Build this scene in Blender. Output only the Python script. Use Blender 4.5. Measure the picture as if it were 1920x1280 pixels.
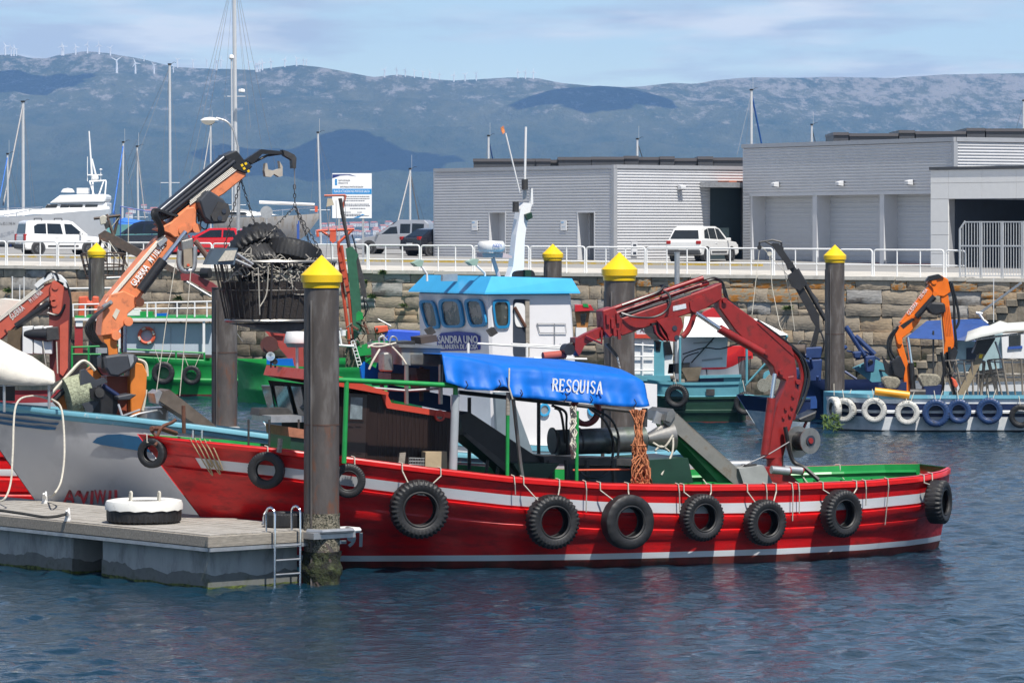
import bpy, math, random, os
import numpy as np
from mathutils import Vector, Matrix, noise as mnoise
random.seed(7)
RNG = np.random.default_rng(7)
scene = bpy.context.scene
for o in list(bpy.data.objects):
 bpy.data.objects.remove(o, do_unlink=True)
COL = scene.collection
# ------------------------------------------------------------------ camera
FPX = 7500.0      # focal length in pixels of the 1920 px wide photograph
HOR = 435.0       # row of the horizon
CAMZ = 6.73       # eye height above the water
cam_d = bpy.data.cameras.new('camera')
cam_d.sensor_width = 36.0
cam_d.lens = FPX / 1920 * 36.0
cam_d.shift_y = (HOR - 640.0) / 1920.0
cam_d.clip_start = 1.0
cam_d.clip_end = 60000.0
cam = bpy.data.objects.new('camera', cam_d)
COL.objects.link(cam)
cam.location = (0, 0, CAMZ)
cam.rotation_euler = (math.radians(90), 0, 0)
scene.camera = cam
# ------------------------------------------------------------------ light
SUN_EL = math.radians(60)
SUN_AZ = math.radians(25)      # to the right of straight behind the camera
sunv = Vector((math.sin(SUN_AZ) * math.cos(SUN_EL), -math.cos(SUN_AZ) * math.cos(SUN_EL), math.sin(SUN_EL)))
sl = bpy.data.lights.new('sun', 'SUN')
sl.energy = 4.8
sl.angle = math.radians(0.53)
sl.color = (1.0, 0.95, 0.87)
so = bpy.data.objects.new('sun', sl)
COL.objects.link(so)
so.rotation_euler = sunv.to_track_quat('Z', 'Y').to_euler()
w = bpy.data.worlds.new('World')
scene.world = w
w.use_nodes = True
nt = w.node_tree
nt.nodes.clear()
def N(t, typ, **kw):
 n = t.nodes.new(typ)
 for k, v in kw.items():
  setattr(n, k, v)
 return n
def LK(t, a, b):
 t.links.new(a, b)
wo = N(nt, 'ShaderNodeOutputWorld')
bg = N(nt, 'ShaderNodeBackground')
bg.inputs[1].default_value = 0.09
sky = N(nt, 'ShaderNodeTexSky')
sky.sky_type = 'NISHITA'
sky.sun_disc = False
sky.sun_elevation = SUN_EL
sky.sun_rotation = math.atan2(sunv.x, sunv.y)
sky.altitude = 1800.0
sky.air_density = 1.0
sky.dust_density = 0.0
sky.ozone_density = 2.0
# fair-weather clouds laid out on a plane high above the place
tc = N(nt, 'ShaderNodeTexCoord')
sep = N(nt, 'ShaderNodeSeparateXYZ')
LK(nt, tc.outputs['Generated'], sep.inputs[0])
zz = N(nt, 'ShaderNodeMath', operation='MAXIMUM'); zz.inputs[1].default_value = 0.0
LK(nt, sep.outputs[2], zz.inputs[0])
za = N(nt, 'ShaderNodeMath', operation='ADD'); za.inputs[1].default_value = 0.035
LK(nt, zz.outputs[0], za.inputs[0])
dx = N(nt, 'ShaderNodeMath', operation='DIVIDE'); LK(nt, sep.outputs[0], dx.inputs[0]); LK(nt, za.outputs[0], dx.inputs[1])
dy = N(nt, 'ShaderNodeMath', operation='DIVIDE'); LK(nt, sep.outputs[1], dy.inputs[0]); LK(nt, za.outputs[0], dy.inputs[1])
cmb = N(nt, 'ShaderNodeCombineXYZ')
LK(nt, dx.outputs[0], cmb.inputs[0]); LK(nt, dy.outputs[0], cmb.inputs[1])
cn = N(nt, 'ShaderNodeTexNoise'); cn.inputs['Scale'].default_value = 0.5; cn.inputs['Detail'].default_value = 8.0
cn.inputs['Roughness'].default_value = 0.58
mp = N(nt, 'ShaderNodeMapping'); mp.inputs['Location'].default_value = (3.3, 1.7, 0.0); mp.inputs['Scale'].default_value = (1.5, 0.8, 1)
LK(nt, cmb.outputs[0], mp.inputs[0]); LK(nt, mp.outputs[0], cn.inputs['Vector'])
cr = N(nt, 'ShaderNodeValToRGB')
cr.color_ramp.elements[0].position = 0.47; cr.color_ramp.elements[0].color = (0, 0, 0, 1)
cr.color_ramp.elements[1].position = 0.585; cr.color_ramp.elements[1].color = (1, 1, 1, 1)
LK(nt, cn.outputs[0], cr.inputs[0])
cf = N(nt, 'ShaderNodeMath', operation='MULTIPLY'); cf.inputs[1].default_value = 0.72
LK(nt, cr.outputs[0], cf.inputs[0])
cn2 = N(nt, 'ShaderNodeTexNoise'); cn2.inputs['Scale'].default_value = 1.3; cn2.inputs['Detail'].default_value = 6.0
LK(nt, mp.outputs[0], cn2.inputs['Vector'])
cc = N(nt, 'ShaderNodeMixRGB'); cc.inputs[1].default_value = (4.6, 4.9, 5.9, 1); cc.inputs[2].default_value = (8.6, 8.3, 8.2, 1)
cr2 = N(nt, 'ShaderNodeValToRGB'); cr2.color_ramp.elements[0].position = 0.45; cr2.color_ramp.elements[1].position = 0.62
LK(nt, cn2.outputs[0], cr2.inputs[0]); LK(nt, cr2.outputs[0], cc.inputs[0])
mx = N(nt, 'ShaderNodeMixRGB')
LK(nt, cf.outputs[0], mx.inputs[0]); LK(nt, sky.outputs[0], mx.inputs[1]); LK(nt, cc.outputs[0], mx.inputs[2])
LK(nt, mx.outputs[0], bg.inputs[0])
LK(nt, bg.outputs[0], wo.inputs[0])
scene.view_settings.view_transform = 'Standard'
scene.view_settings.look = 'None'
scene.view_settings.exposure = 0.45
scene.view_settings.gamma = 1.0
scene.cycles.use_denoising = True
scene.cycles.max_bounces = 6
scene.cycles.diffuse_bounces = 3
scene.cycles.glossy_bounces = 3
scene.cycles.transmission_bounces = 4
scene.cycles.volume_bounces = 1
scene.cycles.transparent_max_bounces = 8
scene.cycles.caustics_reflective = False
scene.cycles.caustics_refractive = False
# ------------------------------------------------------------------ helpers
def W(px, py, d):
 """photograph pixel + distance -> point of the place"""
 return Vector(((px - 960.0) / FPX * d, d, CAMZ - (py - HOR) / FPX * d))
class Frame:
 """a local frame turned about Z: local x along the thing, local y away"""
 def __init__(s, ox, oy, ang, oz=0.0):
  s.M = Matrix.Translation((ox, oy, oz)) @ Matrix.Rotation(ang, 4, 'Z')
  s.I = s.M.inverted()
  s.ang = ang
 def loc(s, px, py, v=0.0):
  o = s.I @ Vector((0, 0, CAMZ))
  d = (s.I.to_3x3() @ Vector(((px - 960.0) / FPX, 1.0, -(py - HOR) / FPX)))
  t = (v - o.y) / d.y
  return o + d * t
 def w(s, x, y, z):
  return s.M @ Vector((x, y, z))
MATS = {}
def mat(name, col, rough=0.5, metal=0.0, var=0.12, scale=3.0, bump=0.0, bscale=40.0, spec=0.5,
  dirt=None, dscale=2.0, dlo=0.52, dhi=0.7, stretch=(1, 1, 1), alpha=None, trans=0.0, coat=0.0, emis=None):
 if name in MATS:
  return MATS[name]
 m = bpy.data.materials.new(name)
 m.use_nodes = True
 t = m.node_tree
 b = t.nodes['Principled BSDF']
 b.inputs['Roughness'].default_value = rough
 b.inputs['Metallic'].default_value = metal
 b.inputs['Specular IOR Level'].default_value = spec
 if coat:
  b.inputs['Coat Weight'].default_value = coat
  b.inputs['Coat Roughness'].default_value = 0.15
 if trans:
  b.inputs['Transmission Weight'].default_value = trans
 c = (col[0], col[1], col[2], 1)
 co = N(t, 'ShaderNodeTexCoord')
 mpn = N(t, 'ShaderNodeMapping')
 mpn.inputs['Scale'].default_value = stretch
 LK(t, co.outputs['Object'], mpn.inputs[0])
 n1 = N(t, 'ShaderNodeTexNoise'); n1.inputs['Scale'].default_value = scale; n1.inputs['Detail'].default_value = 6
 n1.inputs['Roughness'].default_value = 0.6
 LK(t, mpn.outputs[0], n1.inputs['Vector'])
 r1 = N(t, 'ShaderNodeValToRGB')
 r1.color_ramp.elements[0].position = 0.3; r1.color_ramp.elements[1].position = 0.72
 lo = tuple(max(0, x * (1 - var)) for x in col); hi = tuple(min(1, x * (1 + var)) for x in col)
 r1.color_ramp.elements[0].color = (*lo, 1); r1.color_ramp.elements[1].color = (*hi, 1)
 LK(t, n1.outputs[0], r1.inputs[0])
 last = r1.outputs[0]
 if dirt:
  n2 = N(t, 'ShaderNodeTexNoise'); n2.inputs['Scale'].default_value = dscale; n2.inputs['Detail'].default_value = 9
  n2.inputs['Roughness'].default_value = 0.65
  LK(t, mpn.outputs[0], n2.inputs['Vector'])
  r2 = N(t, 'ShaderNodeValToRGB')
  r2.color_ramp.elements[0].position = dlo; r2.color_ramp.elements[1].position = dhi
  LK(t, n2.outputs[0], r2.inputs[0])
  mm = N(t, 'ShaderNodeMixRGB'); mm.inputs[2].default_value = (*dirt, 1)
  LK(t, r2.outputs[0], mm.inputs[0]); LK(t, last, mm.inputs[1])
  last = mm.outputs[0]
  # dirt is duller than the paint
  mr = N(t, 'ShaderNodeMapRange'); mr.inputs[3].default_value = rough; mr.inputs[4].default_value = min(1, rough + 0.35)
  LK(t, r2.outputs[0], mr.inputs[0]); LK(t, mr.outputs[0], b.inputs['Roughness'])
 LK(t, last, b.inputs['Base Color'])
 if emis:
  b.inputs['Emission Color'].default_value = (*emis[:3], 1); b.inputs['Emission Strength'].default_value = emis[3]
 if bump:
  n3 = N(t, 'ShaderNodeTexNoise'); n3.inputs['Scale'].default_value = bscale; n3.inputs['Detail'].default_value = 5
  LK(t, mpn.outputs[0], n3.inputs['Vector'])
  bp = N(t, 'ShaderNodeBump'); bp.inputs['Strength'].default_value = min(1.0, bump); bp.inputs['Distance'].default_value = 0.03
  LK(t, n3.outputs[0], bp.inputs['Height']); LK(t, bp.outputs[0], b.inputs['Normal'])
 MATS[name] = m
 return m
ROOTM = {}
def link(o, parent=None):
 COL.objects.link(o)
 if parent is not None:
  o.parent = parent
 return o
def tag(o, label, cat, group=None, kind=None):
 if label: o['label'] = label
 if cat: o['category'] = cat
 if group: o['group'] = group
 if kind: o['kind'] = kind
 return o
def thing(name, label, cat, M=None, group=None):
 o = bpy.data.objects.new(name, None)
 o.empty_display_size = 0.2
 COL.objects.link(o)
 if M is None: M = Matrix.Identity(4)
 if isinstance(M, (tuple, Vector)): M = Matrix.Translation(M)
 o.matrix_world = M
 ROOTM[o.name] = M.copy()
 return tag(o, label, cat, group)
def ortho(ax):
 ax = ax.normalized()
 up = Vector((0, 0, 1)) if abs(ax.z) < 0.95 else Vector((1, 0, 0))
 s = ax.cross(up).normalized()
 return s, s.cross(ax).normalized()
class MB:
 def __init__(s):
  s.v = []; s.f = []; s.m = []
 def add(s, vs, fs, mi=0):
  o = len(s.v)
  s.v += [Vector(p) for p in vs]
  s.f += [tuple(i + o for i in f) for f in fs]
  s.m += [mi] * len(fs)
  return s
 def box(s, c, sz, R=None, mi=0):
  c = Vector(c); x, y, z = sz[0] / 2, sz[1] / 2, sz[2] / 2
  vs = [Vector((i * x, j * y, k * z)) for k in (-1, 1) for j in (-1, 1) for i in (-1, 1)]
  if R is not None: vs = [R @ p for p in vs]
  return s.add([c + p for p in vs], [(0, 2, 3, 1), (4, 5, 7, 6), (0, 1, 5, 4), (2, 6, 7, 3), (0, 4, 6, 2), (1, 3, 7, 5)], mi)
 def bar(s, p0, p1, wd, h, mi=0, w1=None, h1=None, up=None):
  p0 = Vector(p0); p1 = Vector(p1); ax = p1 - p0
  if up is None: a, b = ortho(ax)
  else:
   a = ax.cross(Vector(up)).normalized(); b = a.cross(ax).normalized()
  w1 = wd if w1 is None else w1; h1 = h if h1 is None else h1
  vs = []
  for p, ww, hh in ((p0, wd, h), (p1, w1, h1)):
   vs += [p - a * ww / 2 - b * hh / 2, p + a * ww / 2 - b * hh / 2, p + a * ww / 2 + b * hh / 2, p - a * ww / 2 + b * hh / 2]
  return s.add(vs, [(0, 1, 2, 3), (7, 6, 5, 4), (0, 4, 5, 1), (1, 5, 6, 2), (2, 6, 7, 3), (3, 7, 4, 0)], mi)
 def cyl(s, p0, p1, r0, r1=None, n=12, mi=0, caps=True):
  p0 = Vector(p0); p1 = Vector(p1); r1 = r0 if r1 is None else r1
  a, b = ortho(p1 - p0)
  vs = []
  for p, r in ((p0, r0), (p1, r1)):
   for i in range(n):
    t = 2 * math.pi * i / n
    vs.append(p + a * math.cos(t) * r + b * math.sin(t) * r)
  fs = [(i, (i + 1) % n, n + (i + 1) % n, n + i) for i in range(n)]
  if caps: fs += [tuple(range(n - 1, -1, -1)), tuple(range(n, 2 * n))]
  return s.add(vs, fs, mi)
 def tube(s, pts, r, n=6, mi=0, caps=True):
  pts = [Vector(p) for p in pts]
  vs = []; fs = []
  a = None
  for i, p in enumerate(pts):
   d = (pts[min(i + 1, len(pts) - 1)] - pts[max(i - 1, 0)])
   if d.length < 1e-9: d = Vector((0, 0, 1))
   d.normalize()
   if a is None: a, b = ortho(d)
   else:
    a = (a - d * a.dot(d))
    if a.length < 1e-6: a, b = ortho(d)
    a.normalize(); b = a.cross(d)
   rr = r[i] if isinstance(r, (list, tuple)) else r
   for k in range(n):
    t = 2 * math.pi * k / n
    vs.append(p + a * math.cos(t) * rr + b * math.sin(t) * rr)
  for i in range(len(pts) - 1):
   for k in range(n):
    fs.append((i * n + k, i * n + (k + 1) % n, (i + 1) * n + (k + 1) % n, (i + 1) * n + k))
  if caps:
   fs += [tuple(range(n - 1, -1, -1)), tuple(range((len(pts) - 1) * n, len(pts) * n))]
  return s.add(vs, fs, mi)
 def prism(s, poly, ext, mi=0):
  poly = [Vector(p) for p in poly]; ext = Vector(ext); n = len(poly)
  return s.add(poly + [p + ext for p in poly],
      [tuple(range(n - 1, -1, -1)), tuple(range(n, 2 * n))] + [(i, (i + 1) % n, n + (i + 1) % n, n + i) for i in range(n)], mi)
 def lathe(s, prof, o=(0, 0, 0), ax=(0, 0, 1), n=24, mi=0, closed=False):
  o = Vector(o); ax = Vector(ax).normalized(); a, b = ortho(ax)
  vs = []
  for r, h in prof:
   for i in range(n):
    t = 2 * math.pi * i / n
    vs.append(o + ax * h + a * math.cos(t) * r + b * math.sin(t) * r)
  m = len(prof); fs = []
  for j in range(m if closed else m - 1):
   j2 = (j + 1) % m
   for i in range(n):
    fs.append((j * n + i, j * n + (i + 1) % n, j2 * n + (i + 1) % n, j2 * n + i))
  return s.add(vs, fs, mi)
 def loft(s, rings, mi=0, closed=True, caps=True, mrow=None):
  n = len(rings[0]); vs = [Vector(p) for r in rings for p in r]; o = len(s.v)
  s.v += vs
  for j in range(len(rings) - 1):
   for i in range(n if closed else n - 1):
    i2 = (i + 1) % n
    s.f.append((o + j * n + i, o + j * n + i2, o + (j + 1) * n + i2, o + (j + 1) * n + i))
    s.m.append(mrow[i] if mrow else mi)
  if caps and closed:
   s.f.append(tuple(o + k for k in range(n - 1, -1, -1))); s.m.append(mi)
   s.f.append(tuple(o + (len(rings) - 1) * n + k for k in range(n))); s.m.append(mi)
  return s
 def mesh(s, name, mats, smooth=False, Minv=None):
  me = bpy.data.meshes.new(name)
  vs = [Minv @ p for p in s.v] if Minv is not None else s.v
  me.from_pydata([tuple(p) for p in vs], [], s.f)
  if not isinstance(mats, (list, tuple)): mats = [mats]
  for m_ in mats: me.materials.append(m_)
  if len(mats) > 1: me.polygons.foreach_set('material_index', s.m)
  if smooth:
   me.polygons.foreach_set('use_smooth', [True] * len(me.polygons))
   if smooth != 'all':
    me.set_sharp_from_angle(angle=math.radians(40))
  me.update()
  return me
 def build(s, name, mats, parent=None, smooth=False, local=False, bevel=0.0):
  """world coordinates unless local; becomes one mesh object"""
  Minv = None
  M = Matrix.Identity(4)
  if parent is not None:
   M = ROOTM[parent.name]
   if not local: Minv = M.inverted()
  elif not local and s.v:
   c = sum(s.v, Vector()) / len(s.v); c.z = min(p.z for p in s.v)
   M = Matrix.Translation(c); Minv = M.inverted()
  me = s.mesh(name, mats, smooth, Minv)
  o = bpy.data.objects.new(name, me)
  link(o, parent)
  if parent is None: o.matrix_world = M
  ROOTM[o.name] = M.copy()
  if bevel:
   bm = o.modifiers.new('bevel', 'BEVEL'); bm.width = bevel; bm.segments = 1; bm.limit_method = 'ANGLE'
   bm.angle_limit = math.radians(40)
  return o
def inst(name, me, parent, M):
 """a further object on shared mesh data; M in the parent's space (or the world)"""
 o = bpy.data.objects.new(name, me)
 link(o, parent)
 if parent is None: o.matrix_world = M
 else: o.matrix_local = M
 ROOTM[o.name] = (ROOTM[parent.name] @ M) if parent is not None else M.copy()
 return o
def text(name, body, M, size, material, parent, width=None, depth=0.004, shear=0.0, bold=0.0):
 """raised lettering; M: world matrix of the text plane (x right, y up)"""
 cu = bpy.data.curves.new(name, 'FONT')
 cu.body = body; cu.size = size; cu.extrude = depth; cu.align_x = 'CENTER'; cu.align_y = 'CENTER'; cu.shear = shear
 cu.offset = bold; cu.resolution_u = 3
 ob = bpy.data.objects.new(name, cu)
 COL.objects.link(ob)
 dg = bpy.context.evaluated_depsgraph_get()
 me = bpy.data.meshes.new_from_object(ob.evaluated_get(dg))
 bpy.data.objects.remove(ob, do_unlink=True)
 xs = [v.co.x for v in me.vertices]
 sx = 1.0
 if width: sx = width / (max(xs) - min(xs))
 me.transform(M @ Matrix.Diagonal((sx, 1, 1, 1)))
 if parent is not None: me.transform(ROOTM[parent.name].inverted())
 me.materials.clear(); me.materials.append(material)
 o = bpy.data.objects.new(name, me)
 link(o, parent)
 ROOTM[o.name] = ROOTM[parent.name].copy() if parent is not None else Matrix.Identity(4)
 return o
def plane_matrix(origin, xdir, ydir):
 x = Vector(xdir).normalized(); y = Vector(ydir); y = (y - x * y.dot(x)).normalized(); z = x.cross(y)
 return Matrix(((x.x, y.x, z.x, origin[0]), (x.y, y.y, z.y, origin[1]), (x.z, y.z, z.z, origin[2]), (0, 0, 0, 1)))
def spl(pts, n=6):
 """Catmull-Rom through points"""
 P = [Vector(p) for p in pts]; out = []
 for i in range(len(P) - 1):
  p0 = P[max(i - 1, 0)]; p1 = P[i]; p2 = P[i + 1]; p3 = P[min(i + 2, len(P) - 1)]
  for k in range(n):
   t = k / n
   out.append(0.5 * ((2 * p1) + (p2 - p0) * t + (2 * p0 - 5 * p1 + 4 * p2 - p3) * t * t + (3 * p1 - p0 - 3 * p2 + p3) * t ** 3))
 out.append(P[-1])
 return out
# ------------------------------------------------------------------ materials
M_white = mat('white_paint', (0.74, 0.74, 0.73), 0.4, var=0.05, dirt=(0.5, 0.47, 0.42), dscale=1.6, dlo=0.6, dhi=0.85)
M_cream = mat('cream_canvas', (0.66, 0.63, 0.56), 0.8, var=0.08, bump=0.3, bscale=9)
M_red = mat('red_hull_paint', (0.62, 0.009, 0.011), 0.32, var=0.2, scale=1.2, dirt=(0.24, 0.014, 0.014), dscale=3.0, dlo=0.47, dhi=0.72, stretch=(0.6, 1, 2.0), bump=0.15, bscale=7)
M_redrail = mat('red_rail_paint', (0.66, 0.012, 0.012), 0.28, var=0.12, scale=4)
M_hullwhite = mat('hull_white_stripe', (0.72, 0.73, 0.75), 0.35, var=0.07, scale=2, dirt=(0.4, 0.4, 0.42), dscale=3, dlo=0.62, dhi=0.85, stretch=(0.5, 1, 2))
M_antifoul = mat('antifouling', (0.16, 0.022, 0.016), 0.55, var=0.35, scale=3, dirt=(0.05, 0.03, 0.02), dscale=2.5, dlo=0.45, dhi=0.7)
M_green = mat('green_paint', (0.012, 0.26, 0.055), 0.35, var=0.2, scale=2.5, dirt=(0.03, 0.10, 0.03), dscale=2.5, dlo=0.58, dhi=0.8)
M_dkgreen = mat('dark_green_paint', (0.012, 0.045, 0.028), 0.4, var=0.2, scale=2.5, bump=0.05)
M_teal = mat('teal_paint', (0.10, 0.30, 0.36), 0.45, var=0.12, scale=2.5, dirt=(0.16, 0.22, 0.22), dscale=2.5, dlo=0.6, dhi=0.8)
M_skyblue = mat('sky_blue_paint', (0.045, 0.36, 0.66), 0.35, var=0.08, scale=2, dirt=(0.03, 0.2, 0.4), dscale=5, dlo=0.66, dhi=0.78)
M_blueframe = mat('blue_frame_paint', (0.012, 0.19, 0.40), 0.35, var=0.1)
M_tarp = mat('blue_tarpaulin', (0.002, 0.12, 0.50), 0.5, var=0.12, scale=1.5, bump=0.12, bscale=9, spec=.25)
M_navy = mat('navy_paint', (0.012, 0.022, 0.075), 0.35, var=0.15)
M_cranered = mat('crane_red', (0.25, 0.018, 0.017), 0.38, var=0.2, scale=3, dirt=(0.085, 0.014, 0.012), dscale=5, dlo=0.53, dhi=0.72)
M_craneorange = mat('crane_orange', (0.74, 0.235, 0.10), 0.42, var=0.1, scale=3, dirt=(0.36, 0.12, 0.06), dscale=5, dlo=0.54, dhi=0.72)
M_craneora2 = mat('bright_crane_orange', (0.78, 0.16, 0.008), 0.35, var=0.1, dirt=(0.35, 0.07, 0.01), dscale=4, dlo=0.62, dhi=0.8)
M_cranesalmon = mat('faded_red_crane', (0.52, 0.105, 0.065), 0.45, var=0.14, dirt=(0.3, 0.06, 0.04), dscale=3, dlo=0.58, dhi=0.8)
M_black = mat('black_paint', (0.018, 0.018, 0.020), 0.4, var=0.3, scale=6)
M_hose = mat('hose_rubber', (0.014, 0.014, 0.015), 0.35, var=0.2)
M_rubber = mat('tyre_rubber', (0.013, 0.013, 0.014), 0.55, var=0.4, scale=5, dirt=(0.04, 0.039, 0.037), dscale=4, dlo=0.55, dhi=0.85, bump=0.15, bscale=25)
M_tyrewhite = mat('white_painted_tyre', (0.55, 0.54, 0.50), 0.6, var=0.12, scale=5, dirt=(0.06, 0.06, 0.06), dscale=5, dlo=0.52, dhi=0.66, bump=0.15, bscale=25)
M_tyreblue = mat('blue_painted_tyre', (0.02, 0.05, 0.14), 0.4, var=0.25, scale=5, dirt=(0.02, 0.02, 0.025), dscale=4, dlo=0.5, dhi=0.75)
M_steel = mat('weathered_steel', (0.33, 0.32, 0.30), 0.38, metal=0.8, var=0.25, scale=4, dirt=(0.16, 0.12, 0.09), dscale=4, dlo=0.55, dhi=0.8)
M_galv = mat('galvanised_steel', (0.45, 0.46, 0.47), 0.42, metal=0.7, var=0.15, scale=6)
M_chrome = mat('chrome_rod', (0.7, 0.71, 0.74), 0.12, metal=1.0, var=0.05)
M_rust = mat('rusty_iron', (0.12, 0.05, 0.03), 0.8, var=0.4, scale=8, bump=0.3)
M_darksteel = mat('dark_worn_steel', (0.075, 0.072, 0.07), 0.5, metal=0.5, var=0.35, scale=5, dirt=(0.13, 0.06, 0.03), dscale=5, dlo=0.6, dhi=0.8)
M_glass = mat('dark_glass', (0.012, 0.016, 0.018), 0.05, var=0.2, spec=0.8)
M_yellow = mat('yellow_cap', (0.80, 0.52, 0.010), 0.4, var=0.06, scale=3, dirt=(0.55, 0.35, 0.02), dscale=3, dlo=0.66, dhi=0.85)
M_brown = mat('dark_brown_wood', (0.020, 0.0105, 0.0085), 0.45, var=0.3, scale=3, spec=.3, stretch=(6, 6, 0.6), bump=0.15, bscale=12)
M_wood = mat('grey_timber', (0.28, 0.25, 0.21), 0.8, var=0.3, scale=5, stretch=(1, 6, 6), bump=0.3, bscale=20)
M_rope = mat('pale_rope', (0.50, 0.47, 0.40), 0.9, var=0.2, scale=20)
M_netorange = mat('orange_net_cord', (0.46, 0.17, 0.075), 0.9, var=0.3, scale=20)
M_lifered = mat('life_ring_orange', (0.62, 0.10, 0.045), 0.6, var=0.1)
M_letter = mat('white_lettering', (0.80, 0.80, 0.80), 0.5, var=0.02)
M_wire = mat('wire_grey', (0.25, 0.25, 0.26), 0.5, var=0.1)
# ------------------------------------------------------------------ water
def make_water():
 xs = np.concatenate([[-9000, -3000, -1000, -300, -120, -60, -34], np.arange(-21, 21.01, 0.16), [34, 60, 120, 300, 1000, 3000, 9000]])
 ys = np.concatenate([[-800, -200, 0, 30, 46], np.arange(54, 100, 0.10), np.arange(100, 176, 0.2), [185, 220, 300, 600, 1500, 4000, 8600]])
 X, Y = np.meshgrid(xs, ys)
 Zs = np.zeros_like(X)
 rng = np.random.default_rng(3)
 for i in range(64):
  lam = 0.32 * (1.045 ** i) if i < 34 else rng.uniform(0.32, 0.95)
  th = rng.normal(0.4, 1.1) + math.pi / 2
  k = 2 * math.pi / lam
  amp = 0.0052 * lam
  Zs += amp * np.sin(k * (X * math.cos(th) + Y * math.sin(th)) + rng.uniform(0, 6.28))
 # gusts: patches of calmer and rougher water
 g = 0.75 + 0.35 * np.sin(X * 0.31 + Y * 0.11 + 1.0) * np.sin(Y * 0.17 - X * 0.06 + 0.4)
 fade = np.clip((21 - np.abs(X)) / 3, 0, 1) * np.clip((Y - 50) / 4, 0, 1) * np.clip((176 - Y) / 12, 0, 1)
 Zs *= g * fade
 ny, nx = X.shape
 co = np.stack([X, Y, Zs], -1).reshape(-1, 3).astype(np.float32)
 idx = np.arange(ny * nx).reshape(ny, nx)
 q = np.stack([idx[:-1, :-1], idx[:-1, 1:], idx[1:, 1:], idx[1:, :-1]], -1).reshape(-1, 4)
 me = bpy.data.meshes.new('water')
 me.vertices.add(len(co)); me.vertices.foreach_set('co', co.ravel())
 me.loops.add(q.size); me.loops.foreach_set('vertex_index', q.ravel().astype(np.int32))
 me.polygons.add(len(q)); me.polygons.foreach_set('loop_start', (np.arange(len(q)) * 4).astype(np.int32))
 me.polygons.foreach_set('use_smooth', np.ones(len(q), dtype=bool))
 me.update(calc_edges=True)
 m = bpy.data.materials.new('harbour_water'); m.use_nodes = True
 t = m.node_tree; b = t.nodes['Principled BSDF']
 b.inputs['Base Color'].default_value = (0.004, 0.023, 0.040, 1)
 b.inputs['Roughness'].default_value = 0.07
 b.inputs['IOR'].default_value = 1.333
 co_ = N(t, 'ShaderNodeTexCoord')
 n = N(t, 'ShaderNodeTexNoise'); n.inputs['Scale'].default_value = 6.0; n.inputs['Detail'].default_value = 4
 mp_ = N(t, 'ShaderNodeMapping'); mp_.inputs['Scale'].default_value = (0.8, 1.3, 1)
 LK(t, co_.outputs['Object'], mp_.inputs[0]); LK(t, mp_.outputs[0], n.inputs['Vector'])
 bp = N(t, 'ShaderNodeBump'); bp.inputs['Strength'].default_value = 0.75; bp.inputs['Distance'].default_value = 0.045
 LK(t, n.outputs[0], bp.inputs['Height']); LK(t, bp.outputs[0], b.inputs['Normal'])
 me.materials.append(m)
 o = bpy.data.objects.new('water', me); COL.objects.link(o)
 tag(o, 'dark blue rippled harbour water', None, kind='structure')
make_water()
# ------------------------------------------------------------------ hills across the estuary
SKYLINE = [(-900, 150), (-500, 120), (-120, 112), (0, 104), (30, 103), (55, 109), (85, 110), (110, 104), (160, 99), (200, 102), (260, 112), (330, 125), (420, 127), (480, 130),
   (500, 127), (560, 122), (600, 127), (640, 133), (700, 145), (745, 141), (800, 147), (850, 153), (900, 151), (960, 147), (1010, 148),
   (1060, 157), (1110, 161), (1170, 163), (1200, 162), (1260, 155), (1300, 157), (1340, 150), (1410, 145), (1500, 147), (1570, 143),
   (1680, 146), (1770, 140), (1850, 140), (1920, 138), (2100, 142), (2500, 150), (2900, 180)]
SKX = np.array([p[0] for p in SKYLINE], float); SKY_ = np.array([p[1] for p in SKYLINE], float)
D0, D1 = 8600.0, 13200.0
def fbm(x, y, f, oct=5, seed=0.0):
 v = 0.0; a = 1.0; s = 0.0
 for _ in range(oct):
  v += a * mnoise.noise(Vector((x * f + seed, y * f - seed, seed * 0.7))); s += a
  a *= 0.52; f *= 2.03
 return v / s
def hill_h(X, d):
 px = 960 + X / d * FPX
 top = CAMZ + (HOR - float(np.interp(px, SKX, SKY_))) / FPX * D1
 t = min(1.0, max(0.0, (d - D0) / (D1 - D0)))
 ramp = 0.10 * t + 0.90 * t ** 1.45
 # spurs and gullies running down to the shore
 sp = fbm(X, d * 0.35, 1 / 1500.0, 5, 3.1)
 sm = fbm(X, d, 1 / 420.0, 5, 9.3)
 env = 4 * t * (1 - t)
 h = top * ramp + env * (170 * sp + 62 * sm) + 14 * sm * t
 # a darker cone standing in front of the right-hand ridge
 cx = (1112 - 960) / FPX * 12300
 r2 = ((X - cx) / 520) ** 2 + ((d - 12250) / 650) ** 2
 h = max(h, (CAMZ + (HOR - 160) / FPX * 12250 + 25 * sm) * math.exp(-r2 * 0.55) )
 return max(-2.0, h)
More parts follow.
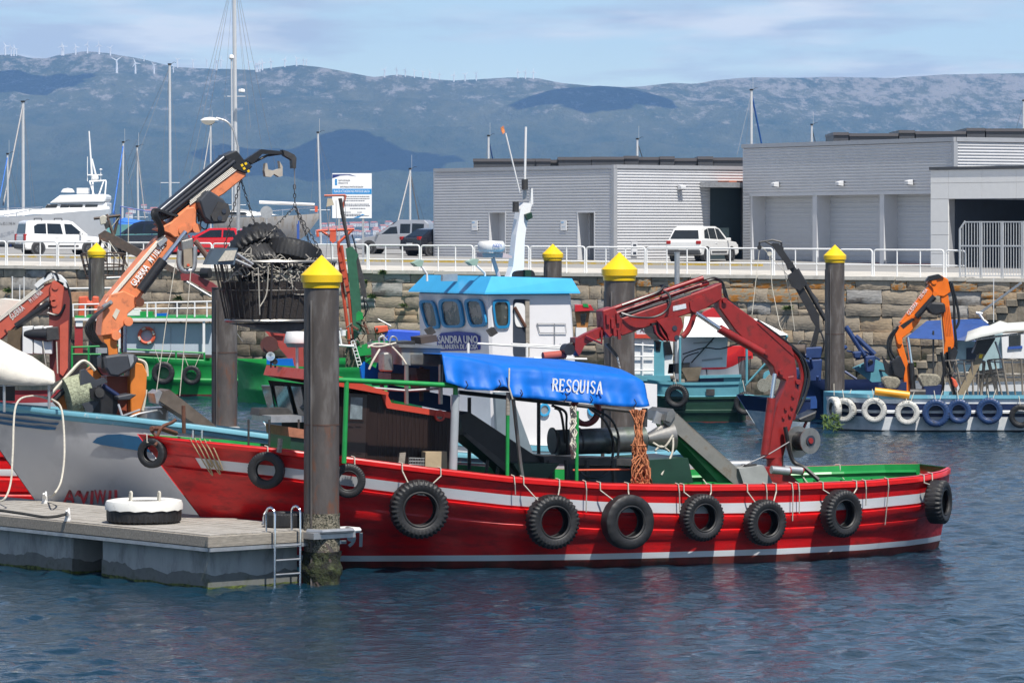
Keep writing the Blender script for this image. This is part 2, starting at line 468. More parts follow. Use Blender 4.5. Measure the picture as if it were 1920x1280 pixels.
def make_hills():
 nx, ny = 330, 120
 vs = []; fs = []
 for j in range(ny):
  d = D0 + (D1 - D0) * (j / (ny - 2)) if j < ny - 1 else D1 + 900
  for i in range(nx):
   ang = -0.235 + 0.50 * i / (nx - 1)
   X = ang * d
   h = hill_h(X, min(d, D1))
   if j == ny - 1: h *= 0.7
   vs.append((X, d, h - (6 if j == 0 else 0)))
 for j in range(ny - 1):
  for i in range(nx - 1):
   fs.append((j * nx + i, j * nx + i + 1, (j + 1) * nx + i + 1, (j + 1) * nx + i))
 me = bpy.data.meshes.new('hills'); me.from_pydata(vs, [], fs)
 me.polygons.foreach_set('use_smooth', [True] * len(fs)); me.update()
 m = bpy.data.materials.new('hillside_scrub_and_rock'); m.use_nodes = True
 t = m.node_tree; b = t.nodes['Principled BSDF']; b.inputs['Roughness'].default_value = 0.95
 b.inputs['Specular IOR Level'].default_value = 0.1
 g = N(t, 'ShaderNodeNewGeometry'); sp = N(t, 'ShaderNodeSeparateXYZ'); LK(t, g.outputs['Position'], sp.inputs[0])
 mpp = N(t, 'ShaderNodeMapping'); mpp.inputs['Scale'].default_value = (1, .22, 1.5); LK(t, g.outputs['Position'], mpp.inputs[0])
 def noise(scale, det=7, rough=0.62):
  n = N(t, 'ShaderNodeTexNoise'); n.inputs['Scale'].default_value = scale; n.inputs['Detail'].default_value = det
  n.inputs['Roughness'].default_value = rough
  LK(t, mpp.outputs[0], n.inputs['Vector']); return n
 base = N(t, 'ShaderNodeValToRGB')
 base.color_ramp.elements[0].position = 0.35; base.color_ramp.elements[0].color = (0.026, 0.044, 0.020, 1)
 base.color_ramp.elements[1].position = 0.68; base.color_ramp.elements[1].color = (0.115, 0.115, 0.060, 1)
 LK(t, noise(1 / 150.0, 11, .74).outputs[0], base.inputs[0])
 # granite outcrops, more of them higher up
 rk = N(t, 'ShaderNodeValToRGB'); rk.color_ramp.elements[0].position = 0.52; rk.color_ramp.elements[1].position = 0.60
 hgt = N(t, 'ShaderNodeMapRange'); hgt.inputs[1].default_value = 120; hgt.inputs[2].default_value = 560
 hgt.inputs[3].default_value = -0.12; hgt.inputs[4].default_value = 0.075
 LK(t, sp.outputs[2], hgt.inputs[0])
 xr = N(t, 'ShaderNodeMapRange'); xr.inputs[1].default_value = -200; xr.inputs[2].default_value = 1300
 xr.inputs[3].default_value = -0.03; xr.inputs[4].default_value = 0.04
 LK(t, sp.outputs[0], xr.inputs[0])
 a0 = N(t, 'ShaderNodeMath', operation='ADD'); LK(t, hgt.outputs[0], a0.inputs[0]); LK(t, xr.outputs[0], a0.inputs[1])
 ad = N(t, 'ShaderNodeMath', operation='ADD')
 LK(t, noise(1 / 60.0, 12, 0.82).outputs[0], ad.inputs[0]); LK(t, a0.outputs[0], ad.inputs[1])
 LK(t, ad.outputs[0], rk.inputs[0])
 mx1 = N(t, 'ShaderNodeMixRGB'); mx1.inputs[2].default_value = (0.27, 0.245, 0.215, 1)
 LK(t, rk.outputs[0], mx1.inputs[0]); LK(t, base.outputs[0], mx1.inputs[1])
 # woods on the lower slopes
 fr = N(t, 'ShaderNodeMapRange'); fr.inputs[1].default_value = 330; fr.inputs[2].default_value = 90
 fr.inputs[3].default_value = 0.0; fr.inputs[4].default_value = 0.75
 LK(t, sp.outputs[2], fr.inputs[0])
 fc = N(t, 'ShaderNodeValToRGB')
 fc.color_ramp.elements[0].position = 0.4; fc.color_ramp.elements[0].color = (0.016, 0.030, 0.014, 1)
 fc.color_ramp.elements[1].position = 0.7; fc.color_ramp.elements[1].color = (0.050, 0.072, 0.030, 1)
 LK(t, noise(1 / 60.0).outputs[0], fc.inputs[0])
 mx2 = N(t, 'ShaderNodeMixRGB'); LK(t, fr.outputs[0], mx2.inputs[0]); LK(t, mx1.outputs[0], mx2.inputs[1]); LK(t, fc.outputs[0], mx2.inputs[2])
 LK(t, mx2.outputs[0], b.inputs['Base Color'])
 bp = N(t, 'ShaderNodeBump'); bp.inputs['Strength'].default_value = 1.0; bp.inputs['Distance'].default_value = 45.0
 LK(t, noise(1 / 90.0, 8, 0.7).outputs[0], bp.inputs['Height']); LK(t, bp.outputs[0], b.inputs['Normal'])
 me.materials.append(m)
 o = bpy.data.objects.new('hills', me); COL.objects.link(o)
 tag(o, 'blue hazy range of granite and scrub hills across the estuary', None, kind='structure')
make_hills()
# air between the harbour and the hills
def make_haze():
 mb = MB(); mb.box((0, 6700, 345), (15000, 15400, 700))
 m = bpy.data.materials.new('haze_air'); m.use_nodes = True
 t = m.node_tree; t.nodes.clear()
 out = N(t, 'ShaderNodeOutputMaterial'); pv = N(t, 'ShaderNodeVolumePrincipled')
 pv.inputs['Color'].default_value = (0.30, 0.56, 1.0, 1)
 pv.inputs['Density'].default_value = HAZE
 pv.inputs['Anisotropy'].default_value = 0.0
 LK(t, pv.outputs[0], out.inputs['Volume'])
 me = mb.mesh('haze', m)
 o = bpy.data.objects.new('haze', me); COL.objects.link(o)
 tag(o, 'thin blue sea haze filling the air of the estuary', None, kind='stuff')
HAZE = 4.9e-5
make_haze()
# clouds drifting above the hills, high outside the picture; they shade the slopes
M_cloud = mat('cloud_white', (0.85, 0.85, 0.86), 1.0, var=0.02, spec=0.0)
def cloud(px, py, d, rx, ry, label):
 g = W(px, py, d)                                   # where its shade should lie
 k = (1700 - g.z) / sunv.z
 c = g + sunv * k
 mb = MB(); rng = random.Random(px)
 nu, nv = 40, 18
 for iu in range(nv + 1):
  th = math.pi * iu / nv
  for iv in range(nu):
   ph = 2 * math.pi * iv / nu
   v = Vector((math.sin(th) * math.cos(ph), math.sin(th) * math.sin(ph), math.cos(th)))
   nn = 1 + 0.55 * mnoise.noise(v * 1.6 + Vector((px * .01, 0, 0))) + 0.25 * mnoise.noise(v * 4.1)
   mb.v.append(c + Vector((v.x * rx * nn, v.y * ry * nn, max(v.z, -0.25) * 130 * nn)))
 for iu in range(nv):
  for iv in range(nu):
   a = iu * nu + iv; b = iu * nu + (iv + 1) % nu
   mb.f.append((a, a + nu, b + nu, b)); mb.m.append(0)
 o = mb.build('cloud', M_cloud, smooth='all')
 tag(o, label, 'cloud', 'clouds above the hills')
cloud(620, 245, 10900, 330, 560, 'long white cloud drifting over the middle hill slope')
cloud(30, 148, 12600, 230, 220, 'small white cloud drifting over the left ridge')
cloud(1130, 195, 12200, 210, 300, 'rounded white cloud drifting over the dark conical peak')
# ------------------------------------------------------------------ wind turbines on the ridge
M_turb = mat('turbine_white', (0.8, 0.8, 0.8), 0.5, var=0.02)
def turbine_meshes():
 tw = MB(); tw.cyl((0, 0, 0), (0, 0, 42), 4.2, 3.0, 10)
 na = MB(); na.box((0, 0, 43.2), (3.4, 8, 3.6))
 bl = MB(); bl.loft([[(-2.0, -4.8, 0), (2.0, -4.8, 0), (1.6, -4.0, 0), (-1.6, -4.0, 0)], [(-2.3, -4.9, 5), (2.3, -4.9, 5), (1.8, -3.9, 5), (-1.8, -3.9, 5)],
      [(-.5, -4.5, 21), (.5, -4.5, 21), (.4, -4.3, 21), (-.4, -4.3, 21)]])
 return [x.mesh(n, M_turb) for x, n in ((tw, 'tower'), (na, 'nacelle'), (bl, 'blade'))]
T_TW, T_NA, T_BL = turbine_meshes()
TURB = [(10, 103, 21), (21, 104, 19), (26, 104, 18), (31, 104, 14), (116, 103, 20), (119, 103, 20), (142, 102, 18), (164, 99, 19), (186, 101, 21), (207, 103, 17),
  (270, 114, 11), (333, 126, 18), (362, 126, 16), (388, 125, 15), (406, 131, 21), (414, 125, 17), (219, 136, 28), (254, 137, 23), (289, 137, 19), (325, 135, 12),
  (466, 130, 17), (480, 134, 18), (483, 134, 17), (487, 133, 18), (492, 131, 18), (508, 128, 17), (534, 125, 17), (556, 123, 17), (569, 122, 13), (574, 122, 12),
  (721, 144, 17), (744, 142, 16), (760, 143, 15), (777, 145, 15), (793, 147, 15), (806, 148, 15), (824, 149, 13), (851, 153, 16), (872, 153, 17), (893, 151, 16),
  (971, 148, 17), (985, 147, 16), (1000, 147, 16)]
for i, (px, py, hp) in enumerate(TURB):
 d = 13150.0 if py < 132 or px > 460 else 12500.0
 sc_ = (hp / FPX * d) / 50.0
 base = W(px, py + 1.5, d)
 r = random.Random(i)
 if px < 330 and py > 130: nm = 'white wind turbine standing below the ridge on the open hillside'
 elif px < 100: nm = 'white wind turbine on the far left hilltop'
 elif px < 240: nm = 'white wind turbine on the highest rounded hilltop'
 elif px < 440: nm = 'white wind turbine on the falling ridge beside the tall mast'
 elif px < 600: nm = 'white wind turbine on the low green hilltop'
 elif px < 930: nm = 'white wind turbine in the long row on the saddle'
 else: nm = 'white wind turbine on the pale granite knoll'
 t = thing('wind_turbine', nm, 'wind turbine', Matrix.Translation(base) @ Matrix.Rotation(r.uniform(-0.6, 0.6), 4, 'Z') @ Matrix.Scale(sc_, 4), group=nm.replace('white wind turbine', 'wind turbines'))
 inst('tower', T_TW, t, Matrix.Identity(4)); inst('nacelle', T_NA, t, Matrix.Identity(4))
 a0 = r.uniform(0, 2.09)
 for k in range(3):
  inst('blade', T_BL, t, Matrix.Translation((0, 0, 43.2)) @ Matrix.Rotation(a0 + k * 2.0944, 4, 'Y'))
# ------------------------------------------------------------------ town on the far shore
M_hw = mat('far_house_wall', (0.72, 0.68, 0.62), 0.9, var=0.1)
M_hr = mat('far_house_roof', (0.42, 0.13, 0.07), 0.9, var=0.2)
M_hd = mat('far_house_window', (0.05, 0.05, 0.06), 0.4)
def house_mesh(wd, dp, h, rf):
 a = MB(); a.box((0, 0, h / 2), (wd, dp, h))
 b = MB(); b.prism([(-wd / 2 - .5, -dp / 2 - .5, h), (-wd / 2 - .5, dp / 2 + .5, h), (-wd / 2 - .5, 0, h + rf)], (wd + 1, 0, 0))
 c = MB()
 for ix in range(-1, 2):
  for iz in (0.3, 0.7):
   c.box((ix * wd * 0.3, -dp / 2 - 0.03, h * iz), (1.3, 0.12, 1.5))
 return a.mesh('wall', M_hw), b.mesh('roof', M_hr), c.mesh('window', M_hd)
HM = [house_mesh(12, 10, 6.5, 3), house_mesh(18, 11, 8.5, 3), house_mesh(14, 10, 11, 2.6), house_mesh(24, 12, 7, 3)]
def far_house(px, py, d, i, label, grp):
 me = HM[i % 4]
 p = W(px, py, d)
 ground = hill_h(p.x, d)
 p.z = ground - 1.0
 t = thing('far_house', label, 'house', Matrix.Translation(p) @ Matrix.Rotation(random.Random(i).uniform(-.7, .7), 4, 'Z'), group=grp)
 for nme, m_ in zip(('wall', 'roof', 'window'), me): inst(nme, m_, t, Matrix.Identity(4))
rr = random.Random(11)
k = 0
for i in range(74):
 px = rr.uniform(600, 830); d = 8640 + rr.random() ** 1.6 * 420
 far_house(px, 440, d, k, 'white house with red roof in the far shore town', 'houses of the far town'); k += 1
for i in range(26):
 px = rr.choice([rr.uniform(215, 260), rr.uniform(270, 318), rr.uniform(265, 312), rr.uniform(460, 500)]); d = 8660 + rr.random() * 650
 far_house(px, 440, d, k, 'white house with red roof scattered on the far wooded slope', 'houses on the far wooded slope'); k += 1
# ------------------------------------------------------------------ quay
QO = Vector((-5.9, 170.0, 0)); QA = math.atan2(-0.475, 0.88)
QF = Frame(QO.x, QO.y, QA)          # local x along the wall to the right, local y inland
def qz(x): return 5.02 - 0.0066 * x
M_conc = mat('quay_concrete', (0.50, 0.47, 0.42), 0.9, var=0.12, scale=1.5, dirt=(0.30, 0.28, 0.25), dscale=0.5, dlo=0.5, dhi=0.75, bump=0.2)
M_asph = mat('quay_paving', (0.27, 0.265, 0.255), 0.9, var=0.15, scale=0.6, dirt=(0.17, 0.165, 0.16), dscale=0.3, dlo=0.5, dhi=0.7)
M_kerb = mat('worn_yellow_kerb', (0.52, 0.36, 0.07), 0.8, var=0.15, scale=3, dirt=(0.42, 0.40, 0.35), dscale=1.8, dlo=0.45, dhi=0.6)
def gz(x, y): return qz(x) + 0.0108 * min(max(y, 0), 38)
def quay():
 # ground: strips behind the coping
 mb = MB()
 for y0, y1, mi in ((0.0, 12.0, 0), (12.0, 19.4, 1), (19.4, 38.0, 1), (38.0, 130.0, 1)):
  n = 12
  for i in range(n):
   x0 = -60 + 120 * i / n; x1 = -60 + 120 * (i + 1) / n
   mb.add([QF.w(x0, y0, gz(x0, y0)), QF.w(x1, y0, gz(x1, y0)), QF.w(x1, y1, gz(x1, y1)), QF.w(x0, y1, gz(x0, y1))], [(0, 1, 2, 3)], mi)
 o = mb.build('quay_ground', [M_conc, M_asph])
 tag(o, 'pale concrete and grey paving of the quay top', None, kind='structure')
 # body of the quay under the ground, behind the facing stones
 mb = MB()
 for x0, x1 in ((-60, -20), (-20, 20), (20, 60)):
  mb.add([QF.w(x0, .25, -4), QF.w(x1, .25, -4), QF.w(x1, .25, qz(x1) - .02), QF.w(x0, .25, qz(x0) - .02),
    QF.w(x0, 130, -4), QF.w(x1, 130, -4), QF.w(x1, 130, qz(x1) - .02), QF.w(x0, 130, qz(x0) - .02)],
    [(0, 1, 2, 3), (5, 4, 7, 6)], 0)
 wall = thing('quay_wall', 'old granite block quay wall with lichen and dark joints', 'wall', QF.M)
 b = mb.build('mortar_backing', mat('dark_mortar', (0.10, 0.085, 0.066), 0.95, var=0.3, bump=0.4), wall)
 # facing stones
 stone = []
 for si, (c, c2) in enumerate((((0.44, 0.36, 0.26), (0.26, 0.21, 0.16)), ((0.50, 0.41, 0.30), (0.29, 0.24, 0.18)), ((0.37, 0.31, 0.235), (0.22, 0.19, 0.15)), ((0.48, 0.36, 0.23), (0.28, 0.21, 0.145)))):
  stone.append(mat('granite_%d' % si, c, 0.92, var=0.28, scale=2.2, dirt=c2, dscale=1.4, dlo=0.42, dhi=0.62, bump=0.7, bscale=7))
 lich = mat('granite_lichen', (0.36, 0.30, 0.21), 0.92, var=0.25, scale=2, dirt=(0.50, 0.20, 0.035), dscale=2.4, dlo=0.50, dhi=0.57, bump=0.6, bscale=7)
 grst = mat('granite_grey', (0.40, 0.38, 0.35), 0.92, var=0.25, scale=3, dirt=(0.15, 0.13, 0.11), dscale=1.2, dlo=0.5, dhi=0.62, bump=0.6, bscale=7)
 dk = [mat('granite_wet_%d' % i, c, 0.85, var=0.3, scale=2, dirt=(0.045, 0.05, 0.03), dscale=1.0, dlo=0.4, dhi=0.6, bump=0.7, bscale=7) for i, c in enumerate(((0.17, 0.14, 0.105), (0.21, 0.17, 0.125)))]
 def stone_mesh(seed, m_):
  rng = random.Random(seed); mb = MB()
  # a roughly squared block with uneven arrises, unit size
  nx, nz = 5, 4
  pts = {}
  vs = []; fs = []
  for k in range(nz + 1):
   for i in range(nx + 1):
    ex = 0.5 - abs(i / nx - .5); ez = .5 - abs(k / nz - .5)
    edge = (i in (0, nx)) or (k in (0, nz))
    x = i / nx - .5 + rng.uniform(-.018, .018); z = k / nz - .5 + rng.uniform(-.03, .03)
    y = rng.uniform(.0, .05) + .03 if edge else rng.uniform(-.03, .03)
    vs.append((x, y, z))
  for k in range(nz):
   for i in range(nx):
    a = k * (nx + 1) + i
    fs.append((a, a + 1, a + nx + 2, a + nx + 1))
  n0 = len(vs)
  rim = [i for i in range(nx + 1)] + [(k + 1) * (nx + 1) - 1 for k in range(1, nz + 1)] + [nz * (nx + 1) + i for i in range(nx - 1, -1, -1)] + [k * (nx + 1) for k in range(nz - 1, 0, -1)]
  for r in rim: vs.append((vs[r][0], .6, vs[r][2]))
  for q in range(len(rim)):
   q2 = (q + 1) % len(rim)
   fs.append((rim[q2], rim[q], n0 + q, n0 + q2))
  mb.add(vs, fs)
  return mb.mesh('stone', m_, smooth=True)
 SM = [[stone_mesh(s * 7 + q, m_) for q in range(2)] for s, m_ in enumerate(stone + [lich, grst] + dk)]
 rng = random.Random(5)
 z = 5.02; row = 0; count = 0
 rows = [0.44, 0.56, 0.5, 0.6, 0.52, 0.56, 0.5, 0.54, 0.5, 0.5]
 for row, hh in enumerate(rows):
  z1 = z; z0 = z - hh; z = z0
  xx = -27 + rng.uniform(0, .8)
  while xx < 33:
   wl = rng.choice([rng.uniform(.4, .8), rng.uniform(.8, 1.6), rng.uniform(.8, 1.6)])
   # split a stone in two heights now and then
   if row == 0 and xx > 10: s = rng.choice([4, 4, 3, 1])
   elif row <= 1 and xx > 12: s = rng.choice([4, 1, 3, 1, 5])
   elif row < 3: s = rng.choice([0, 1, 2, 5, 2])
   elif row < 5: s = rng.choice([0, 1, 3, 3, 2])
   elif row == 5: s = rng.choice([0, 2, 6, 7])
   else: s = rng.choice([6, 7, 6, 2])
   hide = 10.5 > xx > -0.8 and row > 2 and rng.random() < 0.0
   me = SM[s][rng.randrange(2)]
   zc = (z0 + z1) / 2 + (qz(xx) - 5.02)
   if True:
    seen = (-7.5 < xx < 1.5 and row < 7) or (4 < xx < 31 and row < 8)
    g_ = 0.02
    halves = [(0, 1.0)] if rng.random() > 0.12 else [(-.25, .5), (.25, .5)]
    for oz, fz in halves:
     if count >= 300 or not seen: break
     inst('stone', me, wall, Matrix.Translation((xx + wl / 2, 0.0 + rng.uniform(-.05, .05), zc + oz * hh)) @ Matrix.Rotation(rng.uniform(-.016, .016), 4, 'Y')
       @ Matrix.Diagonal((wl - g_, .55, hh * fz - g_, 1)))
     count += 1
    if count >= 300 or not seen:
     REST.append((s, xx + wl / 2, zc, wl - g_, hh - g_, rng.uniform(-.05, .05)))
   xx += wl
 # courses past the first three hundred stones, and down below the water: one mesh
 mb = MB()
 for s, x, zc, wl, hl, jy in REST:
  me = SM[s][0]
  o = len(mb.v)
  for v in me.vertices: mb.v.append(Vector((x + v.co.x * wl, jy + v.co.y * .55, zc + v.co.z * hl)))
  for p in me.polygons:
   mb.f.append(tuple(i + o for i in p.vertices)); mb.m.append(s)
 for row in range(11):
  zr = z - .3 - row * .62; xx = -26
  while xx < 32 and zr > -1.2:
   wl = rng.uniform(.8, 1.7)
   s = rng.choice([6, 7]); me = SM[s][rng.randrange(2)]; o = len(mb.v)
   for v in me.vertices: mb.v.append(Vector((xx + wl / 2 + v.co.x * (wl - .04), v.co.y * .55, zr + v.co.z * .58)))
   for p in me.polygons: mb.f.append(tuple(i + o for i in p.vertices)); mb.m.append(s)
   xx += wl
 o = mb.build('lower_stones', stone + [lich, grst] + dk, wall, smooth=True, local=True)
 o['kind'] = 'stuff'
 # coping slabs
 M_cop = mat('coping_concrete', (0.55, 0.52, 0.46), 0.9, var=0.12, scale=2, dirt=(0.33, 0.31, 0.27), dscale=1.2, dlo=0.55, dhi=0.75, bump=0.2)
 cs = MB(); cs.box((0, 0, 0), (2.96, 1.0, .14)); cm = cs.mesh('coping_slab', M_cop)
 for i in range(19):
  x = -27 + 3 * i
  inst('coping_slab', cm, wall, Matrix.Translation((x + 1.5, .42, qz(x + 1.5) + .02 + .004 * (i % 2))))
 # tufts of weeds in the joints
 M_weed = mat('weed_green', (0.10, 0.16, 0.035), 0.8, var=0.4, scale=10)
 for px, py, r in ((698, 556, .40), (757, 572, .2), (718, 510, .22), (683, 528, .16), (1478, 577, .3), (1700, 690, .35), (335, 560, .4), (15, 545, .42), (1716, 684, .3)):
  p = QF.loc(px, py, -0.12); mb = MB(); q = random.Random(px)
  for i in range(70):
   a = q.uniform(0, 6.28); l = r * q.uniform(.4, 1)
   b0 = Vector((p.x + q.uniform(-.12, .12), -.05, p.z + q.uniform(-.06, .06)))
   tip = b0 + Vector((math.cos(a) * l * .8, -q.uniform(.05, .3), abs(math.sin(a)) * l * .6 - l * .35 * q.random()))
   sd = Vector((-math.sin(a), .3, math.cos(a))) * .03
   mb.add([QF.M @ (b0 - sd), QF.M @ (b0 + sd), QF.M @ tip], [(0, 1, 2)])
  tag(mb.build('weed_tuft', M_weed), 'green weed tuft growing from a joint in the granite quay wall', 'weed', 'weeds in the quay wall')
 # kerbs
 for a, b_, lab in ((-45, 9.2, 'long worn yellow kerb beside the parked cars'), (22.2, 24.6, 'short worn yellow kerb with tapered end before the roller doors')):
  mb = MB()
  n = max(1, int((b_ - a) / 1.0))
  kt = thing('kerb', lab, 'kerb', QF.M)
  for i in range(n):
   x0 = a + (b_ - a) * i / n; x1 = a + (b_ - a) * (i + 1) / n - .012
   z0 = gz((x0 + x1) / 2, 19.4)
   mbk = MB(); mbk.box(((x0 + x1) / 2, 19.45, z0 + .04), (x1 - x0, .28, .24))
   mbk.build('kerb_stone', M_kerb, kt, local=True, bevel=.02)
REST = []
quay()
# ------------------------------------------------------------------ railing along the quay edge
M_rail = mat('white_railing_paint', (0.80, 0.80, 0.79), 0.35, var=0.04)
def railing(px0, px1, label, mids=2, grp='white railing panels along the quay edge'):
 a = QF.loc(px0, 515, .35); b = QF.loc(px1, 515, .35)
 x0, x1 = a.x + .04, b.x - .04
 z0 = qz(x0) + .09; H = 1.06; r = .11
 t = thing('railing_panel', label, 'railing', QF.M @ Matrix.Translation(((x0 + x1) / 2, .35, z0)), group=grp)
 L = (x1 - x0) / 2
 m1 = MB()
 pts = [(-L, 0, -.08), (-L, 0, H - r)] + [(-L + r - r * math.cos(q), 0, H - r + r * math.sin(q)) for q in (.4, .8, 1.2, 1.57)] + \
   [(L - r + r * math.sin(q), 0, H - r + r * math.cos(q)) for q in (0, .4, .8, 1.2, 1.57)] + [(L, 0, -.08)]
 m1.tube(pts, .036, 8); m1.build('frame', M_rail, t, smooth=True, local=True)
 m2 = MB(); m2.cyl((-L, 0, .46), (L, 0, .46), .028, n=8); m2.build('rail', M_rail, t, smooth=True, local=True)
 for i in range(mids):
  x = -L + 2 * L * (i + 1) / (mids + 1)
  m3 = MB(); m3.cyl((x, 0, -.08), (x, 0, H), .028, n=8); m3.build('post', M_rail, t, smooth=True, local=True)
edges = [-60, 12, 108, 205, 302, 398, 494, 590, 690, 788, 888, 993, 1098, 1211, 1328, 1450, 1573, 1637, 1771]
RLAB = ['before the bow of the motor yacht', 'before the tailgate of the white van', 'between the white van and the navy off-roader', 'in front of the navy off-roader', 'behind the lettered orange boom', 'in front of the red hatchback', 'behind the tyres of the hanging basket',
  'below the information board', 'in front of the silver van', 'in front of the black saloon', 'behind the white radar dome', 'between the wheelhouse mast and its yellow pile', 'in front of the open dark doorway', 'in front of the white off-roader',
  'below the hook of the thin charcoal crane', 'behind the charcoal crane arm', 'and short beside the tall yellow capped pile', 'before the last roller door']
for i in range(len(edges) - 1):
 railing(edges[i], edges[i + 1], 'white tubular railing panel ' + RLAB[i], 0 if i == 16 else 2)
railing(1772, 1812, 'short white railing stub joining the tall grey gate', 0, None)
# tall grey gate at the head of the steps
M_gate = mat('gate_grey', (0.55, 0.56, 0.57), 0.45, metal=.3, var=0.06)
def gate():
 t = thing('bar_gate', 'tall grey vertical bar gate panel on the quay edge', 'gate', QF.M)
 xa = QF.loc(1800, 520, .3).x
 z0 = qz(xa) + .09
 segs = [(1800, 1838, True), (1840, 1878, False), (1880, 1916, False), (1918, 1956, False)]
 for a, b, chamf in segs:
  x0 = QF.loc(a, 520, .3).x; x1 = QF.loc(b, 520, .3).x; H = 2.22
  f = MB()
  for x in (x0, x1): f.bar((x, .3, z0 - .05), (x, .3, z0 + (H - .3 if chamf and x == x0 else H)), .07, .07)
  if chamf: f.bar((x0, .3, z0 + H - .3), (x0 + .22, .3, z0 + H), .06, .06)
  f.bar((x0 + (.22 if chamf else 0), .3, z0 + H - .03), (x1, .3, z0 + H - .03), .05, .05)
  f.bar((x0, .3, z0 + .08), (x1, .3, z0 + .08), .05, .05); f.bar((x0, .3, z0 + 1.25), (x1, .3, z0 + 1.25), .05, .06)
  f.build('gate_frame', M_gate, t, local=True)
  n = 7
  for i in range(1, n):
   x = x0 + (x1 - x0) * i / n
   bb = MB(); bb.cyl((x, .3, z0 + .1), (x, .3, z0 + H - .05 - (max(0, .22 - (x - x0)) if chamf else 0)), .016, n=6); bb.build('bar', M_gate, t, local=True)
gate()
# stone steps down the wall at the right with a handrail
def steps():
 t = thing('quay_steps', 'narrow granite steps going down the face of the quay wall', 'steps', QF.M)
 a = QF.loc(1925, 535, -1.0); b = QF.loc(1700, 690, -1.0)
 n = 12
 st = mat('step_granite', (0.26, 0.22, 0.165), .92, var=.25, scale=2, dirt=(.11, .095, .075), dscale=1.5, bump=.6, bscale=7)
 for i in range(n):
  x = a.x + (b.x - a.x) * (i + .5) / n; z = a.z + (b.z - a.z) * (i + 1) / n
  wv = abs(b.x - a.x) / n
  m_ = MB(); m_.box((x, -.55, z - .14), (wv * 1.02 + (i % 3) * .03, .9, .28)); m_.build('step', st, t, local=True, bevel=.025)
  if z > 1.2:
   m_ = MB(); m_.box((x, -.5, (z - .3 + .2) / 2), (wv * 1.0, .8, max(.1, z - .3 - .2))); m_.build('step_block', st, t, local=True, bevel=.02)
 h = MB(); p0 = QF.loc(1915, 530, -1.0); p1 = QF.loc(1838, 586, -1.0)
 h.bar(p0, p1, .06, .09); h.build('handrail', M_galv, t, local=True)
steps()
# ------------------------------------------------------------------ the harbour building
M_clad = mat('aluminium_cladding', (0.62, 0.625, 0.64), 0.5, metal=0.1, var=0.04, scale=1.0)
M_trim = mat('grey_trim', (0.30, 0.305, 0.32), 0.5, var=0.05)
M_plant = mat('dark_roof_panel', (0.055, 0.058, 0.066), 0.5, var=0.08)
M_planttrim = mat('dark_roof_trim', (0.09, 0.085, 0.09), 0.45, var=0.05)
M_shut = mat('roller_shutter', (0.50, 0.52, 0.55), 0.5, var=0.03)
M_panel = mat('white_facade_panel', (0.72, 0.72, 0.71), 0.6, var=0.03)
M_doorw = mat('pale_door_frame', (0.60, 0.61, 0.63), 0.5, var=0.03)
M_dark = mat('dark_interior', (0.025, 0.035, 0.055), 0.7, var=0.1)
PITCH = 0.142
def corr(mb, F, x0, x1, z0, z1, off=0.0):
 """horizontal corrugated sheet on the plane local y = off"""
 k0 = math.ceil(z0 / PITCH - 1e-6)
 zs = [z0]; ys = [off]
 z = k0 * PITCH
 prof = [(0.0, 0.0), (0.22, 0.0), (0.36, -0.055), (0.62, -0.055), (0.86, 0.0), (1.0, 0.0)]
 zs = []; ys = []
 n0 = int(math.floor(z0 / PITCH)); n1 = int(math.ceil(z1 / PITCH))
 for k in range(n0, n1):
  for f, y in prof[:-1]:
   zz_ = (k + f) * PITCH
   if z0 <= zz_ <= z1: zs.append(zz_); ys.append(off + y)
 zs = [z0] + zs + [z1]; ys = [off] + ys + [off]
 o = len(mb.v)
 for z_, y in zip(zs, ys):
  mb.v += [F.M @ Vector((x0, y, z_)), F.M @ Vector((x1, y, z_))]
 for i in range(len(zs) - 1):
  a = o + 2 * i
  mb.f.append((a, a + 1, a + 3, a + 2)); mb.m.append(0)
def FB(mb, F, x0, x1, y0, y1, z0, z1, mi=0):
 mb.box((0, 0, 0), (0, 0, 0), mi=mi)
 n = len(mb.v) - 8
 k = 0
 for zz_ in (z0, z1):
  for yy in (y0, y1):
   for xx in (x0, x1):
    mb.v[n + k] = F.M @ Vector((xx, yy, zz_)); k += 1
def part(name, m_, parent, F, *boxes, bevel=0.0):
 mb = MB()
 for b in boxes: FB(mb, F, *b)
 return mb.build(name, m_, parent, bevel=bevel)
def wall_lamp(F, px, py, label, grp):
 p = F.loc(px, py, -.02)
 t = thing('wall_lamp', label, 'lamp', F.M @ Matrix.Translation((p.x, -.05, p.z)), group=grp)
 m1 = MB(); m1.prism([(-.15, -.05, -.13), (-.15, -.34, -.10), (-.15, -.34, .06), (-.15, -.05, .13)], (.30, 0, 0)); m1.build('housing', M_doorw, t, local=True, bevel=.01)
 m2 = MB(); m2.box((0, -.2, -.125), (.24, .22, .01)); m2.build('lens', M_glass, t, local=True)
KA = Vector((4.99, 195.0)); LA = Vector((-3.96, 206.5)); RA = Vector((11.6, 200.0))
ZT = 9.83
